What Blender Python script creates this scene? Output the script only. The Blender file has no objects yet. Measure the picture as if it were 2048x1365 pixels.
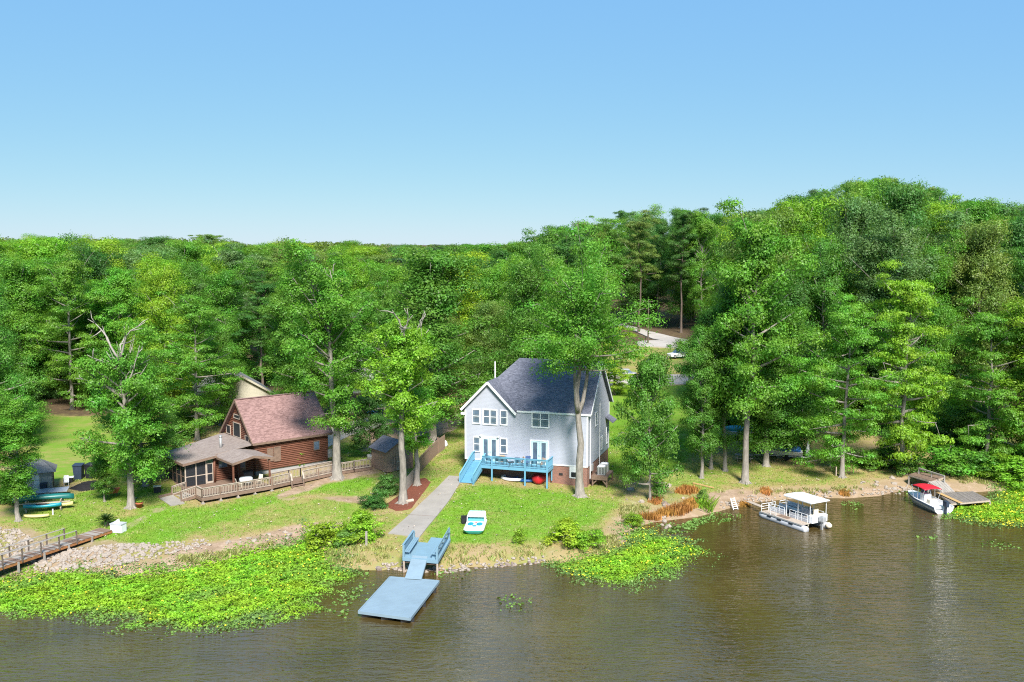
import bpy, bmesh, math, random
import numpy as np
from mathutils import Vector, Matrix

# ------------------------------------------------------------------ camera, sky, sun, exposure
SC = bpy.context.scene
COL = SC.collection
F, H, HY = 1950.0, 26.4, 487.0           # focal length in photo pixels, drone height over the lake, horizon row
TH = math.atan((682.5 - HY) / F)
CT, ST = math.cos(TH), math.sin(TH)
cam_d = bpy.data.cameras.new('camera')
cam_d.sensor_width = 36.0
cam_d.lens = F / 2048 * 36
cam_d.clip_start = 0.5
cam_d.clip_end = 9000
cam = bpy.data.objects.new('camera', cam_d)
cam.location = (0, 0, H)
cam.rotation_euler = (math.pi / 2 - TH, 0, 0)
COL.objects.link(cam)
SC.camera = cam

SUN_EL, SUN_AZ = math.radians(44), math.radians(168)   # azimuth clockwise from +Y: behind the camera, to its right
world = bpy.data.worlds.new('World')
SC.world = world
world.use_nodes = True
wn, wl = world.node_tree.nodes, world.node_tree.links
sky = wn.new('ShaderNodeTexSky')
sky.sky_type = 'NISHITA'
sky.sun_disc = False
sky.sun_elevation = SUN_EL
sky.sun_rotation = SUN_AZ
sky.altitude = 100
sky.air_density = 1.0
sky.dust_density = 0.0
sky.ozone_density = 2.0
bg = wn['Background']
# the drone camera's flattened response to the bright sky, a straight line per channel
_k = wn.new('ShaderNodeVectorMath'); _k.operation = 'MULTIPLY_ADD'; _k.inputs[1].default_value = (0.222, 0.212, 0.02); _k.inputs[2].default_value = (0.75, 2.0, 4.65)
wl.new(sky.outputs[0], _k.inputs[0]); wl.new(_k.outputs[0], bg.inputs[0])
bg.inputs[1].default_value = 0.106

sun_d = bpy.data.lights.new('sun', 'SUN')
sun_d.energy = 5.0
sun_d.angle = math.radians(14.0)
sun_d.color = (1.0, 0.95, 0.87)
sun = bpy.data.objects.new('sun', sun_d)
sd = Vector((math.sin(SUN_AZ) * math.cos(SUN_EL), math.cos(SUN_AZ) * math.cos(SUN_EL), math.sin(SUN_EL)))
sun.rotation_euler = sd.to_track_quat('Z', 'Y').to_euler()
sun.location = (0, 0, 80)
COL.objects.link(sun)

SC.view_settings.view_transform = 'Standard'
SC.view_settings.look = 'None'
SC.view_settings.exposure = 0.85
SC.view_settings.gamma = 1.0
SC.cycles.max_bounces = 8
SC.cycles.diffuse_bounces = 5
SC.cycles.glossy_bounces = 3
SC.cycles.transmission_bounces = 4
SC.cycles.transparent_max_bounces = 6
SC.cycles.caustics_reflective = False
SC.cycles.caustics_refractive = False
SC.cycles.sample_clamp_indirect = 6.0
SC.cycles.sample_clamp_direct = 10.0
SC.cycles.filter_width = 1.1
SC.cycles.use_denoising = False

rng = np.random.default_rng(7)
random.seed(7)

# ------------------------------------------------------------------ measuring helpers
def ray(px, py):
    x = (px - 1024) / F
    y = (682.5 - py) / F
    return np.array([x, CT + y * ST, -ST + y * CT])

def P(px, py, z=0.0):
    d = ray(px, py)
    return np.array([0, 0, H]) + d * ((z - H) / d[2])

def PY(px, py, Y):
    d = ray(px, py)
    return np.array([0, 0, H]) + d * (Y / d[1])

def proj(p):
    zc = p[1] * CT - (p[2] - H) * ST
    yc = p[1] * ST + (p[2] - H) * CT
    return 1024 + F * p[0] / zc, 682.5 - F * yc / zc

def smooth(a, b, x):
    t = np.clip((x - a) / (b - a), 0, 1)
    return t * t * (3 - 2 * t)

_pn = np.random.default_rng(3)
_pk = [(_pn.uniform(-1, 1, 2), _pn.uniform(0, 6.28)) for _ in range(24)]
def lump(x, y, s):
    v = 0
    for i, (k, ph) in enumerate(_pk):
        f = (0.5 + 1.6 * i / 24) / s * 6.28
        v = v + np.sin(f * (k[0] * x + k[1] * y) + ph)
    return v / 5.0

# the shoreline at lake level
_sp = [(-900, 1215), (-300, 1200), (0, 1172), (110, 1146), (185, 1150), (290, 1152), (390, 1138), (480, 1114), (560, 1096), (615, 1082),
       (646, 1104), (660, 1132), (724, 1140), (760, 1141), (800, 1134), (880, 1143), (930, 1135), (1000, 1132), (1080, 1124),
       (1110, 1128), (1190, 1114), (1246, 1092), (1262, 1062), (1300, 1046), (1345, 1040), (1395, 1034), (1440, 1022), (1500, 1006),
       (1560, 1000), (1625, 996), (1700, 997), (1760, 992), (1800, 982), (1840, 975), (1890, 982), (1940, 985), (2000, 982), (2080, 985),
       (2400, 1010), (3200, 1040)]
_sw = np.array([P(a, b, 0)[:2] for a, b in _sp])
_sw = _sw[np.argsort(_sw[:, 0])]
_sx = np.concatenate([[-3000], _sw[:, 0], [3000]])
_sy = np.concatenate([[_sw[0, 1] - 60], _sw[:, 1], [_sw[-1, 1] + 20]])
_dx = np.concatenate([np.linspace(-300, -60, 60), np.linspace(-60, 70, 420), np.linspace(70, 300, 60)])
_dy = np.interp(_dx, _sx, _sy)

def shore_d(x, y):
    x = np.atleast_1d(np.asarray(x, float)); y = np.atleast_1d(np.asarray(y, float))
    out = np.empty(x.shape)
    xf, yf, of = x.ravel(), y.ravel(), out.ravel()
    for i in range(0, len(xf), 4000):
        a, b = xf[i:i + 4000], yf[i:i + 4000]
        d = np.sqrt(((a[:, None] - _dx) ** 2 + (b[:, None] - _dy) ** 2).min(1))
        of[i:i + 4000] = np.where(b > np.interp(a, _sx, _sy), d, -d)
    return of.reshape(x.shape)

def hgt_v(x, y, d=None):
    x = np.asarray(x, float); y = np.asarray(y, float)
    if d is None:
        d = shore_d(x, y)
    z = np.interp(d, [-60, -30, -3, 0, 1.3, 3, 11, 24, 60, 120, 250, 600, 3000],
                  [-4, -3, -0.8, 0.0, 0.42, 0.66, 1.2, 2.1, 2.7, 3.8, 7.0, 10, 14])
    z = z + 4.5 * smooth(34, 75, x) * smooth(14, 70, d)
    z = z + 0.05 * lump(x, y, 9.0) * smooth(0.0, 4, d) + 0.9 * lump(x, y, 160.0) * smooth(90, 220, d)
    return z

def hgt(x, y):
    return float(np.ravel(hgt_v(np.array([x]), np.array([y])))[0])

def G(px, py):
    """where the sight line through a photo pixel meets the ground"""
    d = ray(px, py)
    t0 = 40.0
    t = np.concatenate([np.linspace(40, 260, 441), np.linspace(262, 1500, 300)])
    X, Y, Z = d[0] * t, d[1] * t, H + d[2] * t
    below = np.nonzero(Z < np.maximum(hgt_v(X, Y), 0))[0]
    i = below[0] if len(below) else len(t) - 1
    a, b = t[i - 1], t[i]
    for _ in range(14):
        m = (a + b) / 2
        if H + d[2] * m < max(hgt(d[0] * m, d[1] * m), 0): b = m
        else: a = m
    return np.array([d[0] * b, d[1] * b, H + d[2] * b])

# ------------------------------------------------------------------ mesh helpers
def tag(o, label=None, cat=None, group=None, kind=None):
    if label: o['label'] = label
    if cat: o['category'] = cat
    if group: o['group'] = group
    if kind: o['kind'] = kind
    return o

def empty(name, loc, rz=0.0):
    o = bpy.data.objects.new(name, None)
    o.empty_display_size = 0.3
    o.location = tuple(float(v) for v in loc)
    o.rotation_euler = (0, 0, rz)
    COL.objects.link(o)
    return o

def thing(name, label, cat, loc, rz=0.0, group=None):
    return tag(empty(name, loc, rz), label, cat, group)

def mesh_obj(name, me, mat=None, parent=None):
    o = bpy.data.objects.new(name, me)
    if mat is not None and not len(me.materials):
        me.materials.append(mat)
    COL.objects.link(o)
    if parent is not None:
        o.parent = parent
    return o

def put(me_src, name, parent, loc=(0, 0, 0), rot=(0, 0, 0), sc=(1, 1, 1)):
    o = bpy.data.objects.new(name, me_src)
    COL.objects.link(o)
    o.parent = parent
    o.location = loc; o.rotation_euler = rot; o.scale = sc
    return o

def dup(root, loc=None, rz=None):
    def rec(o, par):
        c = o.copy()
        COL.objects.link(c)
        c.parent = par
        for ch in o.children:
            rec(ch, c)
        return c
    c = rec(root, None)
    if loc is not None: c.location = tuple(float(v) for v in loc)
    if rz is not None: c.rotation_euler = (0, 0, rz)
    return c

def fast_mesh(name, V, faces):
    """V (n,3) and faces (m,k) numpy"""
    me = bpy.data.meshes.new(name)
    m, k = faces.shape
    me.vertices.add(len(V)); me.vertices.foreach_set('co', np.ascontiguousarray(V, dtype=np.float32).ravel())
    me.loops.add(m * k); me.loops.foreach_set('vertex_index', np.ascontiguousarray(faces, dtype=np.int32).ravel())
    me.polygons.add(m)
    me.polygons.foreach_set('loop_start', np.arange(0, m * k, k, dtype=np.int32))
    me.update(calc_edges=True)
    return me

class MB:
    def __init__(s):
        s.v = []; s.f = []
    def add(s, vs, fs):
        n = len(s.v)
        s.v += [tuple(float(c) for c in v) for v in vs]
        s.f += [tuple(i + n for i in f) for f in fs]
        return s
    def box(s, c, d, rz=0.0, taper=1.0):
        cx, cy, cz = c; x, y, z = d[0] / 2, d[1] / 2, d[2] / 2
        ca, sa = math.cos(rz), math.sin(rz)
        vs = []
        for k, t in ((-z, 1.0), (z, taper)):
            for i, j in ((-x, -y), (x, -y), (x, y), (-x, y)):
                i *= t; j *= t
                vs.append((cx + i * ca - j * sa, cy + i * sa + j * ca, cz + k))
        return s.add(vs, [(3, 2, 1, 0), (4, 5, 6, 7), (0, 1, 5, 4), (1, 2, 6, 5), (2, 3, 7, 6), (3, 0, 4, 7)])
    def bb(s, x0, x1, y0, y1, z0, z1):
        return s.box(((x0 + x1) / 2, (y0 + y1) / 2, (z0 + z1) / 2), (abs(x1 - x0), abs(y1 - y0), abs(z1 - z0)))
    def bar(s, p, q, w, h):
        p, q = Vector(p), Vector(q)
        d = (q - p).normalized()
        up = Vector((0, 0, 1)) if abs(d.z) < 0.95 else Vector((0, 1, 0))
        a = d.cross(up).normalized() * (w / 2)
        b = a.cross(d).normalized() * (h / 2)
        vs = [p - a - b, p + a - b, p + a + b, p - a + b, q - a - b, q + a - b, q + a + b, q - a + b]
        return s.add(vs, [(3, 2, 1, 0), (4, 5, 6, 7), (0, 1, 5, 4), (1, 2, 6, 5), (2, 3, 7, 6), (3, 0, 4, 7)])
    def tube(s, pts, rad, n=6, caps=True):
        pts = [Vector(p) for p in pts]
        if not isinstance(rad, (list, tuple, np.ndarray)): rad = [rad] * len(pts)
        rings = []
        prev = None
        for i, p in enumerate(pts):
            d = (pts[min(i + 1, len(pts) - 1)] - pts[max(i - 1, 0)])
            if d.length < 1e-6: d = Vector((0, 0, 1))
            d.normalize()
            if prev is None:
                u = d.orthogonal().normalized()
            else:
                u = (prev - d * prev.dot(d))
                u = u.normalized() if u.length > 1e-5 else d.orthogonal().normalized()
            prev = u
            w = d.cross(u)
            rings.append([p + (u * math.cos(6.28319 * k / n) + w * math.sin(6.28319 * k / n)) * float(rad[i]) for k in range(n)])
        base = len(s.v)
        vs = [v for r in rings for v in r]
        fs = []
        for i in range(len(rings) - 1):
            for k in range(n):
                fs.append((i * n + k, i * n + (k + 1) % n, (i + 1) * n + (k + 1) % n, (i + 1) * n + k))
        if caps:
            fs.append(tuple(range(n - 1, -1, -1)))
            fs.append(tuple((len(rings) - 1) * n + k for k in range(n)))
        return s.add(vs, fs)
    def prism(s, poly, vec):
        n = len(poly)
        poly = [Vector(p) for p in poly]; vec = Vector(vec)
        nrm = Vector((0, 0, 0))
        for i in range(n):
            nrm += poly[i].cross(poly[(i + 1) % n])
        if nrm.dot(vec) > 0: poly = poly[::-1]
        vs = poly + [p + vec for p in poly]
        fs = [tuple(range(n)), tuple(range(2 * n - 1, n - 1, -1))]
        for i in range(n):
            j = (i + 1) % n
            fs.append((j, i, i + n, j + n))
        return s.add(vs, fs)
    def loft(s, secs, cap=True):
        n = len(secs[0])
        vs = [v for r in secs for v in r]
        fs = []
        for i in range(len(secs) - 1):
            for k in range(n):
                fs.append((i * n + k, i * n + (k + 1) % n, (i + 1) * n + (k + 1) % n, (i + 1) * n + k))
        if cap:
            fs.append(tuple(range(n - 1, -1, -1)))
            fs.append(tuple((len(secs) - 1) * n + k for k in range(n)))
        return s.add(vs, fs)
    def mesh(s, name, mat=None, smooth_=False, bevel=0.0):
        me = bpy.data.meshes.new(name)
        me.from_pydata(s.v, [], s.f)
        bm = bmesh.new(); bm.from_mesh(me)
        bmesh.ops.recalc_face_normals(bm, faces=bm.faces)
        if bevel > 0:
            es = [e for e in bm.edges if len(e.link_faces) == 2 and e.calc_face_angle(0) > 0.6]
            bmesh.ops.bevel(bm, geom=es, offset=bevel, segments=2, affect='EDGES', profile=0.6, clamp_overlap=True)
        bm.to_mesh(me); bm.free()
        if smooth_:
            for p in me.polygons: p.use_smooth = True
        if mat: me.materials.append(mat)
        return me
    def build(s, name, mat, parent=None, smooth_=False, bevel=0.0):
        return mesh_obj(name, s.mesh(name, mat, smooth_, bevel), mat, parent)

def bx(name, mat, parent, x0, x1, y0, y1, z0, z1, bevel=0.0):
    return MB().bb(x0, x1, y0, y1, z0, z1).build(name, mat, parent, bevel=bevel)

# ------------------------------------------------------------------ materials
def nt(name):
    m = bpy.data.materials.new(name)
    m.use_nodes = True
    n, l = m.node_tree.nodes, m.node_tree.links
    return m, n, l, n['Principled BSDF']

def mat(name, col, rough=0.7, var=0.12, scale=3.0, bump=0.0, bscale=40.0, spec=0.3, metal=0.0, dirt=0.0, stretch=None):
    m, n, l, b = nt(name)
    tc = n.new('ShaderNodeTexCoord')
    mp = n.new('ShaderNodeMapping')
    l.new(tc.outputs['Object'], mp.inputs[0])
    if stretch: mp.inputs['Scale'].default_value = stretch
    nz = n.new('ShaderNodeTexNoise')
    nz.inputs['Scale'].default_value = scale; nz.inputs['Detail'].default_value = 6; nz.inputs['Roughness'].default_value = 0.65
    l.new(mp.outputs[0], nz.inputs['Vector'])
    cr = n.new('ShaderNodeValToRGB')
    c = np.array(col)
    cr.color_ramp.elements[0].position = 0.25; cr.color_ramp.elements[1].position = 0.75
    cr.color_ramp.elements[0].color = (*np.clip(c * (1 - var), 0, 1), 1)
    cr.color_ramp.elements[1].color = (*np.clip(c * (1 + var), 0, 1), 1)
    l.new(nz.outputs[0], cr.inputs[0])
    out = cr.outputs[0]
    if dirt > 0:
        n2 = n.new('ShaderNodeTexNoise'); n2.inputs['Scale'].default_value = scale * 0.45; n2.inputs['Detail'].default_value = 8
        n2.inputs['Roughness'].default_value = 0.75
        l.new(mp.outputs[0], n2.inputs['Vector'])
        r2 = n.new('ShaderNodeValToRGB'); r2.color_ramp.elements[0].position = 0.48; r2.color_ramp.elements[1].position = 0.72
        l.new(n2.outputs[0], r2.inputs[0])
        mx = n.new('ShaderNodeMix'); mx.data_type = 'RGBA'
        sc_ = n.new('ShaderNodeMath'); sc_.operation = 'MULTIPLY'; sc_.inputs[1].default_value = dirt
        l.new(r2.outputs[0], sc_.inputs[0]); l.new(sc_.outputs[0], mx.inputs[0])
        l.new(out, mx.inputs[6]); mx.inputs[7].default_value = (*(c * 0.35 + np.array([0.04, 0.035, 0.02])), 1)
        out = mx.outputs[2]
    l.new(out, b.inputs['Base Color'])
    b.inputs['Roughness'].default_value = rough
    b.inputs['Specular IOR Level'].default_value = spec
    b.inputs['Metallic'].default_value = metal
    if bump > 0:
        n3 = n.new('ShaderNodeTexNoise'); n3.inputs['Scale'].default_value = bscale; n3.inputs['Detail'].default_value = 4
        l.new(mp.outputs[0], n3.inputs['Vector'])
        bp = n.new('ShaderNodeBump'); bp.inputs['Strength'].default_value = bump; bp.inputs['Distance'].default_value = 0.05
        l.new(n3.outputs[0], bp.inputs['Height']); l.new(bp.outputs[0], b.inputs['Normal'])
    return m

def siding_mat(name, col, pitch):
    m, n, l, b = nt(name)
    tc = n.new('ShaderNodeTexCoord')
    sp = n.new('ShaderNodeSeparateXYZ'); l.new(tc.outputs['Object'], sp.inputs[0])
    dv = n.new('ShaderNodeMath'); dv.operation = 'DIVIDE'; dv.inputs[1].default_value = pitch; l.new(sp.outputs[2], dv.inputs[0])
    fr = n.new('ShaderNodeMath'); fr.operation = 'FRACT'; l.new(dv.outputs[0], fr.inputs[0])
    bp = n.new('ShaderNodeBump'); bp.inputs['Strength'].default_value = 0.35; bp.inputs['Distance'].default_value = 0.02; bp.invert = True
    l.new(fr.outputs[0], bp.inputs['Height']); l.new(bp.outputs[0], b.inputs['Normal'])
    nz = n.new('ShaderNodeTexNoise'); nz.inputs['Scale'].default_value = 0.9; nz.inputs['Detail'].default_value = 7
    l.new(tc.outputs['Object'], nz.inputs['Vector'])
    cr = n.new('ShaderNodeValToRGB'); c = np.array(col)
    cr.color_ramp.elements[0].position = 0.3; cr.color_ramp.elements[1].position = 0.7
    cr.color_ramp.elements[0].color = (*(c * 0.94), 1); cr.color_ramp.elements[1].color = (*np.clip(c * 1.04, 0, 1), 1)
    l.new(nz.outputs[0], cr.inputs[0])
    l.new(cr.outputs[0], b.inputs['Base Color'])
    b.inputs['Roughness'].default_value = 0.6; b.inputs['Specular IOR Level'].default_value = 0.25
    return m

def shingle_mat(name, c1, c2, rough=0.9):
    m, n, l, b = nt(name)
    tc = n.new('ShaderNodeTexCoord')
    mp = n.new('ShaderNodeMapping'); mp.inputs['Scale'].default_value = (4.2, 9, 9); l.new(tc.outputs['Object'], mp.inputs[0])
    vo = n.new('ShaderNodeTexVoronoi'); vo.inputs['Scale'].default_value = 1.0; l.new(mp.outputs[0], vo.inputs['Vector'])
    sp = n.new('ShaderNodeSeparateColor'); l.new(vo.outputs['Color'], sp.inputs[0])
    nz = n.new('ShaderNodeTexNoise'); nz.inputs['Scale'].default_value = 0.6; nz.inputs['Detail'].default_value = 6; l.new(tc.outputs['Object'], nz.inputs['Vector'])
    ad = n.new('ShaderNodeMath'); ad.operation = 'MULTIPLY_ADD'; ad.inputs[1].default_value = 0.75; l.new(sp.outputs[0], ad.inputs[0])
    sb = n.new('ShaderNodeMath'); sb.operation = 'MULTIPLY_ADD'; sb.inputs[1].default_value = 0.4; sb.inputs[2].default_value = -0.08
    l.new(nz.outputs[0], sb.inputs[0]); l.new(sb.outputs[0], ad.inputs[2])
    mx = n.new('ShaderNodeMix'); mx.data_type = 'RGBA'; mx.clamp_factor = True
    mx.inputs[6].default_value = (*c1, 1); mx.inputs[7].default_value = (*c2, 1); l.new(ad.outputs[0], mx.inputs[0])
    l.new(mx.outputs[2], b.inputs['Base Color'])
    bp = n.new('ShaderNodeBump'); bp.inputs['Strength'].default_value = 0.5; bp.inputs['Distance'].default_value = 0.03
    l.new(vo.outputs['Distance'], bp.inputs['Height']); l.new(bp.outputs[0], b.inputs['Normal'])
    b.inputs['Roughness'].default_value = rough; b.inputs['Specular IOR Level'].default_value = 0.2
    return m

def brick_mat(name):
    m, n, l, b = nt(name)
    tc = n.new('ShaderNodeTexCoord')
    sp = n.new('ShaderNodeSeparateXYZ'); l.new(tc.outputs['Object'], sp.inputs[0])
    ad = n.new('ShaderNodeMath'); l.new(sp.outputs[0], ad.inputs[0]); l.new(sp.outputs[1], ad.inputs[1])
    cb = n.new('ShaderNodeCombineXYZ'); l.new(ad.outputs[0], cb.inputs[0]); l.new(sp.outputs[2], cb.inputs[1])
    br = n.new('ShaderNodeTexBrick'); br.inputs['Scale'].default_value = 1.0
    br.inputs['Brick Width'].default_value = 0.21; br.inputs['Row Height'].default_value = 0.075; br.inputs['Mortar Size'].default_value = 0.006
    br.inputs['Color1'].default_value = (0.27, 0.10, 0.065, 1); br.inputs['Color2'].default_value = (0.17, 0.065, 0.045, 1); br.inputs['Mortar'].default_value = (0.36, 0.32, 0.28, 1)
    l.new(cb.outputs[0], br.inputs['Vector']); l.new(br.outputs[0], b.inputs['Base Color'])
    b.inputs['Roughness'].default_value = 0.85
    return m

def leaf_mat(name, trans=0.48, use_obj=True, col=(0.06, 0.14, 0.03), spread=0.30, patch=None):
    m, n, l, b = nt(name)
    geo = n.new('ShaderNodeNewGeometry')
    if use_obj:
        oi = n.new('ShaderNodeObjectInfo'); base = oi.outputs['Color']
    else:
        rg = n.new('ShaderNodeRGB'); rg.outputs[0].default_value = (*col, 1); base = rg.outputs[0]
    hs = n.new('ShaderNodeHueSaturation')
    mr = n.new('ShaderNodeMapRange'); mr.inputs['To Min'].default_value = 1 - spread; mr.inputs['To Max'].default_value = 1 + spread
    l.new(geo.outputs['Random Per Island'], mr.inputs[0]); l.new(mr.outputs[0], hs.inputs['Value'])
    tc = n.new('ShaderNodeTexCoord')
    nz = n.new('ShaderNodeTexNoise'); nz.inputs['Scale'].default_value = 0.35; nz.inputs['Detail'].default_value = 3
    l.new(tc.outputs['Object'], nz.inputs['Vector'])
    m2 = n.new('ShaderNodeMapRange'); m2.inputs['From Min'].default_value = 0.3; m2.inputs['From Max'].default_value = 0.7
    m2.inputs['To Min'].default_value = 0.475; m2.inputs['To Max'].default_value = 0.515
    l.new(nz.outputs[0], m2.inputs[0]); l.new(m2.outputs[0], hs.inputs['Hue'])
    n4 = n.new('ShaderNodeTexNoise'); n4.inputs['Scale'].default_value = 0.8; n4.inputs['Detail'].default_value = 2
    l.new(tc.outputs['Object'], n4.inputs['Vector'])
    m4 = n.new('ShaderNodeMapRange'); m4.inputs['From Min'].default_value = 0.3; m4.inputs['From Max'].default_value = 0.7
    m4.inputs['To Min'].default_value = 0.72; m4.inputs['To Max'].default_value = 1.28
    l.new(n4.outputs[0], m4.inputs[0])
    vm = n.new('ShaderNodeMath'); vm.operation = 'MULTIPLY'; l.new(mr.outputs[0], vm.inputs[0]); l.new(m4.outputs[0], vm.inputs[1]); l.new(vm.outputs[0], hs.inputs['Value'])
    l.new(base, hs.inputs['Color'])
    out = hs.outputs[0]
    if patch is not None:
        at = n.new('ShaderNodeAttribute'); at.attribute_name = 'tone'
        mx = n.new('ShaderNodeMix'); mx.data_type = 'RGBA'; l.new(at.outputs['Fac'], mx.inputs[0])
        l.new(out, mx.inputs[6]); mx.inputs[7].default_value = (*patch, 1)
        out = mx.outputs[2]
    df = n.new('ShaderNodeBsdfDiffuse'); tr = n.new('ShaderNodeBsdfTranslucent'); gl = n.new('ShaderNodeBsdfGlossy')
    gl.inputs['Roughness'].default_value = 0.45; gl.inputs['Color'].default_value = (1, 1, 1, 1)
    l.new(out, df.inputs[0])
    br = n.new('ShaderNodeMix'); br.data_type = 'RGBA'; br.blend_type = 'MULTIPLY'; br.inputs[0].default_value = 1.0
    l.new(out, br.inputs[6]); br.inputs[7].default_value = (1.25, 1.2, 0.5, 1); l.new(br.outputs[2], tr.inputs[0])
    ms = n.new('ShaderNodeMixShader'); ms.inputs[0].default_value = trans
    l.new(df.outputs[0], ms.inputs[1]); l.new(tr.outputs[0], ms.inputs[2])
    fr = n.new('ShaderNodeMixShader'); fr.inputs[0].default_value = 0.014
    l.new(ms.outputs[0], fr.inputs[1]); l.new(gl.outputs[0], fr.inputs[2])
    l.new(fr.outputs[0], n['Material Output'].inputs[0])
    n.remove(b)
    return m

def glass_mat(name, tint=(0.08, 0.12, 0.17), rough=0.06):
    m, n, l, b = nt(name)
    tc = n.new('ShaderNodeTexCoord')
    nz = n.new('ShaderNodeTexNoise'); nz.inputs['Scale'].default_value = 1.7; nz.inputs['Detail'].default_value = 3
    l.new(tc.outputs['Object'], nz.inputs['Vector'])
    cr = n.new('ShaderNodeValToRGB'); cr.color_ramp.elements[0].color = (*(np.array(tint) * 0.5), 1); cr.color_ramp.elements[1].color = (*(np.array(tint) * 1.8), 1)
    l.new(nz.outputs[0], cr.inputs[0]); l.new(cr.outputs[0], b.inputs['Base Color'])
    b.inputs['Roughness'].default_value = rough; b.inputs['Specular IOR Level'].default_value = 0.8
    return m

M = {}
M['siding'] = siding_mat('pale_lavender_grey_siding', (0.405, 0.425, 0.495), 0.14)
M['white'] = mat('white_trim_paint', (0.78, 0.79, 0.80), 0.5, 0.04)
M['mint'] = mat('pale_mint_door_paint', (0.55, 0.74, 0.76), 0.5, 0.04)
M['roof'] = shingle_mat('charcoal_shingles', (0.085, 0.090, 0.115), (0.190, 0.196, 0.240))
M['brown_roof'] = shingle_mat('red_brown_shingles', (0.155, 0.090, 0.083), (0.33, 0.205, 0.19))
M['grey_roof'] = shingle_mat('weathered_tan_grey_shingles', (0.195, 0.155, 0.137), (0.315, 0.265, 0.238))
M['far_roof'] = shingle_mat('grey_roof_shingles', (0.13, 0.13, 0.13), (0.25, 0.25, 0.24))
M['glass'] = glass_mat('window_glass')
M['brick'] = brick_mat('red_brick')
M['deckblue'] = mat('sky_blue_deck_paint', (0.135, 0.335, 0.475), 0.6, 0.10, 2.0, 0.15, 30, dirt=0.15)
M['benchblue'] = mat('blue_bench_paint', (0.185, 0.305, 0.385), 0.6, 0.09, 0.8, 0.1, 40, dirt=0.15)
M['olddock'] = mat('dark_weathered_dock_boards', (0.20, 0.175, 0.155), 0.85, 0.35, 3.0, 0.25, 30)
M['dockblue'] = mat('pale_blue_dock_paint', (0.213, 0.292, 0.345), 0.6, 0.09, 0.8, 0.1, 40, dirt=0.12)
M['log'] = mat('red_brown_log_stain', (0.155, 0.064, 0.040), 0.6, 0.35, 2.2, 0.2, 30, stretch=(1, 1, 3.5))
M['cedar'] = mat('weathered_brown_deck_wood', (0.20, 0.135, 0.10), 0.8, 0.30, 3.0, 0.2, 30)
M['greywood'] = mat('grey_weathered_wood', (0.30, 0.27, 0.24), 0.85, 0.3, 3.0, 0.25, 30)
M['palewood'] = mat('pale_weathered_rail_wood', (0.40, 0.33, 0.27), 0.85, 0.22, 3.0, 0.2, 30)
M['rawwood'] = mat('fresh_yellow_timber', (0.46, 0.30, 0.13), 0.8, 0.2, 3.0)
M['redwood'] = mat('orange_brown_stringer_wood', (0.30, 0.13, 0.05), 0.8, 0.3, 3.0)
M['shedwood'] = mat('dark_brown_shed_boards', (0.30, 0.21, 0.16), 0.85, 0.3, 2.0, 0.2, 30, stretch=(4, 4, 0.6))
M['screenfill'] = mat('dark_insect_screen', (0.022, 0.024, 0.03), 0.55, 0.5, 1.2)
def screen_mat():
    m, n, l, b = nt('insect_screen_mesh')
    tr = n.new('ShaderNodeBsdfTransparent'); mx = n.new('ShaderNodeMixShader'); mx.inputs[0].default_value = 0.72
    b.inputs['Base Color'].default_value = (0.022, 0.024, 0.03, 1); b.inputs['Roughness'].default_value = 0.6
    l.new(tr.outputs[0], mx.inputs[1]); l.new(b.outputs[0], mx.inputs[2]); l.new(mx.outputs[0], n['Material Output'].inputs[0])
    return m
M['screen'] = screen_mat()
M['concrete'] = mat('pale_concrete', (0.305, 0.278, 0.248), 0.9, 0.12, 0.7, 0.15, 30, dirt=0.25)
M['gravel'] = mat('pale_gravel_road', (0.40, 0.365, 0.33), 0.95, 0.15, 0.4, 0.2, 20)
M['mulch'] = mat('red_brown_mulch', (0.16, 0.052, 0.03), 0.95, 0.45, 6.0, 0.8, 25)
M['bark'] = mat('pale_grey_bark', (0.25, 0.225, 0.195), 0.9, 0.5, 5.0, 0.8, 9, stretch=(1, 1, 0.25), dirt=0.5)
M['deadwood'] = mat('bleached_dead_branch', (0.33, 0.30, 0.26), 0.85, 0.25, 3.0)
M['barkdark'] = mat('brown_bark', (0.13, 0.10, 0.08), 0.95, 0.4, 3.0, 0.6, 9, stretch=(1, 1, 0.3))
M['rock'] = mat('pale_riprap_stone', (0.32, 0.27, 0.225), 0.9, 0.28, 1.6, 0.4, 12)
M['rockdark'] = mat('brown_bank_stone', (0.23, 0.18, 0.15), 0.9, 0.3, 1.6, 0.4, 12)
M['alu'] = mat('brushed_aluminium', (0.55, 0.56, 0.58), 0.4, 0.1, 2.0, metal=0.5, spec=0.5)
M['boatwhite'] = mat('white_gelcoat', (0.74, 0.75, 0.76), 0.3, 0.05, 1.5, spec=0.5, dirt=0.2)
M['boatgrey'] = mat('grey_hull_paint', (0.45, 0.46, 0.49), 0.45, 0.12, 1.5, dirt=0.3)
M['red'] = mat('red_canvas', (0.48, 0.014, 0.03), 0.75, 0.12, 3.0, 0.2, 20)
M['redplastic'] = mat('red_plastic', (0.52, 0.02, 0.03), 0.35, 0.08, spec=0.5)
M['blueplastic'] = mat('blue_plastic', (0.03, 0.14, 0.42), 0.4, 0.15, spec=0.5)
M['teal'] = mat('teal_plastic', (0.01, 0.27, 0.36), 0.4, 0.15, spec=0.5)
M['turq'] = mat('turquoise_gelcoat', (0.10, 0.50, 0.55), 0.4, 0.1, spec=0.5)
M['lightturq'] = mat('pale_turquoise_gelcoat', (0.45, 0.70, 0.74), 0.4, 0.06, spec=0.5)
M['canoegreen'] = mat('dark_green_canoe_hull', (0.01, 0.13, 0.12), 0.4, 0.15, spec=0.5)
M['yellow'] = mat('pale_yellow_plastic', (0.62, 0.54, 0.22), 0.5, 0.1)
M['black'] = mat('black_plastic', (0.02, 0.022, 0.026), 0.5, 0.3)
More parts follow.
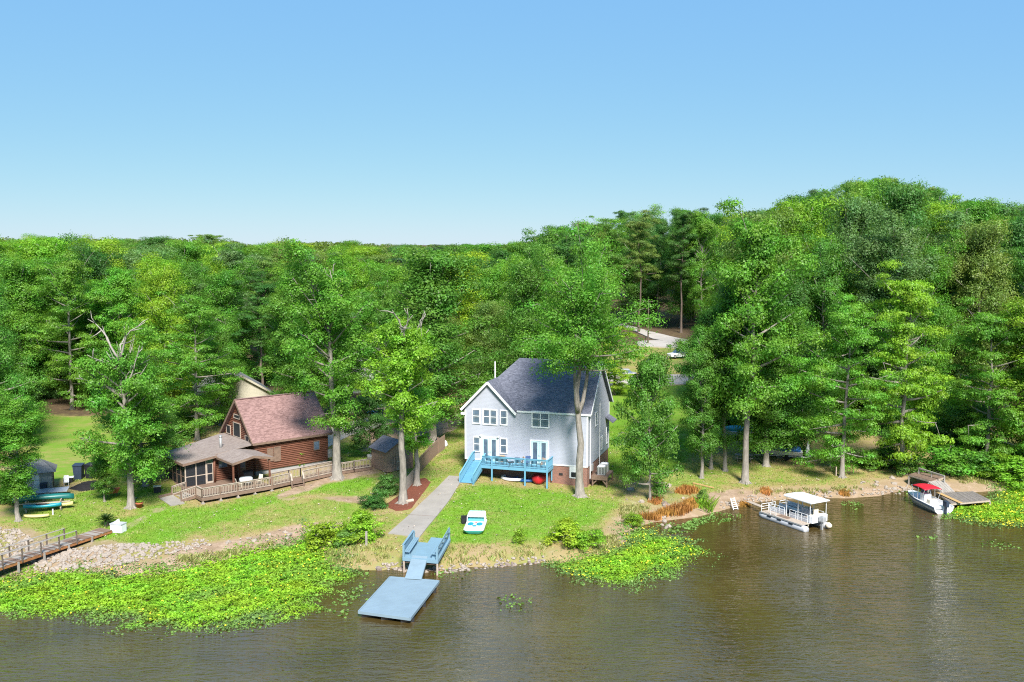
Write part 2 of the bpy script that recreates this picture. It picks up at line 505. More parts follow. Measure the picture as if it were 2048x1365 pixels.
M['navy'] = mat('dark_navy_plastic', (0.03, 0.045, 0.075), 0.5, 0.2)
M['tan'] = mat('tan_cushion', (0.42, 0.31, 0.22), 0.9, 0.15, 4.0)
M['navyfabric'] = mat('navy_pattern_fabric', (0.05, 0.09, 0.20), 0.9, 0.6, 9.0)
M['darkmetal'] = mat('dark_metal', (0.03, 0.03, 0.033), 0.5, 0.2)
M['galv'] = mat('galvanised_metal', (0.45, 0.46, 0.47), 0.45, 0.1, metal=0.4)
M['tyre'] = mat('black_rubber', (0.015, 0.015, 0.016), 0.8, 0.2)
M['silver'] = mat('silver_car_paint', (0.50, 0.51, 0.53), 0.3, 0.05, metal=0.3, spec=0.6)
M['carwhite'] = mat('white_car_paint', (0.75, 0.76, 0.78), 0.25, 0.03, spec=0.6)
M['carblue'] = mat('blue_car_paint', (0.02, 0.13, 0.38), 0.25, 0.1, spec=0.6)
M['terracotta'] = mat('terracotta', (0.35, 0.11, 0.05), 0.8, 0.2)
M['tanwall'] = siding_mat('tan_siding', (0.46, 0.43, 0.34), 0.2)
M['whitewall'] = siding_mat('white_siding', (0.46, 0.46, 0.44), 0.2)
M['block'] = mat('grey_block_wall', (0.33, 0.33, 0.34), 0.9, 0.15, 2.0)
M['metalroof'] = mat('pale_blue_metal_roof', (0.42, 0.55, 0.64), 0.4, 0.08, metal=0.2)
M['ash'] = mat('charred_black_soil', (0.02, 0.018, 0.018), 0.95, 0.6, 3.0, 0.6, 15)
M['cloth'] = mat('pale_blue_tablecloth', (0.55, 0.64, 0.72), 0.9, 0.12, 3.0)
M['cream'] = mat('cream_plastic', (0.64, 0.58, 0.46), 0.6, 0.1)
M['orangegrass'] = leaf_mat('orange_reed', 0.25, False, (0.42, 0.22, 0.06), 0.4)
M['leaf'] = leaf_mat('tree_leaves')
M['water_leaf'] = leaf_mat('water_primrose_leaves', 0.25, False, (0.215, 0.425, 0.028), 0.3, patch=(0.15, 0.26, 0.07))
M['flower'] = leaf_mat('yellow_blossom', 0.2, False, (0.68, 0.62, 0.04), 0.3)
M['grass'] = leaf_mat('grass_blades', 0.3, False, (0.17, 0.32, 0.028), 0.22, patch=(0.42, 0.36, 0.17))

def ground_mat():
    m, n, l, b = nt('ground_of_lawn_soil_and_leaf_litter')
    tc = n.new('ShaderNodeTexCoord')
    def noise(s, d=6, r=0.65):
        z = n.new('ShaderNodeTexNoise'); z.inputs['Scale'].default_value = s; z.inputs['Detail'].default_value = d; z.inputs['Roughness'].default_value = r
        l.new(tc.outputs['Object'], z.inputs['Vector']); return z.outputs[0]
    def attr(a):
        z = n.new('ShaderNodeAttribute'); z.attribute_name = a; return z.outputs['Fac']
    def math_(op, a, b_, c=None):
        z = n.new('ShaderNodeMath'); z.operation = op
        for i, v in enumerate((a, b_) + ((c,) if c is not None else ())):
            if isinstance(v, (int, float)): z.inputs[i].default_value = v
            else: l.new(v, z.inputs[i])
        return z.outputs[0]
    def ramp(v, stops):
        z = n.new('ShaderNodeValToRGB'); e = z.color_ramp.elements
        while len(e) < len(stops): e.new(0.5)
        for i, (p, c) in enumerate(stops):
            e[i].position = p; e[i].color = (*c, 1)
        l.new(v, z.inputs[0]); return z.outputs[0]
    def mix(f, a, c):
        z = n.new('ShaderNodeMix'); z.data_type = 'RGBA'; z.clamp_factor = True
        l.new(f, z.inputs[0]); l.new(a, z.inputs[6]); l.new(c, z.inputs[7]); return z.outputs[2]
    big, mid, fine = noise(0.22, 5), noise(1.1, 6), noise(9.0, 4, 0.7)
    v = math_('ADD', attr('lush'), math_('MULTIPLY_ADD', big, 1.3, -0.65))
    v = math_('ADD', v, math_('MULTIPLY_ADD', mid, 1.1, -0.55))
    v = math_('ADD', v, math_('MULTIPLY_ADD', fine, 0.5, -0.25))
    grass = ramp(v, [(0.0, (0.34, 0.25, 0.14)), (0.3, (0.30, 0.24, 0.10)), (0.55, (0.225, 0.25, 0.06)), (0.78, (0.16, 0.25, 0.035)), (1.0, (0.135, 0.27, 0.022))])
    sand = ramp(math_('ADD', math_('MULTIPLY', mid, 0.6), math_('MULTIPLY', fine, 0.4)), [(0.3, (0.14, 0.095, 0.06)), (0.5, (0.31, 0.22, 0.15)), (0.7, (0.47, 0.355, 0.255))])
    lit = ramp(math_('ADD', math_('MULTIPLY', mid, 0.5), math_('MULTIPLY', fine, 0.5)), [(0.3, (0.045, 0.030, 0.018)), (0.5, (0.095, 0.064, 0.040)), (0.7, (0.17, 0.125, 0.08))])
    fb = math_('MULTIPLY_ADD', math_('ADD', attr('bare'), math_('ADD', math_('MULTIPLY_ADD', mid, 0.9, -0.45), math_('MULTIPLY_ADD', fine, 0.5, -0.25))), 3.0, -1.1)
    fl = math_('MULTIPLY_ADD', math_('ADD', attr('litter'), math_('MULTIPLY_ADD', mid, 0.8, -0.4)), 3.0, -1.0)
    c = mix(fl, grass, lit)
    c = mix(fb, c, sand)
    l.new(c, b.inputs['Base Color'])
    b.inputs['Roughness'].default_value = 0.95; b.inputs['Specular IOR Level'].default_value = 0.1
    bp = n.new('ShaderNodeBump'); bp.inputs['Strength'].default_value = 0.6; bp.inputs['Distance'].default_value = 0.12
    l.new(math_('ADD', math_('MULTIPLY', fine, 0.5), mid), bp.inputs['Height']); l.new(bp.outputs[0], b.inputs['Normal'])
    return m
M['ground'] = ground_mat()

def water_mat():
    m, n, l, b = nt('brown_lake_water')
    tc = n.new('ShaderNodeTexCoord')
    def noise(sc, s, d=3, r=0.55, dist=0.0):
        mp = n.new('ShaderNodeMapping'); mp.inputs['Scale'].default_value = sc; l.new(tc.outputs['Object'], mp.inputs[0])
        z = n.new('ShaderNodeTexNoise'); z.inputs['Scale'].default_value = s; z.inputs['Detail'].default_value = d; z.inputs['Roughness'].default_value = r
        z.inputs['Distortion'].default_value = dist
        l.new(mp.outputs[0], z.inputs['Vector']); return z.outputs[0]
    w1 = noise((0.45, 1.5, 1), 1.7, 3, 0.6, 0.7)
    w2 = noise((0.6, 1.5, 1), 4.5, 2, 0.5, 0.3)
    gust = noise((1, 1, 1), 0.045, 3, 0.5)
    mr = n.new('ShaderNodeMapRange'); mr.inputs['From Min'].default_value = 0.38; mr.inputs['From Max'].default_value = 0.62
    mr.inputs['To Min'].default_value = 0.22; mr.inputs['To Max'].default_value = 0.68; l.new(gust, mr.inputs[0])
    ad = n.new('ShaderNodeMath'); ad.operation = 'MULTIPLY_ADD'; ad.inputs[1].default_value = 0.22; l.new(w2, ad.inputs[0]); l.new(w1, ad.inputs[2])
    bp = n.new('ShaderNodeBump'); bp.inputs['Distance'].default_value = 0.25
    l.new(mr.outputs[0], bp.inputs['Strength']); l.new(ad.outputs[0], bp.inputs['Height']); l.new(bp.outputs[0], b.inputs['Normal'])
    silt = noise((1, 1, 1), 0.12, 5, 0.6)
    cr = n.new('ShaderNodeValToRGB'); cr.color_ramp.elements[0].position = 0.3; cr.color_ramp.elements[1].position = 0.7
    cr.color_ramp.elements[0].color = (0.052, 0.034, 0.011, 1); cr.color_ramp.elements[1].color = (0.092, 0.066, 0.020, 1)
    l.new(silt, cr.inputs[0]); l.new(cr.outputs[0], b.inputs['Base Color'])
    b.inputs['Roughness'].default_value = 0.05; b.inputs['Specular Tint'].default_value = (1.0, 0.84, 0.62, 1); b.inputs['IOR'].default_value = 3.0; b.inputs['Specular IOR Level'].default_value = 0.5
    return m
M['water'] = water_mat()

# ------------------------------------------------------------------ ground and lake
def in_poly(x, y, poly):
    ins = np.zeros(x.shape, bool)
    n = len(poly)
    dmin = np.full(x.shape, 1e9)
    for i in range(n):
        x1, y1 = poly[i]; x2, y2 = poly[(i + 1) % n]
        c = ((y1 > y) != (y2 > y)) & (x < (x2 - x1) * (y - y1) / (y2 - y1 + 1e-12) + x1)
        ins ^= c
        ex, ey = x2 - x1, y2 - y1
        t = np.clip(((x - x1) * ex + (y - y1) * ey) / (ex * ex + ey * ey + 1e-9), 0, 1)
        dmin = np.minimum(dmin, np.hypot(x - x1 - t * ex, y - y1 - t * ey))
    return np.where(ins, dmin, -dmin)

def gpoly(pts):
    return [tuple(G(a, b)[:2]) for a, b in pts]

LAWNS = [  # outline on the ground, lushness
    ([(195, 1050), (330, 1008), (420, 1018), (560, 985), (700, 955), (765, 960), (745, 992), (640, 985), (560, 1000), (420, 1068), (270, 1097), (205, 1095)], 0.98),
    ([(20, 1045), (110, 995), (240, 965), (330, 968), (330, 1002), (230, 1042), (130, 1088), (15, 1062)], 0.74),
    ([(560, 1000), (640, 988), (745, 996), (775, 1030), (812, 1062), (770, 1068), (700, 1035), (540, 1062), (400, 1088), (420, 1066)], 0.56),
    ([(905, 985), (1000, 972), (1120, 985), (1250, 1000), (1230, 1050), (1100, 1085), (1000, 1092), (850, 1088)], 0.9),
    ([(1205, 772), (1300, 768), (1420, 770), (1420, 880), (1340, 960), (1320, 970), (1230, 985), (1190, 950)], 0.92),
    ([(1180, 955), (1330, 950), (1400, 930), (1540, 925), (1680, 955), (1740, 985), (1560, 985), (1440, 1000), (1300, 1010), (1200, 1005)], 0.5),
    ([(40, 915), (40, 835), (310, 830), (330, 900), (250, 960), (90, 960)], 0.72),
    ([(1180, 690), (1460, 685), (1460, 775), (1180, 775)], 0.5),
    ([(690, 850), (950, 810), (940, 940), (900, 965), (840, 985), (740, 930), (660, 930)], 0.52),
    ([(690, 890), (760, 880), (760, 915), (690, 925)], 0.8),
    ([(1960, 960), (2200, 950), (2200, 985), (1960, 985)], 0.7),
]
BARE = [
    ([(545, 992), (600, 968), (640, 950), (755, 930), (775, 945), (720, 955), (640, 975), (560, 1000)], 0.75),
    ([(20, 1052), (70, 1048), (150, 1085), (230, 1075), (330, 1095), (200, 1130), (60, 1140), (0, 1120)], 0.6),
    ([(1390, 985), (1470, 975), (1560, 990), (1700, 985), (1830, 965), (1830, 990), (1560, 1000), (1470, 1010), (1400, 1020)], 0.75),
    ([(330, 1095), (480, 1075), (640, 1040), (700, 1045), (640, 1075), (480, 1100), (330, 1125)], 0.8),
    ([(700, 870), (850, 845), (930, 830), (930, 850), (860, 885), (720, 905)], 0.75),
    ([(225, 1055), (330, 1008), (345, 1016), (240, 1068)], 0.55),
    ([(560, 1000), (620, 988), (735, 993), (745, 1010), (720, 1012), (610, 996), (570, 1006)], 0.75),
    ([(330, 1000), (420, 1012), (540, 985), (560, 972), (430, 995)], 0.3),
    ([(1240, 965), (1330, 960), (1400, 985), (1400, 1030), (1300, 1040), (1230, 1010)], 0.45),
    ([(855, 990), (930, 985), (960, 1010), (880, 1040)], 0.25),
    ([(1100, 985), (1250, 990), (1250, 1030), (1150, 1030)], 0.2),
]
LAWNS_W = [(gpoly(p), v) for p, v in LAWNS]
BARE_W = [(gpoly(p), v) for p, v in BARE]

def zones(x, y, d):
    lush = np.full(x.shape, 0.30); bare = np.zeros(x.shape)
    lit = np.where(x > 26, smooth(20, 27, d), smooth(40, 56, d)) * 0.66
    wob = 0.5 * lump(x, y, 5.0)
    for p, v in LAWNS_W:
        k = smooth(-1.8, 1.8, in_poly(x, y, p) + 1.6 * wob)
        lush = lush * (1 - k) + v * k; lit = lit * (1 - k)
    for p, v in BARE_W:
        k = smooth(-0.7, 0.9, in_poly(x, y, p) + wob * 0.6)
        bare = np.maximum(bare, v * k)
    k = 1 - smooth(1.5, 4.5, d)
    hb = smooth(-17, -13, x) * (1 - smooth(7, 11, x))
    bare = np.maximum(bare, (0.62 - 0.27 * hb) * k)
    lush = lush * (1 - k) + (0.12 + 0.2 * hb) * k
    return lush, bare, lit

def axis(lo, a, b, hi, step, grow):
    c = list(np.arange(a, b + 1e-6, step))
    s, v = step, a
    left = []
    while v > lo: s *= grow; v -= s; left.append(v)
    s, v = step, b
    right = []
    while v < hi: s *= grow; v += s; right.append(v)
    return np.array(left[::-1] + c + right)

gx = axis(-4000, -58, 62, 4000, 0.5, 1.13)
gy = axis(20, 60, 122, 6000, 0.5, 1.09)
GX, GY = np.meshgrid(gx, gy)
D_ = shore_d(GX, GY)
GZ = hgt_v(GX, GY, D_)
nx, ny = len(gx), len(gy)
idx = np.arange(nx * ny).reshape(ny, nx)
quads = np.stack([idx[:-1, :-1], idx[:-1, 1:], idx[1:, 1:], idx[1:, :-1]], -1).reshape(-1, 4)
gm = fast_mesh('ground', np.stack([GX, GY, GZ], -1).reshape(-1, 3), quads)
for p_, arr in zip(('lush', 'bare', 'litter'), zones(GX, GY, D_)):
    a = gm.attributes.new(p_, 'FLOAT', 'POINT')
    a.data.foreach_set('value', arr.astype(np.float32).ravel())
for p in gm.polygons: p.use_smooth = True
tag(mesh_obj('ground', gm, M['ground']), 'grassy yards, sandy bank and leaf-strewn woodland floor', None, None, 'structure')

wm = MB().add([(-1500, -1500, 0), (1500, -1500, 0), (1500, 125, 0), (-1500, 125, 0)], [(0, 1, 2, 3)])
tag(wm.build('lake_water', M['water']), 'brown rippled lake water in front of the houses', None, None, 'structure')

def strip(name, left, right, lift, thick, m, label, kind='structure', n=14):
    """a slab following the ground between two edges given as world xy polylines"""
    left, right = np.array(left), np.array(right)
    t = np.linspace(0, 1, n)
    def res(pl):
        s = np.concatenate([[0], np.cumsum(np.hypot(*np.diff(pl, axis=0).T))]); s /= s[-1]
        return np.stack([np.interp(t, s, pl[:, 0]), np.interp(t, s, pl[:, 1])], -1)
    L, R_ = res(left), res(right)
    secs = []
    for a, b in zip(L, R_):
        za, zb = hgt(*a) + lift, hgt(*b) + lift
        secs.append([(a[0], a[1], za), (b[0], b[1], zb), (b[0], b[1], zb - thick), (a[0], a[1], za - thick)])
    return tag(MB().loft(secs).build(name, m), label, None, None, kind)

cp = strip('concrete_path', [G(898, 953)[:2], G(842, 1008)[:2], G(776, 1069)[:2]], [G(928, 955)[:2], G(893, 1010)[:2], G(839, 1076)[:2]], 0.09, 0.4, M['concrete'],
      'pale concrete ramp running from the blue stairs down to the lake')
# expansion joint across the slab
j0, j1 = G(811, 1031), G(874, 1035)
MB().bar((j0[0], j0[1], j0[2] + 0.095), (j1[0], j1[1], j1[2] + 0.095), 0.06, 0.012).build('expansion_joint', M['rockdark'], cp)

def blob_sheet(name, pts, lift, m, label, n=40, wob=0.25):
    """a low mound that follows the ground inside an outline"""
    w = np.array(gpoly(pts))
    c = w.mean(0)
    s = np.concatenate([[0], np.cumsum(np.hypot(*np.diff(np.vstack([w, w[:1]]), axis=0).T))]); s /= s[-1]
    t = np.linspace(0, 1, n, endpoint=False)
    ring = np.stack([np.interp(t, s, np.append(w[:, 0], w[0, 0])), np.interp(t, s, np.append(w[:, 1], w[0, 1]))], -1)
    r = np.random.default_rng(len(label))
    vs, fs = [], []
    for k, (f, h) in enumerate(((1.0, -0.05), (0.93, 0.6), (0.7, 0.95), (0.4, 1.0), (0.12, 1.0))):
        for q in ring:
            p = c + (q - c) * f * (1 + r.uniform(-wob, wob) * 0.12)
            vs.append((p[0], p[1], hgt(*p) + lift * h * r.uniform(0.85, 1.15)))
    for k in range(4):
        for i in range(n):
            j = (i + 1) % n
            fs.append((k * n + i, k * n + j, (k + 1) * n + j, (k + 1) * n + i))
    fs.append(tuple(range(4 * n, 5 * n)))
    return tag(MB().add(vs, fs).build(name, m, None, True), label, None, None, 'structure')

blob_sheet('mulch_bed', [(768, 1012), (790, 1023), (822, 1020), (832, 1005), (862, 965), (850, 955), (835, 958), (800, 990)], 0.12, M['mulch'], 'red-brown mulch bed round two tree trunks beside the concrete path')
strip('road', [G(1500, 706)[:2], G(1370, 693)[:2], G(1300, 678)[:2], G(1255, 658)[:2], G(1215, 648)[:2]], [G(1500, 690)[:2], G(1375, 682)[:2], G(1310, 667)[:2], G(1262, 654)[:2], G(1225, 645)[:2]], 0.25, 0.6, M['gravel'], 'pale gravel road curving away into the wood', n=24)
strip('driveway', [G(1180, 772)[:2], G(1250, 774)[:2], G(1320, 772)[:2], G(1420, 770)[:2]], [G(1180, 757)[:2], G(1250, 754)[:2], G(1320, 752)[:2], G(1420, 750)[:2]], 0.22, 0.6, M['gravel'], 'pale gravel driveway behind the grey house', n=16)
strip('road_verge_turnout', [G(1275, 694)[:2], G(1330, 696)[:2], G(1400, 698)[:2]], [G(1275, 684)[:2], G(1330, 682)[:2], G(1400, 688)[:2]], 0.2, 0.6, M['gravel'], 'pale turnout where the driveway meets the road', n=12)
strip('neighbour_driveway', [G(640, 905)[:2], G(700, 872)[:2], G(790, 846)[:2], G(860, 838)[:2]], [G(600, 880)[:2], G(680, 850)[:2], G(780, 826)[:2], G(860, 822)[:2]], 0.1, 0.5, M['gravel'], 'pale driveway between the log cabin and the parked blue car', n=16)

# ------------------------------------------------------------------ trees
def leaves(centers, normals, size, r, aspect=0.62):
    """folded leaf-spray quads -> verts (n*4,3), faces (n,4)"""
    n = len(centers)
    nr = normals / (np.linalg.norm(normals, axis=1, keepdims=True) + 1e-9)
    t = r.normal(size=(n, 3)); t -= nr * (t * nr).sum(1, keepdims=True); t /= np.linalg.norm(t, axis=1, keepdims=True) + 1e-9
    b = np.cross(nr, t)
    s = (size * r.uniform(0.6, 1.35, n))[:, None]
    V = np.empty((n, 4, 3))
    V[:, 0] = centers - t * s * 0.5
    V[:, 1] = centers + b * s * 0.5 * aspect + nr * s * 0.12
    V[:, 2] = centers + t * s * 0.55 - nr * s * 0.1
    V[:, 3] = centers - b * s * 0.5 * aspect + nr * s * 0.12
    return V.reshape(-1, 3), np.arange(n * 4).reshape(n, 4)

def prof(kind, t):
    if kind == 'oval': return 0.35 + 0.65 * math.sin(math.pi * min(1, 0.12 + 0.80 * t)) if t < 0.95 else 0.35
    if kind == 'round': return math.sqrt(max(0.05, 1 - (1.6 * (t - 0.5)) ** 2))
    if kind == 'umbrella': return 0.30 + 0.70 * smooth(0.1, 0.65, t) * (1 - 0.5 * smooth(0.8, 1, t))
    if kind == 'column': return 0.65 + 0.35 * math.sin(math.pi * t) - 0.45 * smooth(0.75, 1, t)
    if kind == 'cone': return 1.0 - 0.85 * t
    if kind == 'pine': return 0.45 + 0.55 * math.sin(math.pi * (0.15 + 0.7 * t))
    return 1.0

def tree_proto(name, seed, Ht, R, base, kind, n_limb, n_leaf, clump=1.0, leaf=0.34, trunk_r=0.32, dead=0, gap=0.0, elev=(5, 60), flat=0.55, lean=0.0, bark='bark', fork=False, aspect=0.62, nside=9, topf=0.93, asym=1.0):
    r = np.random.default_rng(seed)
    mb = MB(); mdead = MB()
    npt = 12
    tz = np.linspace(0, (topf + 0.01) * Ht, npt)
    wx = np.cumsum(r.normal(0, 0.16, npt)) * Ht / 22; wy = np.cumsum(r.normal(0, 0.16, npt)) * Ht / 22
    wx -= wx[0]; wy -= wy[0]
    wx[:3] *= 0.3; wy[:3] *= 0.3
    wx = wx + lean * tz
    tr = trunk_r * (1 - 0.9 * (tz / Ht)) ** 0.9
    pts = [(0, 0, -0.5), (0, 0, 0.0), (wx[0], wy[0], 0.25)] + [(wx[i], wy[i], tz[i]) for i in range(1, npt)]
    mb.tube(pts, [trunk_r * 2.0, trunk_r * 1.75, trunk_r * 1.25] + list(tr[1:]), nside)
    # root flare
    for k in range(5):
        a = k * 1.257 + r.uniform(-0.3, 0.3)
        mb.tube([(0, 0, 0.45), (math.cos(a) * trunk_r * 1.5, math.sin(a) * trunk_r * 1.5, 0.08), (math.cos(a) * trunk_r * 2.8, math.sin(a) * trunk_r * 2.8, -0.2)], [trunk_r * 0.5, trunk_r * 0.38, 0.05], 5)
    def tp(z):
        return np.array([np.interp(z, tz, wx), np.interp(z, tz, wy), z]), np.interp(z, tz, tr)
    cl = []
    asy = (asym * r.uniform(0.1, 0.28), r.uniform(0, 6.28), asym * r.uniform(0.08, 0.22), r.uniform(0, 6.28))
    holes = [(np.array([r.uniform(-R, R), r.uniform(-R, R), r.uniform(base, 0.9) * Ht]), r.uniform(0.25, 0.45) * R) for _ in range(int(gap * 10))]
    for i in range(n_limb):
        t = (i + r.uniform(0.1, 0.9)) / n_limb
        z = Ht * (base + (topf - base) * t)
        p0, rr = tp(z)
        az = i * 2.399 + r.uniform(-0.5, 0.5)
        L = R * prof(kind, t) * r.uniform(0.6, 1.18) * (1 + asy[0] * math.sin(az + asy[1]) + asy[2] * math.sin(2 * az + asy[3] + 4 * t))
        if t > 0.72: L *= r.uniform(0.7, 1.55)
        el = math.radians(elev[0] + (elev[1] - elev[0]) * t ** 1.2 + r.uniform(-10, 12))
        d = np.array([math.cos(az) * math.cos(el), math.sin(az) * math.cos(el), math.sin(el)])
        side = np.array([-math.sin(az), math.cos(az), 0])
        bend = r.uniform(-0.25, 0.25); up = r.uniform(-0.05, 0.22)
        q = [p0 + d * L * s + side * bend * L * s * s + np.array([0, 0, up * L * s * s]) for s in (0, 0.25, 0.5, 0.75, 1.0)]
        lr = min(rr * 0.75, 0.05 + 0.022 * L)
        mb.tube(q, [lr, lr * 0.8, lr * 0.6, lr * 0.4, 0.02], 5)
        nc = max(2, int(L * 0.95))
        for j in range(nc):
            s = r.uniform(0.35, 1.0) if j else 0.97
            c0 = p0 + d * L * s + side * bend * L * s * s + np.array([0, 0, up * L * s * s])
            off = r.normal(0, 1, 3) * np.array([1, 1, 0.7]); off /= np.linalg.norm(off)
            c1 = c0 + off * r.uniform(0.15, 0.42) * min(L, 4.5) * (0.5 + 0.5 * s)
            if any(np.linalg.norm(c1 - hc) < hr for hc, hr in holes): continue
            cl.append((c1, clump * r.uniform(0.65, 1.35)))
            if r.random() < 0.6:
                mb.tube([c0, (c0 + c1) / 2 + np.array([0, 0, 0.1]), c1], [0.04, 0.03, 0.012], 3)
    for k in range(max(3, n_limb // 5)):
        p0, _ = tp(Ht * r.uniform(topf - 0.09, topf + 0.02))
        cl.append((p0 + r.normal(0, 1, 3) * np.array([0.14 * R, 0.14 * R, 0.04 * Ht]), clump * r.uniform(0.8, 1.3)))
    for k in range(dead):
        z = Ht * r.uniform(topf - 0.2, topf); p0, rr = tp(z)
        az = k * 2.2 + r.uniform(-0.4, 0.4)
        p = p0.copy(); d = np.array([math.cos(az) * 0.6, math.sin(az) * 0.6, 1.0]); line = [p.copy()]
        for s in range(6):
            d = d + r.normal(0, 0.25, 3); d[2] = max(d[2], 0.25); d /= np.linalg.norm(d)
            p = p + d * Ht * 0.046; line.append(p.copy())
            if s in (1, 2, 3, 4):
                dd = d + r.normal(0, 0.55, 3); dd /= np.linalg.norm(dd); e2 = p + dd * Ht * 0.035
                e3 = e2 + (dd + r.normal(0, 0.4, 3)) * Ht * 0.025
                mdead.tube([p, e2, e3], [0.075, 0.05, 0.015], 4)
        mdead.tube(line, list(np.linspace(0.15, 0.025, len(line))), 5)
    if fork:
        p0, rr = tp(Ht * 0.40)
        for sx, sy, top in ((1.0, 0.15, 0.72), (-0.55, -0.2, 0.76)):
            q = [p0, p0 + np.array([sx * 1.1, sy, 0.06 * Ht]), p0 + np.array([sx * 2.0, sy * 2, 0.16 * Ht]), np.array([p0[0] + sx * 2.6, p0[1] + sy * 3, top * Ht])]
            mb.tube(q, [rr * 0.9, rr * 0.75, rr * 0.6, 0.08], 8)
    C = np.array([c for c, _ in cl]); CR = np.array([k for _, k in cl])
    w = CR ** 2; w = w / w.sum()
    ids = r.choice(len(cl), n_leaf, p=w)
    dirs = r.normal(size=(n_leaf, 3)); dirs /= np.linalg.norm(dirs, axis=1, keepdims=True)
    dirs[:, 2] = np.where((dirs[:, 2] < -0.25) & (r.random(n_leaf) < 0.65), -dirs[:, 2] * 0.8, dirs[:, 2])
    rad = CR[ids] * r.uniform(0, 1, n_leaf) ** 0.30 * (1 + 0.22 * np.sin(dirs[:, 0] * 7 + ids) * np.cos(dirs[:, 1] * 6 + ids * 2) + 0.12 * r.normal(size=n_leaf))
    ctr = C[ids] + dirs * rad[:, None] * np.array([1, 1, flat])
    axisxy = ctr.copy(); axisxy[:, 2] = 0
    outw = axisxy / (np.linalg.norm(axisxy, axis=1, keepdims=True) + 1e-6)
    nrm = dirs * 0.9 + np.array([0, 0, 0.35]) + outw * 0.2 + r.normal(0, 0.42, (n_leaf, 3))
    V, Fc = leaves(ctr, nrm, leaf, r, aspect)
    crown = fast_mesh(name + '_crown', V, Fc); crown.materials.append(M['leaf'])
    trunk = mb.mesh(name + '_trunk', M[bark], True)
    deadm = mdead.mesh(name + '_dead', M['deadwood'], True) if dead else None
    xy = np.hypot(V[:, 0], V[:, 1])
    return dict(trunk=trunk, crown=crown, dead=deadm, H=float(np.percentile(V[:, 2], 99.7)), R=float(np.percentile(xy, 96)))

PR = {}
PR['oak0'] = tree_proto('oak0', 11, 22, 5.2, 0.10, 'round', 44, 52500, 1.5, 0.236, flat=0.8)
PR['oak1'] = tree_proto('oak1', 12, 22, 5.0, 0.12, 'oval', 46, 52500, 1.4, 0.236, elev=(0, 65), flat=0.8)
PR['oak2'] = tree_proto('oak2', 13, 23, 5.0, 0.22, 'umbrella', 42, 49000, 1.45, 0.236, gap=0.3, flat=0.75)
PR['oak3'] = tree_proto('oak3', 14, 22, 5.4, 0.06, 'round', 50, 56000, 1.6, 0.236, elev=(-8, 55), flat=0.8)
PR['gum0'] = tree_proto('gum0', 21, 24, 4.2, 0.16, 'column', 52, 45500, 1.15, 0.228, gap=0.3, flat=0.8)
PR['gum1'] = tree_proto('gum1', 22, 24, 4.2, 0.27, 'oval', 46, 49000, 1.25, 0.228, trunk_r=0.34, gap=0.3, flat=0.8)
PR['layer0'] = tree_proto('layer0', 31, 22, 5.6, 0.10, 'oval', 36, 42000, 1.35, 0.236, elev=(-12, 45), flat=0.42, gap=0.3)
PR['layer1'] = tree_proto('layer1', 32, 20, 5.2, 0.07, 'oval', 36, 40250, 1.3, 0.236, elev=(-15, 40), flat=0.40, gap=0.3)
PR['sparse0'] = tree_proto('sparse0', 41, 21, 5.0, 0.16, 'oval', 34, 31500, 1.2, 0.236, trunk_r=0.40, dead=9, gap=0.5, flat=0.7, topf=0.76)
PR['sparse1'] = tree_proto('sparse1', 42, 24, 5.4, 0.26, 'umbrella', 38, 40250, 1.3, 0.236, trunk_r=0.48, dead=2, gap=0.45, flat=0.7)
PR['sparse2'] = tree_proto('sparse2', 43, 19, 3.6, 0.40, 'oval', 26, 22750, 1.0, 0.228, trunk_r=0.40, dead=6, gap=0.45, flat=0.75, topf=0.82)
PR['spread'] = tree_proto('spread', 51, 26, 7.6, 0.61, 'round', 46, 44000, 1.6, 0.236, trunk_r=0.52, elev=(-5, 60), gap=0.6, flat=0.7, fork=True)
PR['holly'] = tree_proto('holly', 61, 11, 3.2, 0.10, 'oval', 44, 35000, 0.85, 0.182, trunk_r=0.15, elev=(0, 55), flat=0.85, asym=0.25)
PR['small'] = tree_proto('small', 62, 6, 2.0, 0.22, 'round', 24, 14000, 0.7, 0.167, trunk_r=0.15, flat=0.8)
PR['pine0'] = tree_proto('pine0', 71, 26, 3.4, 0.42, 'pine', 36, 29750, 0.9, 0.304, trunk_r=0.24, elev=(-5, 40), flat=0.6, bark='barkdark', aspect=0.32)
PR['pine1'] = tree_proto('pine1', 72, 27, 3.6, 0.48, 'pine', 32, 28000, 0.95, 0.304, trunk_r=0.24, elev=(-10, 45), flat=0.55, bark='barkdark', aspect=0.32, gap=0.3)
PR['under'] = tree_proto('under', 81, 7, 3.4, 0.02, 'round', 30, 21000, 1.2, 0.228, trunk_r=0.10, elev=(-5, 50), flat=0.8)

PR['stub'] = tree_proto('stub', 63, 9, 2.3, 0.42, 'round', 24, 13000, 0.75, 0.19, trunk_r=0.34, flat=0.8)
TINT = dict(dark=(0.082, 0.220, 0.045), mid=(0.118, 0.295, 0.043), green=(0.148, 0.360, 0.042), bright=(0.220, 0.435, 0.038), lime=(0.285, 0.465, 0.038),
            olive=(0.175, 0.300, 0.065), grey=(0.140, 0.290, 0.090), pine=(0.100, 0.180, 0.080))

def tree(proto, xyz, height, radius, tint, label, name='broadleaf_tree', group=None, rz=None, cat='tree', vary=0.12):
    p = PR[proto]
    t = thing(name, label, cat, xyz, random.uniform(0, 6.28) if rz is None else rz, group)
    t.scale = (radius / p['R'], radius / p['R'], height / p['H'])
    put(p['trunk'], 'trunk', t)
    c = put(p['crown'], 'crown', t)
    k = np.array(TINT[tint]) * (1 + random.uniform(-vary, vary)) * np.array([1 + random.uniform(-vary, vary), 1, 1])
    c.color = (*k, 1)
    if p['dead']: put(p['dead'], 'dead_branches', t)
    return t

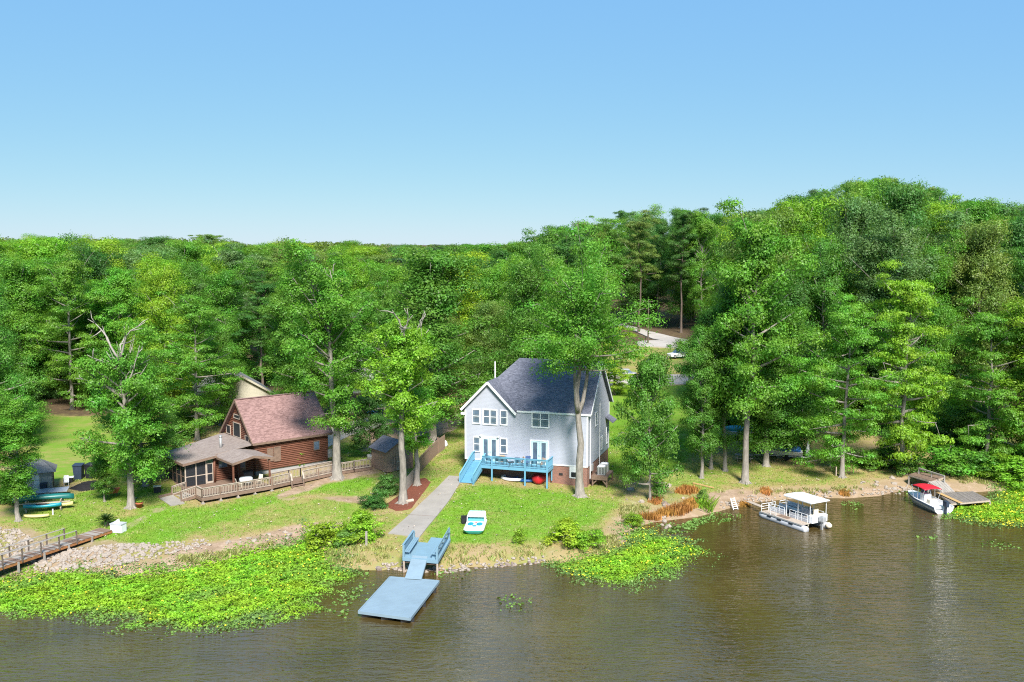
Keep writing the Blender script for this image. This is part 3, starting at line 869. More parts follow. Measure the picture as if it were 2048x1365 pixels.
def near_tree(proto, bpx, bpy_, top, halfw, tint, label, name='broadleaf_tree', group=None, rz=None, vary=0.06):
    b = G(bpx, bpy_)
    zt = PY(bpx, top, b[1])[2]
    zc = b[1] * CT - (b[2] + 10 - H) * ST
    return tree(proto, (b[0], b[1], b[2] - 0.05), zt - b[2], halfw / F * zc, tint, label, name, group, rz, vary=vary)

# the trees one can point at, left to right (base pixel, top row, half width in pixels)
near_tree('oak2', 37, 1042, 775, 70, 'green', 'round leafy tree at the left edge of the photo behind the riprap', rz=0.4)
near_tree('sparse0', 262, 1016, 650, 98, 'green', 'tall pale-trunked tree with bleached dead branches on top, left of the porch', rz=1.0)
near_tree('small', 209, 1004, 900, 34, 'mid', 'small leafy tree with a thick stubby trunk beside the rusty planter', rz=0.2)
near_tree('oak1', 291, 972, 700, 90, 'mid', 'leafy tree in the shade just left of the screened porch', rz=2.0)
near_tree('layer0', 395, 880, 588, 100, 'green', 'broad green tree rising behind the screened porch roof', rz=2.2)
near_tree('oak2', 592, 850, 560, 62, 'mid', 'dark leafy tree standing behind the log cabin ridge', rz=1.2)
near_tree('oak3', 440, 852, 640, 52, 'mid', 'leafy tree standing before the tan house, left of the cabin gable', rz=0.9)
near_tree('sparse1', 675, 957, 485, 105, 'green', 'big forked tree with thick pale trunk at the right end of the cabin', rz=0.6)
near_tree('holly', 742, 918, 785, 46, 'dark', 'small dark evergreen tree behind the boardwalk fence, left of the shed', name='evergreen_tree', rz=0.0)
near_tree('sparse2', 806, 1008, 640, 76, 'bright', 'tall bare-stemmed tree in the mulch bed with dead twigs on top', rz=0.9)
near_tree('stub', 834, 972, 775, 46, 'green', 'stubby trunk with a leafy sprouting crown beside the shed', rz=2.4)
near_tree('oak2', 640, 838, 585, 62, 'mid', 'leafy tree hiding the long white house behind the cabin', rz=1.9)
near_tree('oak2', 705, 826, 560, 62, 'green', 'leafy tree standing over the parked blue cars', rz=0.2)
near_tree('oak0', 866, 884, 500, 118, 'mid', 'large dark green tree behind the shed, left of the grey house', rz=1.7)
near_tree('layer0', 770, 850, 560, 80, 'mid', 'leafy tree over the neighbour driveway behind the shed', rz=0.7)
near_tree('oak3', 985, 790, 590, 70, 'olive', 'olive-green bushy tree just behind the left gable of the grey house', rz=0.5)
near_tree('spread', 1160, 993, 456, 130, 'green', 'tall bare-trunked tree in front of the grey house with a wide bright crown', rz=0.8)
near_tree('layer1', 1228, 790, 640, 50, 'lime', 'bright yellow-green tree behind the right gable of the grey house', rz=0.3)
near_tree('holly', 1300, 1002, 708, 62, 'mid', 'compact dense tree on the bank between the house and the pontoon boat', rz=0.3)
near_tree('gum0', 1403, 957, 655, 56, 'mid', 'leafy tree with short pale trunk, first of the row right of the house', rz=0.1)
near_tree('oak1', 1422, 938, 590, 62, 'mid', 'leafy tree second in the row right of the house', rz=2.9)
near_tree('gum1', 1450, 942, 545, 62, 'dark', 'leafy tree third in the row right of the house', rz=1.3)
near_tree('gum1', 1490, 966, 408, 105, 'green', 'very tall straight pale-trunked tree in front of the picnic table', rz=2.0)
near_tree('oak0', 1532, 932, 610, 92, 'mid', 'tree with thick leaning pale trunk above the pontoon boat', rz=1.5)
near_tree('oak3', 1560, 915, 520, 95, 'dark', 'dark leafy tree behind the covered boat', rz=0.5)
near_tree('layer0', 1684, 955, 585, 105, 'green', 'slender-trunked tree with layered branches right of the pontoon boat', rz=0.9)
near_tree('layer1', 1803, 948, 525, 95, 'bright', 'bright yellow-green layered tree behind the motorboat', rz=2.1)
near_tree('layer1', 1972, 935, 600, 85, 'green', 'fresh green layered tree near the right edge above the wooden dock', rz=0.6)
near_tree('oak2', 2075, 940, 560, 95, 'bright', 'bright leafy tree cut by the right edge of the photo', rz=1.0)

SKY_X = [-400, 0, 250, 420, 520, 560, 650, 800, 1000, 1060, 1130, 1200, 1270, 1350, 1430, 1500, 1580, 1640, 1700, 1760, 1830, 1900, 2048, 2500]
SKY_Y = [474, 470, 475, 468, 492, 484, 480, 489, 488, 481, 453, 440, 414, 414, 420, 422, 402, 377, 364, 357, 374, 399, 412, 415]

# skyline trees on the right and the wood all round
WIN = [(1205, 1372, 560, 960, 232), (690, 930, 770, 950, 150), (90, 285, 850, 960, 135), (475, 535, 750, 800, 131)]
def blocked(x, y, z, R, ht):
    px, pt = proj((x, y, z + ht)); _, pb = proj((x, y, z)); hw = R / y * F
    pc = pb + (pt - pb) * 0.2
    for x0, x1, y0, y1, far in WIN:
        if y < far and px + hw * 0.8 > x0 and px - hw * 0.8 < x1 and pt < y1 and pb > y0: return True
    return False

def on_lawn(x, y):
    return any(float(np.ravel(in_poly(np.array([x]), np.array([y]), p))[0]) > -1 for p, v in LAWNS_W)

KEEP = []      # footprints of buildings, filled below
KEEP += [(-1.5, 110, 11), (-26, 108, 11), (-37, 134, 9), (-35, 122, 6), (-26, 150, 11), (-20, 145, 8)]
rows = [113, 121, 130, 140, 151, 164, 179, 196, 216, 240, 268, 300, 340]
fill_n = 0
rf = random.Random(5)
for ri, D0 in enumerate(rows):
    s = 7.2 + (D0 - 113) * 0.030
    xw = D0 * 0.56 + 10
    x = -xw + rf.uniform(0, s)
    while x < xw:
        xx = x + rf.uniform(-0.3, 0.3) * s; yy = D0 + rf.uniform(-0.4, 0.4) * s
        x += s
        z = hgt(xx, yy)
        d = float(shore_d(xx, yy)[0])
        if d < 24 or on_lawn(xx, yy) or any(math.hypot(xx - a, yy - b) < c for a, b, c in KEEP): continue
        right = proj((xx, yy, z))[0] > 1060
        ht = rf.uniform(19, 25) + (5 if right else 0)
        R = s * rf.uniform(0.62, 0.88) * (0.95 if D0 < 200 else 0.85)
        px, _ = proj((xx, yy, z))
        lim = np.interp(px, SKY_X, SKY_Y) + rf.choice([0, 4, 10, 25, 45, 70]) * (1.0 if right else 0.35)
        if right and D0 >= 140: lim = np.interp(px, SKY_X, SKY_Y) + rf.choice([0, 0, 4, 8, 25])
        if right and D0 >= 140: ht = 40
        zmax = PY(px, lim, yy)[2]
        ht = max(9.0, min(ht, zmax - z))
        if ht < 9.5 and D0 < 200 and not right: ht = rf.uniform(14, 18)
        if blocked(xx, yy, z, R, ht): continue
        pine = rf.random() < (0.04 if D0 < 170 else 0.25)
        dep = 'at the front of' if D0 < 150 else 'in the middle of' if D0 < 220 else 'far back in'
        plc = 'left of the log cabin' if px < 450 else 'behind the log cabin and shed' if px < 900 else 'behind the grey house' if px < 1260 else 'right of the grey house' if px < 1600 else 'above the right-hand bank'
        if pine:
            tree(rf.choice(['pine0', 'pine1']), (xx, yy, z - 0.1), ht, R * 0.75, rf.choice(['pine', 'olive', 'dark']),
                 'slender pine ' + dep + ' the wood ' + plc,
                 'pine_tree', 'pines in the wood', rf.uniform(0, 6.28))
        else:
            tint = rf.choices(['dark', 'mid', 'green', 'bright', 'lime', 'olive', 'grey'], [1.5, 4, 5, 3, (0.5 if right else 1.4), 1.6, 0.8])[0]
            pr = rf.choice(['oak0', 'oak1', 'oak2', 'oak3', 'gum0', 'layer0', 'oak0', 'oak3', 'oak0', 'oak3'])
            word = dict(dark='dark green', mid='mid-green', green='green', bright='bright green', lime='yellow-green', olive='olive-toned', grey='grey-green')[tint]
            tree(pr, (xx, yy, z - 0.1), ht, R, tint,
                 word + ' broadleaf tree ' + dep + ' the wood ' + plc,
                 'broadleaf_tree', word + ' trees in the wood', rf.uniform(0, 6.28), vary=0.14)
        fill_n += 1
print('fill trees', fill_n)

for k, (pr, px, py, tp_, hw_, tn, lb) in enumerate((('oak1', 1270, 648, 440, 40, 'mid', 'leftmost tree of the row beyond the road bend'), ('gum1', 1318, 652, 425, 34, 'dark', 'tall slim-trunked tree right behind the utility pole'), ('oak0', 1362, 656, 420, 42, 'mid', 'round tree at the right of the road bend'),
        ('gum0', 1405, 660, 425, 40, 'green', 'rightmost tree of the row beyond the road bend'), ('oak3', 1296, 640, 452, 46, 'dark', 'dark bushy tree behind the utility pole row'), ('oak3', 1385, 642, 430, 46, 'mid', 'bushy tree filling the wood right of the road bend'))):
    near_tree(pr, px, py, tp_, hw_, tn, lb, rz=0.7 * k)

# the far wood that reads as one mass
def far_wood():
    r = np.random.default_rng(9)
    Vs, Fs, off = [], [], 0
    for D0 in (385, 430, 490, 560, 650, 760, 900, 1100, 1400, 1800):
        s = 10 + (D0 - 385) * 0.012
        xs = np.arange(-D0 * 0.62, D0 * 0.62, s)
        for x in xs:
            xx, yy = x + r.uniform(-3, 3), D0 + r.uniform(-14, 14)
            z = hgt(xx, yy)
            px, _ = proj((xx, yy, z))
            lim = np.interp(px, SKY_X, SKY_Y) + r.choice([-1, 0, 2, 5, 9])
            if px > 1080: lim = max(lim, 470)
            ht = max(6.0, min(r.uniform(18, 26), PY(px, lim, yy)[2] - z))
            R = s * r.uniform(0.45, 0.7)
            n = 260 if D0 < 600 else 140
            dirs = r.normal(size=(n, 3)); dirs /= np.linalg.norm(dirs, axis=1, keepdims=True); dirs[:, 2] = np.abs(dirs[:, 2]) * 1.0 - 0.25
            k = r.uniform(0.75, 1.05, (n, 1))
            c = np.array([xx, yy, z + ht * 0.62]) + dirs * k * np.array([R, R, ht * 0.38])
            V, Fc = leaves(c, dirs + r.normal(0, 0.4, (n, 3)) + np.array([0, 0, 0.3]), (1.5 if D0 < 600 else 2.4), r, 0.8)
            Vs.append(V); Fs.append(Fc + off); off += len(V)
    me = fast_mesh('far_wood', np.concatenate(Vs), np.concatenate(Fs))
    o = mesh_obj('far_wood', me, M['leaf'])
    o.color = (0.145, 0.225, 0.055, 1)
    tag(o, 'distant wood closing the horizon behind the houses', 'wood', None, 'stuff')
far_wood()
# young growth under the wood's edge
for k in range(95):
    for _ in range(30):
        D0 = rf.uniform(104, 175); xx = rf.uniform(-0.56, 0.56) * D0; yy = D0
        d = float(shore_d(xx, yy)[0])
        if d < 9 or on_lawn(xx, yy) or any(math.hypot(xx - a, yy - b) < c for a, b, c in KEEP): continue
        if xx > 14 and xx < 22 and yy < 130: continue
        z = hgt(xx, yy); ht = rf.uniform(3.5, 8)
        if blocked(xx, yy, z, 3, ht): continue
        break
    else:
        continue
    tree('under', (xx, yy, z - 0.2), ht, rf.uniform(2.2, 4.0), rf.choice(['dark', 'mid', 'green', 'mid']), 'low leafy undergrowth tree beneath the wood ' + ('left of the log cabin' if proj((xx, yy, z))[0] < 450 else 'behind the houses' if xx < 14 else 'right of the grey house' if proj((xx, yy, z))[0] < 1600 else 'above the right-hand bank'),
         'understorey_tree', 'undergrowth trees in the wood', rf.uniform(0, 6.28))

# ------------------------------------------------------------------ the grey house
HA = math.radians(-17.8)
HU = np.array([math.cos(HA), math.sin(HA)]); HN = np.array([-HU[1], HU[0]])
HO = np.array([-5.04, 103.25])
def h2w(u, v, z=0.0):
    p = HO + HU * u + HN * v
    return np.array([p[0], p[1], z])
def w2h(p):
    r = np.array(p[:2]) - HO
    return np.array([r @ HU, r @ HN, p[2]])
def hw(px, py, v=0.0):
    """pixel -> (u, z) on the plane at depth v behind the front wall"""
    d = ray(px, py); o = np.array([0, 0, H]); q = HO + HN * v
    t = (np.append(q, 0) - o)[:2] @ HN / (d[:2] @ HN)
    p = o + d * t
    r = p[:2] - HO
    return float(r @ HU), float(p[2])
def z1(zx, zy): return 880 + zx / 4.265, 680 + zy / 4.265
def rect1(x0, y0, x1, y1, v=0.0):
    a = hw(*z1(x0, (y0 + y1) / 2), v)[0]; b = hw(*z1(x1, (y0 + y1) / 2), v)[0]
    c = hw(*z1((x0 + x1) / 2, y1), v)[1]; d = hw(*z1((x0 + x1) / 2, y0), v)[1]
    return a, b, c, d

house = thing('grey_house', 'two-storey pale grey house with charcoal roof and blue rear deck', 'house', (HO[0], HO[1], 0), HA)
W, DP, ZB, ZE, ZR = 13.5, 10.4, 3.3, 8.85, 13.7
RD = DP / 2
mb = MB()
mb.prism([(0, 0, ZB), (W, 0, ZB), (W, 0, ZE), (5.5, 0, ZE), (2.65, 0, ZE + 2.9), (0, 0, ZE)], (0, 0.15, 0))
mb.prism([(W, 0.15, ZB), (W, DP, ZB), (W, DP, ZE), (W, RD, ZR - 0.05), (W, 0.15, ZE + 0.1)], (-0.15, 0, 0))
mb.prism([(0, DP, ZB), (W - 0.15, DP, ZB), (W - 0.15, DP, ZE), (0, DP, ZE)], (0, -0.15, 0))
mb.prism([(0, 0.15, ZB), (0, DP - 0.15, ZB), (0, DP - 0.15, ZE), (0, 0.15, ZE)], (0.15, 0, 0))
mb.build('wall', M['siding'], house)
# brick foundation
f = MB()
f.bb(0.06, W - 0.06, 0.05, 0.25, 1.2, ZB - 0.003); f.bb(0.06, W - 0.06, DP - 0.25, DP - 0.05, 1.2, ZB - 0.003)
f.bb(0.06, 0.26, 0.25, DP - 0.25, 1.2, ZB - 0.003); f.bb(W - 0.26, W - 0.06, 0.25, DP - 0.25, 1.2, ZB - 0.003)
f.build('foundation', M['brick'], house)
# roof slabs
oh = 0.35
TR = 0.14
sl = (ZR - ZE) / RD
def slab(mb, poly): mb.prism(poly, (0, 0, -TR))
roof = MB()
hx = 4.5   # where the hip starts on the ridge
hs = (ZR - ZE) / hx
of = 0.06
zf = ZE - of * sl + 0.12
zbk = ZE - oh * sl + 0.12
gz = ZE + 2.9 + 0.12; gs = 2.9 / 2.85
# front slope cut along the valley of the small gable
gv = (gz - ZE - 0.12) / sl
slab(roof, [(5.5 + oh * 0.3, -of, zf), (W + oh, -of, zf), (W + oh, RD, ZR + 0.12), (hx, RD, ZR + 0.12), (2.65, gv, gz - 0.01)])
slab(roof, [(W + oh, RD, ZR + 0.118), (W + oh, DP + oh, zbk), (-oh, DP + oh, zbk), (hx, RD, ZR + 0.118)])
slab(roof, [(hx, RD, ZR + 0.116), (-oh, DP + oh, zbk - 0.002), (-oh, -0.0, ZE - oh * hs + 0.12), (2.65, gv, gz - 0.012)])
rf_o = roof.build('roof', M['roof'], house)
gr = MB()
slab(gr, [(2.65, -oh, gz + 0.02), (5.5 + oh, -oh, gz + 0.02 - gs * (2.85 + oh)), (5.5 + oh, 0.02, gz + 0.02 - gs * (2.85 + oh)), (2.65, gv, gz + 0.02)])
slab(gr, [(2.65, -oh, gz + 0.018), (2.65, gv, gz + 0.018), (-oh, 0.3, gz + 0.018 - gs * (2.65 + oh)), (-oh, -oh, gz + 0.018 - gs * (2.65 + oh))])
gr.build('gable_roof', M['roof'], house)
# white trim: rakes, fascias, corner boards
tm = MB()
tm.bar((2.65, -oh - 0.02, gz - 0.14), (5.5 + oh, -oh - 0.02, gz - 0.14 - gs * (2.85 + oh)), 0.05, 0.24)
tm.bar((2.65, -oh - 0.02, gz - 0.14), (-oh, -oh - 0.02, gz - 0.14 - gs * (2.65 + oh)), 0.05, 0.24)
tm.bb(5.5 + oh, W + oh, -of - 0.05, -of - 0.005, zf - 0.22, zf - 0.03)
tm.bar((W + oh + 0.03, -of, zf - 0.12), (W + oh + 0.03, RD, ZR + 0.0), 0.05, 0.24)
tm.bar((W + oh + 0.03, RD, ZR + 0.0), (W + oh + 0.03, DP + oh, zbk - 0.12), 0.05, 0.24)
tm.bb(-oh, 0.1, -oh, 0.05, ZE - oh * gs - 0.32, ZE - oh * gs - 0.1)
tm.build('fascia', M['white'], house)
sf = MB()
sf.prism([(W + 0.003, -of, zf - 0.16), (W + oh - 0.01, -of, zf - 0.16), (W + oh - 0.01, RD, ZR - 0.06), (W + 0.003, RD, ZR - 0.06)], (0, 0, 0.03))
sf.build('soffit', M['white'], house)
for (x, y) in ((0, 0), (W, 0), (W, DP), (0, DP)):
    bx('corner_board', M['white'], house, x - 0.03 if x == 0 else x - 0.11, x + 0.11 if x == 0 else x + 0.03, y - 0.03 if y == 0 else y - 0.11, y + 0.11 if y == 0 else y + 0.03, ZB + 0.002, ZE - 0.2)
bx('skirt_board', M['white'], house, 0.12, W - 0.12, -0.025, -0.002, ZB - 0.02, ZB + 0.12)
MB().tube([(W + 0.07, 0.9, ZE - 0.6), (W + 0.07, 0.9, 1.9)], 0.05, 8).build('downspout', M['white'], house)
MB().tube([(1.2, 6.5, ZE + 1.6), (1.2, 6.5, ZE + 4.3)], 0.07, 8).build('vent_pipe', M['white'], house)

def window_part(parent, u0, u1, z0, z1_, cols=1, rows_=2, v=0.0, name='window', glass='glass', trim='white', grid=True):
    """a framed window in a wall facing -y of its parent"""
    fr = MB(); w = 0.11
    fr.bb(u0, u1, v - 0.07, v - 0.005, z1_ - w, z1_); fr.bb(u0, u1, v - 0.09, v - 0.005, z0 - 0.02, z0 + w)
    fr.bb(u0, u0 + w, v - 0.07, v - 0.006, z0 + w, z1_ - w); fr.bb(u1 - w, u1, v - 0.07, v - 0.006, z0 + w, z1_ - w)
    cw = (u1 - u0 - w) / cols
    for c in range(1, cols): fr.bb(u0 + w / 2 + c * cw - w / 2, u0 + w / 2 + c * cw + w / 2, v - 0.066, v - 0.006, z0 + w, z1_ - w)
    o = fr.build(name, M[trim], parent)
    rh = (z1_ - z0 - w) / rows_
    for c in range(cols):
        a0 = u0 + w + c * cw; a1 = a0 + cw - w
        for r_ in range(rows_):
            b0 = z0 + w + r_ * rh; b1 = b0 + rh - w * (0.6 if r_ < rows_ - 1 else 1.0)
            bx('pane', M[glass], o, a0, a1, v - 0.03, v - 0.004, b0, b1)
        for r_ in range(1, rows_):
            bx('meeting_rail', M[trim], o, a0, a1, v - 0.055, v - 0.007, z0 + w + r_ * rh - w * 0.6, z0 + w + r_ * rh)
        if grid:
            for r_ in range(rows_):
                b0 = z0 + w + r_ * rh; b1 = b0 + rh - w * 0.6
                g = MB(); mu = (a0 + a1) / 2; mz = (b0 + b1) / 2
                q = min(a1 - a0, b1 - b0) * 0.2
                for uu in (a0 + q, a1 - q): g.bb(uu - 0.007, uu + 0.007, v - 0.042, v - 0.032, b0, b1)
                for zz in (b0 + q, b1 - q): g.bb(a0, a1, v - 0.043, v - 0.033, zz - 0.007, zz + 0.007)
                g.build('muntin', M['galv'], o)
    return o

for (x0, y0, x1, y1, c) in ((275, 588, 345, 715, 1), (365, 592, 490, 725, 2), (513, 598, 577, 728, 1), (782, 608, 934, 750, 2)):
    u0, u1, a, b = rect1(x0, y0, x1, y1)
    window_part(house, u0, u1, a, b, c)
for (x0, y0, x1, y1) in ((284, 824, 347, 955), (512, 838, 575, 972)):
    u0, u1, a, b = rect1(x0, y0, x1, y1)
    window_part(house, u0, u1, a, b, 1)
def french(u0, u1, z0, z1_):
    fr = MB(); w = 0.12
    fr.bb(u0, u0 + w, -0.08, -0.003, z0, z1_); fr.bb(u1 - w, u1, -0.08, -0.003, z0, z1_); fr.bb(u0 + w, u1 - w, -0.08, -0.003, z1_ - w, z1_)
    o = fr.build('french_door', M['white'], house)
    mid = (u0 + u1) / 2
    for a, b, s in ((u0 + w, mid - 0.01, 1), (mid + 0.01, u1 - w, -1)):
        lf = MB(); k = (b - a) * 0.24
        lf.bb(a, a + k, -0.055, -0.004, z0, z1_ - w); lf.bb(b - k, b, -0.055, -0.004, z0, z1_ - w)
        lf.bb(a + k, b - k, -0.055, -0.004, z0, z0 + 0.26); lf.bb(a + k, b - k, -0.055, -0.004, z1_ - w - 0.16, z1_ - w)
        d = lf.build('door_leaf', M['mint'], o)
        bx('glass_pane', M['glass'], o, a + k, b - k, -0.03, -0.005, z0 + 0.26, z1_ - w - 0.16)
        hx_ = (b - k * 0.4) if s == 1 else (a + k * 0.4)
        bx('handle', M['alu'], o, hx_ - 0.03, hx_ + 0.03, -0.10, -0.056, z0 + 0.9, z0 + 1.1)
ZD = 3.25
for r_ in ((348, 828, 503, 997), (768, 855, 930, 1020)):
    u0, u1, a, b = rect1(*r_)
    french(u0, u1, ZD, b)
for x_, y_ in ((352, 820), (500, 832)):
    u0, zz = hw(*z1(x_, y_))
    MB().tube([(u0, -0.02, zz - 0.12), (u0, -0.18, zz + 0.02), (u0, -0.22, zz + 0.16)], [0.07, 0.11, 0.13], 8).build('porch_lamp', M['white'], house, True)
# crawl-space hatch with a dark opening
u0, u1, a, b = rect1(1105, 1085, 1170, 1182)
bx('hatch_panel', M['white'], house, u0, u1, -0.03, 0.04, a, b)
bx('hatch_opening', M['black'], house, u0 + 0.18, u1 - 0.05, -0.04, -0.031, a + 0.12, a + 0.65)
u0, zz = hw(*z1(1030, 1148)); bx('foundation_vent', M['darkmetal'], house, u0 - 0.2, u0 + 0.2, 0.02, 0.049, zz - 0.12, zz + 0.12)
# right side: small windows, facing +x
def side_window(v0, v1, za, zb):
    fr = MB(); w = 0.1; X = W
    fr.bb(X + 0.005, X + 0.07, v0, v1, zb - w, zb); fr.bb(X + 0.005, X + 0.08, v0, v1, za, za + w)
    fr.bb(X + 0.006, X + 0.07, v0, v0 + w, za + w, zb - w); fr.bb(X + 0.006, X + 0.07, v1 - w, v1, za + w, zb - w)
    o = fr.build('side_window', M['white'], house)
    bx('pane', M['glass'], o, X + 0.004, X + 0.03, v0 + w, v1 - w, za + w, zb - w)
side_window(3.4, 4.2, 7.0, 8.5); side_window(6.2, 7.0, 3.9, 5.4); side_window(8.9, 9.8, 4.0, 5.9)
MB().tube([(W + 0.08, 5.3, ZE + 0.4), (W + 0.08, 5.3, 2.2)], 0.05, 6).build('downspout', M['white'], house)
pr = MB(); pr.prism([(W + 0.003, 8.4, 7.1), (W + 0.9, 8.2, 6.55), (W + 0.9, 10.4, 6.55), (W + 0.003, 10.4, 7.1)], (0, 0, 0.08))
pr.build('door_canopy', M['roof'], house)
for zz in (1.9, 2.25): bx('meter_box', M['galv'], house, W - 0.03, W + 0.18, 1.4 + zz - 1.9, 1.65 + zz - 1.9, 2.6, 3.3)

# ------------------------------------------------------------------ blue deck and stairs
dk = thing('blue_deck', 'sky-blue raised timber deck with stairs on the back of the grey house', 'deck', (HO[0], HO[1], 0), HA)
ul = hw(*z1(350, 990), -3.4)[0]
cr_ = w2h(P(*z1(920, 1030), ZD + 0.98))       # near right corner of the railing
DV = float(cr_[1]); U1 = float(cr_[0])
print('deck', ul, cr_)
U0 = w2h(P(*z1(352, 992), ZD + 0.98))[0]
U0 = float(U0)
nb = 26
pw = (0 - 0.02 - DV) / nb
bm_ = MB().bb(0, U1 - U0, 0, pw - 0.012, -0.04, 0.0).mesh('deck_plank', M['deckblue'])
for i in range(nb): put(bm_, 'plank', dk, (U0, DV + i * pw, ZD))
jo = MB(); jo.bb(U0, U1, DV - 0.04, DV, ZD - 0.30, ZD + 0.0); jo.bb(U1, U1 + 0.04, DV - 0.04, -0.03, ZD - 0.30, ZD); jo.bb(U0 - 0.04, U0, DV - 0.04, -0.03, ZD - 0.3, ZD)
jo.build('rim_joist', M['deckblue'], dk)
post_us = [hw(*z1(445, 1100), DV)[0], hw(*z1(727, 1130), DV)[0], U1 - 0.06]
for u in post_us:
    g = h2w(u, DV)
    bx('post', M['deckblue'], dk, u - 0.08, u + 0.08, DV - 0.12, DV - 0.042, hgt(g[0], g[1]) - 0.3, ZD + 1.0)
u = hw(*z1(990, 1090), -0.25)[0]; g = h2w(u, -0.25)
bx('post', M['deckblue'], dk, U1 - 0.14, U1 - 0.02, -0.3, -0.18, 1.7, ZD + 1.0)
rail = MB()
def rail_run(p, q, z0, z1_, tag_):
    """top rail, bottom rail and balusters between two local points"""
    p = np.array(p, float); q = np.array(q, float); L = np.linalg.norm(q - p)
    o = MB().bar((*p[:2], p[2] + z1_), (*q[:2], q[2] + z1_), 0.14, 0.05).build('top_rail', M['deckblue'], tag_)
    MB().bar((*p[:2], p[2] + z1_ - 0.09), (*q[:2], q[2] + z1_ - 0.09), 0.04, 0.10).build('sub_rail', M['deckblue'], o)
    MB().bar((*p[:2], p[2] + z0), (*q[:2], q[2] + z0), 0.04, 0.09).build('bottom_rail', M['deckblue'], o)
    n = max(2, int(L / 0.135))
    bme = MB().bb(-0.018, 0.018, -0.018, 0.018, z0, z1_ - 0.05).mesh('baluster', M['deckblue'])
    for i in range(n):
        c = p + (q - p) * (i + 0.5) / n
        put(bme, 'baluster', o, tuple(c))
rail_run((U0, DV + 0.02, ZD), (U1, DV + 0.02, ZD), 0.12, 0.98, dk)
rail_run((U1 - 0.03, DV + 0.02, ZD), (U1 - 0.03, -0.08, ZD), 0.12, 0.98, dk)
# stairs on the left: treads run down towards the lake
st_top = w2h(P(*z1(320, 1050), ZD)); st_bot = w2h(G(*z1(245, 1232)))
SW = 1.45
SU0 = U0 - SW - 0.04; SU1 = U0 - 0.04
ns = 11
gzb = float(G(*z1(245, 1225))[2]) - 0.02
sv0 = DV + 1.3; sv1 = float(w2h(G(*z1(245, 1232)))[1])
print('stairs', SU0, SU1, sv0, sv1, gzb)
bx('landing', M['deckblue'], dk, SU0, SU1, sv0, -0.06, ZD - 0.06, ZD - 0.002)
for i in range(ns):
    t = (i + 1) / (ns + 1)
    vv = sv0 + (sv1 - sv0) * t; zz = ZD + (gzb - ZD) * t
    bx('tread', M['deckblue'], dk, SU0 + 0.05, SU1 - 0.05, vv - 0.16, vv + 0.16, zz - 0.04, zz)
    bx('riser', M['deckblue'], dk, SU0 + 0.05, SU1 - 0.05, vv + 0.13, vv + 0.16, zz + 0.003, zz + 0.17)
for u in (SU0, SU1):
    MB().bar((u, sv0, ZD - 0.12), (u, sv1, gzb + 0.03), 0.05, 0.3).build('stringer', M['deckblue'], dk)
    rail_run((u, sv0, ZD), (u, sv1 + 0.1, gzb + 0.05), 0.12, 0.98, dk)
    bx('newel_post', M['deckblue'], dk, u - 0.05, u + 0.05, sv1, sv1 + 0.1, gzb - 0.2, gzb + 1.05)
rail_run((SU0, sv0, ZD), (SU0, -0.08, ZD), 0.12, 0.98, dk)
for v_ in (sv0, -0.3):
    bx('post', M['deckblue'], dk, SU0 - 0.05, SU0 + 0.05, v_ - 0.05, v_ + 0.05, 1.6, ZD - 0.06)

# deck furniture
def chair(name, label, u, v, rz, seat, frame, group=None, wide=0.55):
    g = h2w(u, v, ZD + 0.003)
    t = thing(name, label, 'chair' if wide < 1 else 'bench', g, HA + rz, group)
    w = wide / 2
    MB().box((0, 0, 0.43), (wide, 0.52, 0.08)).build('seat', M[seat], t, bevel=0.02)
    MB().prism([(-w, 0.24, 0.46), (w, 0.24, 0.46), (w, 0.42, 1.0), (-w, 0.42, 1.0)], (0, 0.06, 0.01)).build('backrest', M[seat], t)
    lm = MB().tube([(0, 0, 0), (0, 0, 0.4)], 0.02, 6).mesh('leg', M[frame])
    for a in (-w + 0.03, w - 0.03):
        for b in (-0.23, 0.23): put(lm, 'leg', t, (a, b, 0))
        MB().tube([(a, -0.25, 0.4), (a, -0.25, 0.64), (a, 0.32, 0.66)], 0.022, 6).build('armrest', M[frame], t)
    return t
chair('patio_chair', 'tan cushioned patio chair below the left window on the blue deck', *[hw(*z1(525, 985), -1.6)[0], -1.6], 0.2, 'tan', 'darkmetal')
chair('patio_chair', 'tan cushioned patio chair in the middle of the blue deck', hw(*z1(680, 990), -1.5)[0], -1.5, -1.0, 'tan', 'darkmetal')
chair('patio_chair', 'navy patterned chair left of the right-hand french doors on the deck', hw(*z1(745, 985), -1.2)[0], -1.2, 0.1, 'navyfabric', 'darkmetal')
chair('patio_chair', 'brown reclining chair in the right corner of the blue deck', U1 - 0.9, -1.6, -0.7, 'tan', 'darkmetal', wide=0.65)
chair('patio_bench', 'dark metal bench against the front railing of the blue deck', hw(*z1(525, 1040), DV + 0.7)[0], DV + 0.75, math.pi, 'darkmetal', 'darkmetal', wide=1.3)
for k, (x_, lb) in enumerate(((420, 'left end'), (665, 'middle'), (800, 'right end'))):
    chair('patio_chair', 'navy patterned chair along the front railing at the ' + lb + ' of the blue deck', hw(*z1(x_, 1040), DV + 0.7)[0], DV + 0.75, math.pi + 0.3 * k - 0.2, 'navyfabric', 'darkmetal')
tb = thing('patio_table', 'small dark patio table among the chairs on the blue deck', 'table', h2w(hw(*z1(605, 1020), -1.9)[0], -1.9, ZD + 0.003), HA)
MB().tube([(0, 0, 0.5), (0, 0, 0.54)], 0.4, 16).build('table_top', M['darkmetal'], tb)
for k in range(3):
    a = k * 2.09; MB().tube([(0.3 * math.cos(a), 0.3 * math.sin(a), 0), (0.1 * math.cos(a), 0.1 * math.sin(a), 0.5)], 0.02, 5).build('leg', M['darkmetal'], tb)

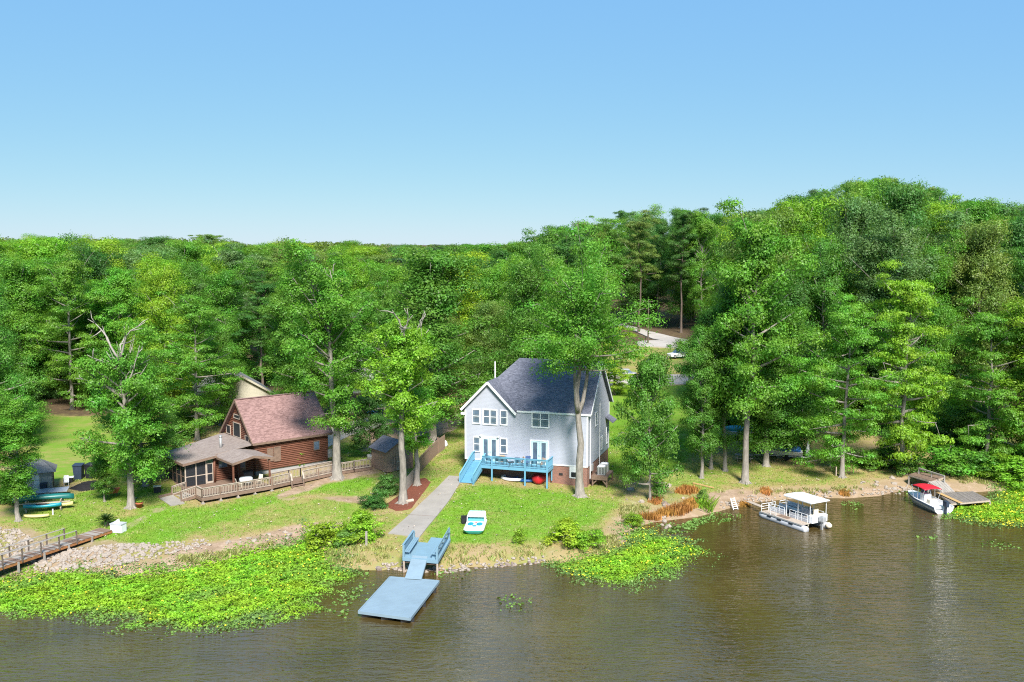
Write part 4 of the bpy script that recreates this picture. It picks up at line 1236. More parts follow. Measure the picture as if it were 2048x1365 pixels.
# water toys under the deck
def torus_raft(name, label, px, rx, ry, r, m, rz=0.0, m2=None):
    g = G(*px)
    t = thing(name, label, 'raft', (g[0], g[1], g[2] + 0.02), rz)
    n = 20
    pts = [(rx * math.cos(6.2832 * k / n), ry * math.sin(6.2832 * k / n), r) for k in range(n + 1)]
    MB().tube(pts, r, 8, False).build('air_tube', M[m], t, True)
    MB().add([(rx * math.cos(6.2832 * k / n) * 0.95, ry * math.sin(6.2832 * k / n) * 0.95, r * 0.8) for k in range(n)], [tuple(range(n))]).build('floor', M[m2 or m], t)
    return t
torus_raft('inflatable_raft', 'white oval inflatable raft with blue floor lying under the blue deck', z1(628, 1190), 1.25, 1.0, 0.17, 'boatwhite', HA, 'blueplastic')
torus_raft('inflatable_raft', 'blue inflatable raft between the white raft and the red tube', z1(735, 1200), 1.2, 0.8, 0.16, 'blueplastic', HA + 0.2, 'boatwhite')
def hull(name, label, cat, g, rz, L, B, D, m, roll=0.0, deckm=None, cockpit=True, group=None, fat=1.0):
    t = thing(name, label, cat, g, rz, group)
    n = 13; secs = []; top = []
    for i in range(n):
        s = -1 + 2 * i / (n - 1)
        w = B / 2 * max(0.04, (1 - abs(s) ** (2.2 * fat))) ** 0.8
        sh = D * (0.75 + 0.25 * s * s)
        kz = 0.25 * D * abs(s) ** 4
        x = s * L / 2
        secs.append([(x, -w, sh), (x, -w * 0.92, kz + (sh - kz) * 0.5), (x, -w * 0.55, kz + 0.02), (x, 0, kz), (x, w * 0.55, kz + 0.02), (x, w * 0.92, kz + (sh - kz) * 0.5), (x, w, sh), (x, w * 0.5, sh + (0.06 * D if cockpit else 0.25 * D)), (x, -w * 0.5, sh + (0.06 * D if cockpit else 0.25 * D))])
    h = MB().loft(secs).build('hull', M[m], t, True)
    if cockpit:
        n2 = 16
        MB().tube([(L * 0.17 * math.cos(6.2832 * k / n2), B * 0.3 * math.sin(6.2832 * k / n2), D * 0.84) for k in range(n2 + 1)], 0.035, 6, False).build('cockpit_rim', M[deckm or 'black'], t, True)
        MB().add([(L * 0.16 * math.cos(6.2832 * k / n2), B * 0.29 * math.sin(6.2832 * k / n2), D * 0.845) for k in range(n2)], [tuple(range(n2))]).build('cockpit', M['black'], t)
    return t
g = G(*z1(845, 1232)); 
rt = hull('towable_tube', 'red inflatable towable tube under the right end of the blue deck', 'raft', (g[0], g[1] + 0.6, g[2] + 0.02), HA + 1.75, 2.2, 1.5, 0.85, 'redplastic', cockpit=False, fat=1.6)
g = G(*z1(795, 1215))
hull('paddle_board', 'pink and white board leaning between the blue raft and red tube', 'paddle board', (g[0], g[1] + 0.3, g[2] + 0.02), HA + 2.4, 2.0, 0.5, 0.12, 'cream', cockpit=False)

# air conditioners on their wooden stand
au, av = W + 1.15, 1.9
g = h2w(au, av); gz0 = hgt(g[0], g[1])
st = thing('wooden_stand', 'brown timber stand carrying the air conditioners beside the grey house', 'stand', (g[0], g[1], gz0), HA)
MB().bb(-0.85, 0.85, -1.3, 1.6, 1.0, 1.12).build('platform', M['cedar'], st)
for x in (-0.75, 0.75):
    for y in (-1.2, 1.5): bx('leg', M['cedar'], st, x - 0.07, x + 0.07, y - 0.07, y + 0.07, -0.2, 0.998)
for s in (-1, 1):
    MB().bar((s * 0.7, -1.22, 0.25), (0, -1.22, 0.95), 0.06, 0.12).build('brace', M['cedar'], st)
bx('apron', M['cedar'], st, -0.85, 0.85, -1.36, -1.302, 0.7, 1.1)
for k, (y, lb) in enumerate(((-0.5, 'nearer of the two on the wooden stand'), (0.8, 'farther of the two on the wooden stand'))):
    q = h2w(au + 0.05, av + y)
    ac = thing('air_conditioner', 'grey air conditioner unit, ' + lb, 'air conditioner', (q[0], q[1], gz0 + 1.122), HA, 'air conditioners')
    MB().box((0, 0, 0.45), (0.85, 0.85, 0.9)).build('casing', M['galv'], ac, bevel=0.04)
    MB().tube([(0, 0, 0.9), (0, 0, 0.96)], [0.38, 0.34], 16).build('fan_guard', M['white'], ac)
    for j in range(5): bx('louvre', M['darkmetal'], ac, -0.36 + j * 0.16, -0.30 + j * 0.16, -0.432, -0.424, 0.1, 0.8)

# ------------------------------------------------------------------ the log cabin
CA = math.radians(40)
CO = np.array([-27.31, 101.01]); C1 = np.array([math.cos(CA), math.sin(CA)]); C2 = np.array([-C1[1], C1[0]])
def c2w(x, y, z=0.0):
    p = CO + C1 * x + C2 * y
    return np.array([p[0], p[1], z])
def w2c(p):
    r = np.array(p[:2]) - CO
    return np.array([r @ C1, r @ C2, p[2]])
def cplane(px, py, axis, val):
    """pixel -> cabin coordinates on the plane x = val (axis 0) or y = val (axis 1)"""
    n = C1 if axis == 0 else C2
    d = ray(px, py); o = np.array([0, 0, H])
    t = (val - (o[:2] - CO) @ n) / (d[:2] @ n)
    return w2c(o + d * t)
def z2(zx, zy): return 300 + zx * 480 / 2048, 740 + zy * 480 / 2048

cab = thing('log_cabin', 'brown log cabin with steep red-brown roof and screened porch', 'cabin', (CO[0], CO[1], 0), CA)
CL, CW, CZE, CZR = 9.5, 8.26, 5.3, 9.46
X0, X1, Y0, Y1, CB = 0.45, 9.1, 0.4, 7.86, 2.3
def log_wall(p, q, z0, z1_, nrm, name='log_wall', clip=None):
    """stack of half-round logs from p to q; clip(z) gives the end insets (a, b) in metres"""
    mb = MB(); lh = 0.2; z = z0
    p = np.array(p, float); q = np.array(q, float); L = np.linalg.norm(q - p); u = (q - p) / L; nn = np.array(nrm, float)
    while z < z1_ - 0.02:
        h = min(lh, z1_ - z)
        a, b = clip(z + h * 0.6) if clip else (0, L)
        if b - a > 0.1:
            pr = [(0.0, 0.0), (0.05, 0.02), (0.085, 0.06), (0.095, 0.1), (0.085, 0.14), (0.05, 0.18), (0.0, 0.2), (-0.12, 0.2), (-0.12, 0.0)]
            secs = []
            for s in (a, b):
                c = p + u * s
                secs.append([(c[0] + nn[0] * o, c[1] + nn[1] * o, z + hh * h / 0.2) for o, hh in pr])
            mb.loft(secs)
        z += h
    return mb.build(name, M['log'], cab)
log_wall((X0, Y0), (X1, Y0), CB, 5.55, (0, -1))
log_wall((X1, Y0), (X1, Y1), CB, 9.0, (1, 0), clip=lambda z: (max(0, (z - 5.5) * 0.98), (Y1 - Y0) - max(0, (z - 5.5) * 0.98)))
log_wall((X0, Y1), (X1, Y1), CB, 5.55, (0, 1))
log_wall((X0, Y0), (X0, Y1), CB, 9.0, (-1, 0), clip=lambda z: (max(0, (z - 5.5) * 0.98), (Y1 - Y0) - max(0, (z - 5.5) * 0.98)))
bx('foundation', M['block'], cab, X0 + 0.1, X1 - 0.1, Y0 + 0.1, Y1 - 0.1, 1.0, CB - 0.003)
rm = MB()
rm.prism([(0, 0, CZE), (CL, 0, CZE), (CL, CW / 2, CZR), (0, CW / 2, CZR)], (0, 0, 0.14))
rm.prism([(0, CW, CZE), (CL, CW, CZE), (CL, CW / 2, CZR - 0.002), (0, CW / 2, CZR - 0.002)], (0, 0, 0.14))
rm.build('roof', M['brown_roof'], cab)
MB().bar((0, CW / 2, CZR + 0.15), (CL, CW / 2, CZR + 0.15), 0.3, 0.05).build('ridge_cap', M['brown_roof'], cab)
fa = MB()
for x in (-0.03, CL + 0.03):
    fa.bar((x, -0.03, CZE + 0.0), (x, CW / 2, CZR + 0.02), 0.05, 0.26); fa.bar((x, CW + 0.03, CZE), (x, CW / 2, CZR + 0.02), 0.05, 0.26)
fa.bb(0, CL, -0.05, -0.005, CZE - 0.12, CZE + 0.1)
fa.build('fascia', M['cedar'], cab)
MB().tube([cplane(*z2(1320, 228), 1, 3.0), cplane(*z2(1320, 215), 1, 3.0) + np.array([0, 0, 0.5])], 0.09, 8).build('roof_vent', M['black'], cab)

def cab_window_y(zx0, zy0, zx1, zy1, m='glass'):
    a = cplane(*z2(zx0, (zy0 + zy1) / 2), 1, Y0 - 0.1); b = cplane(*z2(zx1, (zy0 + zy1) / 2), 1, Y0 - 0.1)
    c = cplane(*z2((zx0 + zx1) / 2, zy1), 1, Y0 - 0.1)[2]; d = cplane(*z2((zx0 + zx1) / 2, zy0), 1, Y0 - 0.1)[2]
    u0, u1 = a[0], b[0]; y = Y0 - 0.1
    f = MB(); w = 0.07
    f.bb(u0, u1, y - 0.05, y + 0.06, d - w, d); f.bb(u0, u1, y - 0.06, y + 0.06, c, c + w); f.bb(u0, u0 + w, y - 0.05, y + 0.06, c + w, d - w); f.bb(u1 - w, u1, y - 0.05, y + 0.06, c + w, d - w)
    o = f.build('window', M['cedar'], cab)
    bx('pane', M[m], o, u0 + w, u1 - w, y - 0.015, y + 0.05, c + w, d - w)
cab_window_y(1395, 605, 1448, 685)
cab_window_y(1000, 668, 1052, 782, 'cedar'); cab_window_y(1058, 655, 1115, 780, 'cedar')
def cab_window_x(zx0, zy0, zx1, zy1):
    x = X0 - 0.1
    a = cplane(*z2(zx0, (zy0 + zy1) / 2), 0, x); b = cplane(*z2(zx1, (zy0 + zy1) / 2), 0, x)
    c = cplane(*z2((zx0 + zx1) / 2, zy1), 0, x)[2]; d = cplane(*z2((zx0 + zx1) / 2, zy0), 0, x)[2]
    v0, v1 = min(a[1], b[1]), max(a[1], b[1])
    f = MB(); w = 0.08
    f.bb(x - 0.05, x + 0.06, v0, v1, d - w, d); f.bb(x - 0.06, x + 0.06, v0, v1, c, c + w); f.bb(x - 0.05, x + 0.06, v0, v0 + w, c + w, d - w); f.bb(x - 0.05, x + 0.06, v1 - w, v1, c + w, d - w)
    o = f.build('gable_window', M['palewood'], cab)
    bx('pane', M['screenfill'], o, x - 0.015, x + 0.05, v0 + w, v1 - w, c + w, d - w)
cab_window_x(712, 452, 772, 575); cab_window_x(652, 470, 688, 545); cab_window_x(716, 382, 765, 418); cab_window_x(812, 562, 845, 622)
bx('electric_meter', M['galv'], cab, *sorted((cplane(*z2(1520, 760), 1, Y0 - 0.2)[0], cplane(*z2(1552, 760), 1, Y0 - 0.2)[0])), Y0 - 0.25, Y0 - 0.1, 2.6, 3.5)

# screened porch
PF = 1.92
def pz(x): return 4.28 + (5.22 - 4.28) * (x + 7.6) / 8.0
po = MB()
po.prism([(-7.6, -0.35, pz(-7.6)), (-4.1, -0.35, pz(-4.1)), (-4.1, 0.3, pz(-4.1)), (0.36, 0.3, pz(0.36)), (0.36, 8.2, pz(0.36)), (-7.6, 5.9, pz(-7.6))], (0, 0, 0.12))
po.build('porch_roof', M['grey_roof'], cab)
en = MB()   # entry roof, ridge towards the lake
ez0, ez1 = 4.52, 4.98
en.prism([(-4.1, -4.2, ez0), (-1.85, -4.2, ez1), (-1.85, 2.0, ez1), (-4.1, 0.4, ez0 + 0.03)], (0, 0, 0.11))
en.prism([(0.42, -4.2, ez0), (-1.85, -4.2, ez1 - 0.002), (-1.85, 1.0, ez1 - 0.002), (0.42, 0.35, ez0)], (0, 0, 0.11))
en.build('entry_roof', M['grey_roof'], cab)
pf = MB()
pf.bar((-7.63, -0.38, pz(-7.6) + 0.0), (-4.1, -0.38, pz(-4.1) + 0.0), 0.05, 0.24)
pf.bar((-7.63, -0.38, pz(-7.6)), (-7.63, 5.9, pz(-7.6)), 0.05, 0.24)
pf.bar((-4.13, -4.23, ez0), (-1.85, -4.23, ez1), 0.05, 0.24); pf.bar((0.45, -4.23, ez0), (-1.85, -4.23, ez1), 0.05, 0.24)
pf.bar((-4.13, -4.2, ez0), (-4.13, -0.4, ez0 + 0.0), 0.05, 0.2)
pf.build('porch_fascia', M['cedar'], cab)
bx('porch_floor', M['cedar'], cab, -7.35, X0 - 0.12, 0.05, 5.7, PF - 0.25, PF)
sp_ = c2w(-3.2, 1.4)
fl = MB(); pp = cplane(*z2(605, 690), 1, 2.2)
fl.tube([(pp[0], 2.2, pz(pp[0]) - 0.1), (pp[0], 2.2, pz(pp[0]) + 1.25)], 0.13, 10); fl.tube([(pp[0], 2.2, pz(pp[0]) + 1.25), (pp[0], 2.2, pz(pp[0]) + 1.4)], 0.18, 10)
fl.build('stovepipe', M['galv'], cab, True)
def ppost(x, y, z1_, m='palewood', w=0.055): bx('porch_post', M[m], cab, x - w, x + w, y - w, y + w, PF + 0.001, z1_)
for x in (-7.25, -6.15, -5.1): ppost(x, 0.1, pz(x) - 0.01)
for k in range(1, 6): ppost(-7.25, 0.1 + k * 1.1, pz(-7.25) - 0.01, 'cedar')
MB().tube([(-4.2, 0.1, PF), (-4.2, 0.1, pz(-4.2))], 0.14, 8).build('log_post', M['log'], cab, True)
mr = MB(); mr.bb(-7.19, -6.21, 0.07, 0.13, PF + 0.95, PF + 1.03); mr.bb(-6.09, -5.16, 0.07, 0.13, PF + 0.95, PF + 1.03)
mr.build('mid_rail', M['palewood'], cab)
for k in range(5): bx('mid_rail', M['cedar'], cab, -7.28, -7.22, 0.16 + k * 1.1, 1.14 + k * 1.1, PF + 0.95, PF + 1.02)
for a, b in ((-7.19, -6.21), (-6.09, -5.16)):
    bx('screen_panel', M['screen'], cab, a, b, 0.09, 0.11, PF + 0.02, PF + 0.948); 
    MB().prism([(a, 0.09, PF + 1.032), (b, 0.09, PF + 1.032), (b, 0.09, pz(b) - 0.02), (a, 0.09, pz(a) - 0.02)], (0, 0.02, 0)).build('screen_panel', M['screen'], cab)
for k in range(5):
    bx('screen_panel', M['screen'], cab, -7.26, -7.24, 0.16 + k * 1.1, 1.14 + k * 1.1, PF + 0.02, PF + 0.948)
    bx('screen_panel', M['screen'], cab, -7.26, -7.24, 0.16 + k * 1.1, 1.14 + k * 1.1, PF + 1.022, pz(-7.25) - 0.01)
sdoor = MB(); sdoor.bb(-5.04, -4.96, 0.06, 0.14, PF + 0.02, PF + 2.1); sdoor.bb(-4.42, -4.34, 0.06, 0.14, PF + 0.02, PF + 2.1); sdoor.bb(-4.96, -4.42, 0.06, 0.14, PF + 0.02, PF + 0.2)
sdoor.bb(-4.96, -4.42, 0.06, 0.14, PF + 0.95, PF + 1.05); sdoor.bb(-4.96, -4.42, 0.06, 0.14, PF + 2.0, PF + 2.1)
so = sdoor.build('screen_door', M['palewood'], cab)
bx('mesh_panel', M['screen'], so, -4.96, -4.42, 0.09, 0.11, PF + 0.2, PF + 2.0)
# wall behind the entry deck
log_wall((-4.0, 0.62), (X0 - 0.13, 0.62), PF, 4.55, (0, -1), 'entry_wall')
f = MB().bb(-3.6, -2.6, 0.44, 0.52, PF + 1.3, PF + 2.1).build('entry_window', M['cedar'], cab)
bx('pane', M['glass'], f, -3.53, -2.67, 0.42, 0.44, PF + 1.37, PF + 2.03)
d_ = bx('entry_door', M['cedar'], cab, -1.5, -0.6, 0.42, 0.52, PF + 0.01, PF + 2.05)
bx('pane', M['glass'], d_, -1.38, -0.72, 0.40, 0.419, PF + 1.0, PF + 1.9)
# pillars under the porch
for x in (-7.1, -5.2, -3.2):
    for y in (0.5, 2.8, 5.2):
        g = c2w(x, y); bx('pier', M['block'], cab, x - 0.15, x + 0.15, y - 0.15, y + 0.15, hgt(g[0], g[1]) - 0.2, PF - 0.252)
bx('porch_skirt', M['cedar'], cab, -7.42, -7.36, 0.0, 5.7, PF - 0.4, PF - 0.02)

# cabin deck with stairs (one thing) and its railing
cd = thing('cabin_deck', 'weathered brown timber deck with balustrade in front of the log cabin', 'deck', (CO[0], CO[1], 0), CA)
DX0, DX1, DY0 = -7.75, -0.35, -5.2
np_ = 34; pw = (0.02 - DY0) / np_
pm = MB().bb(0, DX1 - DX0, 0, pw - 0.012, -0.04, 0).mesh('deck_plank', M['cedar'])
for i in range(np_): put(pm, 'plank', cd, (DX0, DY0 + i * pw, PF))
jm = MB(); jm.bb(DX0, DX1, DY0 - 0.05, DY0, PF - 0.28, PF - 0.0); jm.bb(DX0 - 0.05, DX0, DY0 - 0.05, 0, PF - 0.28, PF); jm.bb(DX1, DX1 + 0.05, DY0 - 0.05, 0, PF - 0.28, PF)
jm.build('rim_joist', M['cedar'], cd)
for x in np.linspace(DX0 + 0.1, DX1 - 0.1, 5):
    for y in (DY0 + 0.06, -2.4):
        g = c2w(x, y); h0 = hgt(g[0], g[1])
        bx('post', M['palewood'], cd, x - 0.07, x + 0.07, y - 0.07, y + 0.07, h0 - 0.2, PF - 0.042)
        bx('footing', M['concrete'], cd, x - 0.16, x + 0.16, y - 0.16, y + 0.16, h0 - 0.2, h0 + 0.1)
BAL = {}
def rail_w(parent, p, q, hgt_=0.95, m='palewood', mbal='palewood', posts=True, spacing=0.16, pstep=1.8):
    """balustrade between two points given in the parent's frame"""
    p = np.array(p, float); q = np.array(q, float); L = np.linalg.norm(q - p)
    o = MB().bar((p[0], p[1], p[2] + hgt_), (q[0], q[1], q[2] + hgt_), 0.15, 0.045).build('top_rail', M[m], parent)
    MB().bar((p[0], p[1], p[2] + hgt_ - 0.09), (q[0], q[1], q[2] + hgt_ - 0.09), 0.04, 0.09).build('sub_rail', M[m], o)
    MB().bar((p[0], p[1], p[2] + 0.1), (q[0], q[1], q[2] + 0.1), 0.04, 0.09).build('bottom_rail', M[m], o)
    n = max(1, int(L / spacing))
    key = (round(hgt_, 2), mbal)
    if key not in BAL: BAL[key] = MB().bb(-0.02, 0.02, -0.02, 0.02, 0.08, hgt_ - 0.06).mesh('baluster', M[mbal])
    for i in range(n):
        c = p + (q - p) * (i + 0.5) / n
        put(BAL[key], 'baluster', o, tuple(c), (0, 0, math.atan2(q[1] - p[1], q[0] - p[0])))
    if posts:
        k = max(1, round(L / pstep))
        for i in range(k + 1):
            c = p + (q - p) * i / k
            bx('rail_post', M['cedar'], parent, c[0] - 0.05, c[0] + 0.05, c[1] - 0.05, c[1] + 0.05, c[2] - 0.3, c[2] + hgt_ - 0.02)
rail_w(cd, (DX0 + 0.05, DY0 + 0.08, PF), (DX1 - 0.05, DY0 + 0.08, PF))
rail_w(cd, (DX0 + 0.05, DY0 + 0.08, PF), (DX0 + 0.05, -3.75, PF))
SYA, SYB = -3.7, -1.3
gb = c2w(-9.2, -2.5); gb = hgt(gb[0], gb[1])
for i in range(4):
    t = (i + 0.7) / 4.4; x = DX0 - 1.45 * t; z = PF + (gb - PF) * t - 0.06
    bx('tread', M['greywood'], cd, x - 0.19, x + 0.19, SYA + 0.08, SYB - 0.08, z - 0.05, z)
for y in (SYA, SYB):
    MB().bar((DX0, y, PF - 0.15), (DX0 - 1.5, y, gb + 0.02), 0.06, 0.26).build('stringer', M['cedar'], cd)
    rail_w(cd, (DX0, y, PF), (DX0 - 1.45, y, gb + 0.1), 0.9, spacing=0.2, pstep=1.4)
pd = [c2w(-9.1, -1.3), c2w(-9.1, -4.3), c2w(-10.5, -4.4), c2w(-10.5, -1.5)]
pad = MB().prism([(p[0], p[1], hgt(p[0], p[1]) + 0.09) for p in pd], (0, 0, -0.25)).build('stone_pad', M['concrete'])
tag(pad, 'grey concrete landing pad at the foot of the cabin deck stairs', 'paving')
a, b = c2w(-10.4, -1.1), c2w(-9.0, -0.9)
tag(MB().bar((a[0], a[1], hgt(*a[:2]) + 0.1), (b[0], b[1], hgt(*b[:2]) + 0.1), 0.2, 0.2).build('timber_edging', M['cedar']), 'brown timber lying along the concrete landing pad', 'timber')
for x, y in ((-4.0, -4.05), (-0.1, -4.05), (-1.6, -0.2)):
    bx('roof_post', M['log'], cab, x - 0.08, x + 0.08, y - 0.08, y + 0.08, PF + 0.002, ez0 + 0.02)

# boardwalk to the right of the deck
bw = thing('boardwalk', 'weathered brown boardwalk with balustrade running right from the cabin deck', 'boardwalk', (0, 0, 0))
rt_ = [z2(1045, 912), z2(1200, 880), z2(1335, 905), z2(1570, 805), z2(1740, 778), z2(1890, 757)]
def bw_pt(px, add=0.0):
    z = 2.9
    for _ in range(6):
        p = P(*px, z); z = max(hgt(p[0], p[1]) + 0.32, 1.95) + 0.95
    return np.array([p[0], p[1], z - 0.95])
A0 = bw_pt(rt_[0]); A1 = bw_pt(rt_[1]); A2 = bw_pt(z2(1300, 862)); A3 = bw_pt(rt_[3]); A4 = bw_pt(rt_[4]); A5 = bw_pt(rt_[5])
line = [A0, A1, A2, A3, A4, A5]
back = np.array([-0.35, 0.94, 0])
for p, q in ((A0, A1), (A2, A3), (A3, A4), (A4, A5)):
    rail_w(bw, p, q, pstep=1.7)
for p, q in ((A0, A1), (A1, A2), (A2, A3)):
    rail_w(bw, p + back * 1.5, q + back * 1.5, pstep=1.9)
for p, q in zip(line[:-1], line[1:]):
    L = np.linalg.norm(q - p); n = int(L / 0.15)
    az = math.atan2(q[1] - p[1], q[0] - p[0])
    pm2 = MB().bb(-0.068, 0.068, 0, 1.5, -0.04, 0).mesh('board', M['cedar'])
    for i in range(n):
        c = p + (q - p) * (i + 0.5) / n
        put(pm2, 'board', bw, tuple(c), (0, 0, math.atan2(back[1], back[0]) - math.pi / 2))
    MB().bar((p[0], p[1], p[2] - 0.16), (q[0], q[1], q[2] - 0.16), 0.06, 0.22).build('edge_beam', M['cedar'], bw)
for k in range(3):
    c = (A1 + A2) / 2 - back * (0.25 + 0.3 * k); 
    MB().box((c[0], c[1], A1[2] - 0.18 * (k + 1)), (1.5, 0.3, 0.05), math.atan2((A2 - A1)[1], (A2 - A1)[0])).build('tread', M['cedar'], bw)
for e in (A1, A2):
    rail_w(bw, e, e - back * 1.0 - np.array([0, 0, 0.55]), 0.9, pstep=1.0)

# things on the cabin deck
g = c2w(-2.2, -3.0, PF + 0.002)
t = thing('covered_table', 'round table under a pale blue cloth on the cabin deck', 'table', g, CA)
MB().loft([[(0.62 * math.cos(k * 0.3927), 0.62 * math.sin(k * 0.3927), 0.76) for k in range(16)], [(0.66 * math.cos(k * 0.3927), 0.66 * math.sin(k * 0.3927), 0.7) for k in range(16)],
           [((0.68 + 0.06 * (k % 2)) * math.cos(k * 0.3927), (0.68 + 0.06 * (k % 2)) * math.sin(k * 0.3927), 0.28 + 0.1 * (k % 3)) for k in range(16)]]).build('tablecloth', M['cloth'], t, True)
MB().tube([(0, 0, 0), (0, 0, 0.7)], 0.05, 8).build('pedestal', M['darkmetal'], t)
g = c2w(-1.6, -2.0, PF + 0.002)
t = thing('barbecue_grill', 'black lidded barbecue grill behind the cloth-covered table on the cabin deck', 'grill', g, CA)
MB().loft([[(x, 0.32 * math.cos(a), 0.95 + 0.32 * math.sin(a)) for a in np.linspace(0, math.pi, 8)] for x in (-0.5, 0.5)]).build('lid', M['black'], t)
MB().bb(-0.5, 0.5, -0.3, 0.3, 0.65, 0.948).build('firebox', M['black'], t)
for x in (-0.4, 0.4):
    for y in (-0.22, 0.22): MB().tube([(x, y, 0), (x, y, 0.65)], 0.025, 6).build('leg', M['black'], t)
def wchair(name, label, x, y, rz):
    g = c2w(x, y, PF + 0.002); t = thing(name, label, 'chair', g, CA + rz)
    MB().box((0, 0, 0.42), (0.5, 0.5, 0.05)).build('seat', M['cream'], t); MB().prism([(-0.25, 0.22, 0.42), (0.25, 0.22, 0.42), (0.25, 0.36, 0.98), (-0.25, 0.36, 0.98)], (0, 0.04, 0)).build('backrest', M['cream'], t)
    for a in (-0.21, 0.21):
        for b in (-0.2, 0.2): MB().tube([(a, b, 0), (a, b, 0.4)], 0.025, 5).build('leg', M['cream'], t)
wchair('deck_chair', 'cream plastic chair right of the cloth-covered table on the cabin deck', -1.1, -3.6, -1.2)
wchair('deck_chair', 'cream plastic chair left of the cloth-covered table on the cabin deck', -3.2, -3.5, 1.4)

# ------------------------------------------------------------------ shed, fence, upturned boat
g = G(800, 941)
SA = math.radians(38)
sh = thing('garden_shed', 'dark brown board shed with black roof behind the mulch bed', 'shed', (g[0], g[1], g[2]), SA)
s2, s3, hz = 1.6, 3.2, 2.3
for nm, a, b in (('front_wall', (-s2, 0), (s2, 0)), ('side_wall', (s2, 0), (s2, s3)), ('side_wall', (-s2, 0), (-s2, s3)), ('back_wall', (-s2, s3), (s2, s3))):
    L = math.dist(a, b); n = int(L / 0.2)
    o = MB().bar((a[0], a[1], hz / 2), (b[0], b[1], hz / 2), 0.06, hz - 0.004).build(nm, M['shedwood'], sh)
    if a[1] == b[1]: MB().prism([(a[0], a[1] - 0.03, hz), (b[0], a[1] - 0.03, hz), (0, a[1] - 0.03, hz + 0.95)], (0, 0.06, 0)).build('gable_boards', M['shedwood'], o)
    bt = MB().bb(-0.02, 0.02, -0.05, 0.05, 0.02, hz - 0.02).mesh('batten', M['shedwood'])
    for i in range(n + 1):
        put(bt, 'batten', o, (a[0] + (b[0] - a[0]) * i / n, a[1] + (b[1] - a[1]) * i / n, 0), (0, 0, math.atan2(b[1] - a[1], b[0] - a[0])))
for s in (-1, 1):
    MB().prism([(0, -0.25, hz + 1.0), (0, s3 + 0.25, hz + 1.0), (s * (s2 + 0.3), s3 + 0.25, hz - 0.12), (s * (s2 + 0.3), -0.25, hz - 0.12)], (0, 0, 0.06)).build('roof', M['roof'], sh)
dd = MB(); dd.bb(-0.55, 0.55, -0.10, -0.06, 0.1, 2.0); do = dd.build('door', M['shedwood'], sh)
db = MB(); db.bar((-0.5, -0.12, 0.2), (0.5, -0.12, 0.95), 0.03, 0.1); db.bar((-0.5, -0.125, 1.0), (0.5, -0.125, 1.0), 0.03, 0.1); db.bar((-0.5, -0.125, 0.15), (0.5, -0.125, 0.15), 0.03, 0.1); db.build('door_brace', M['palewood'], do)

fn = thing('board_fence', 'tall weathered brown board fence running back from the shed towards the grey house', 'fence', (0, 0, 0))
fp = [G(836, 950), G(858, 925), G(876, 908), G(890, 898)]
for p, q in zip(fp[:-1], fp[1:]):
    L = np.linalg.norm((q - p)[:2]); n = int(L / 0.19); az = math.atan2(q[1] - p[1], q[0] - p[0])
    brd = MB().bb(-0.085, 0.085, -0.012, 0.012, 0, 1.75).mesh('board', M['shedwood'])
    for i in range(n):
        c = p + (q - p) * (i + 0.5) / n
        put(brd, 'board', fn, (c[0], c[1], c[2] - 0.05 + random.uniform(-0.04, 0.04)), (0, 0, az))
    bx('post', M['cedar'], fn, p[0] - 0.07, p[0] + 0.07, p[1] - 0.07, p[1] + 0.07, p[2] - 0.1, p[2] + 1.95)
    MB().bar((p[0], p[1] + 0.05, p[2] + 1.4), (q[0], q[1] + 0.05, q[2] + 1.4), 0.04, 0.1).build('fence_rail', M['cedar'], fn)
fn2 = thing('board_fence', 'short weathered board fence panel leaning between the shed and the mulch bed', 'fence', (0, 0, 0))
p, q = G(812, 985), G(832, 960)
L = np.linalg.norm((q - p)[:2]); n = int(L / 0.17); az = math.atan2(q[1] - p[1], q[0] - p[0])
brd = MB().bb(-0.08, 0.08, -0.012, 0.012, 0, 1.5).mesh('board', M['greywood'])
for i in range(n):
    c = p + (q - p) * (i + 0.5) / n
    put(brd, 'board', fn2, (c[0], c[1], c[2] - 0.05 + random.uniform(-0.04, 0.04)), (0, 0, az))
g = G(760, 921)
t = hull('upturned_rowboat', 'upturned grey aluminium rowboat beside the shed', 'boat', (g[0], g[1], g[2] + 0.75), math.radians(-5), 3.0, 1.1, 0.5, 'galv', cockpit=False)
t.rotation_euler = (math.pi, 0, math.radians(-6))
g = G(878, 893)
t = thing('rubbish_pile', 'black bin bag and white sacks heaped at the end of the board fence', 'rubbish', g)
MB().loft([[(0.5 * f * math.cos(k * 0.785) * (1 + 0.1 * (k % 2)), 0.5 * f * math.sin(k * 0.785), zz) for k in range(8)] for f, zz in ((0.8, 0), (1.0, 0.3), (0.85, 0.8), (0.4, 1.1))]).build('black_bag', M['black'], t, True)
MB().loft([[(0.7 + 0.4 * f * math.cos(k * 0.785), -0.2 + 0.4 * f * math.sin(k * 0.785), zz) for k in range(8)] for f, zz in ((0.8, 0), (1.0, 0.25), (0.7, 0.6), (0.3, 0.75))]).build('white_sack', M['boatwhite'], t, True)

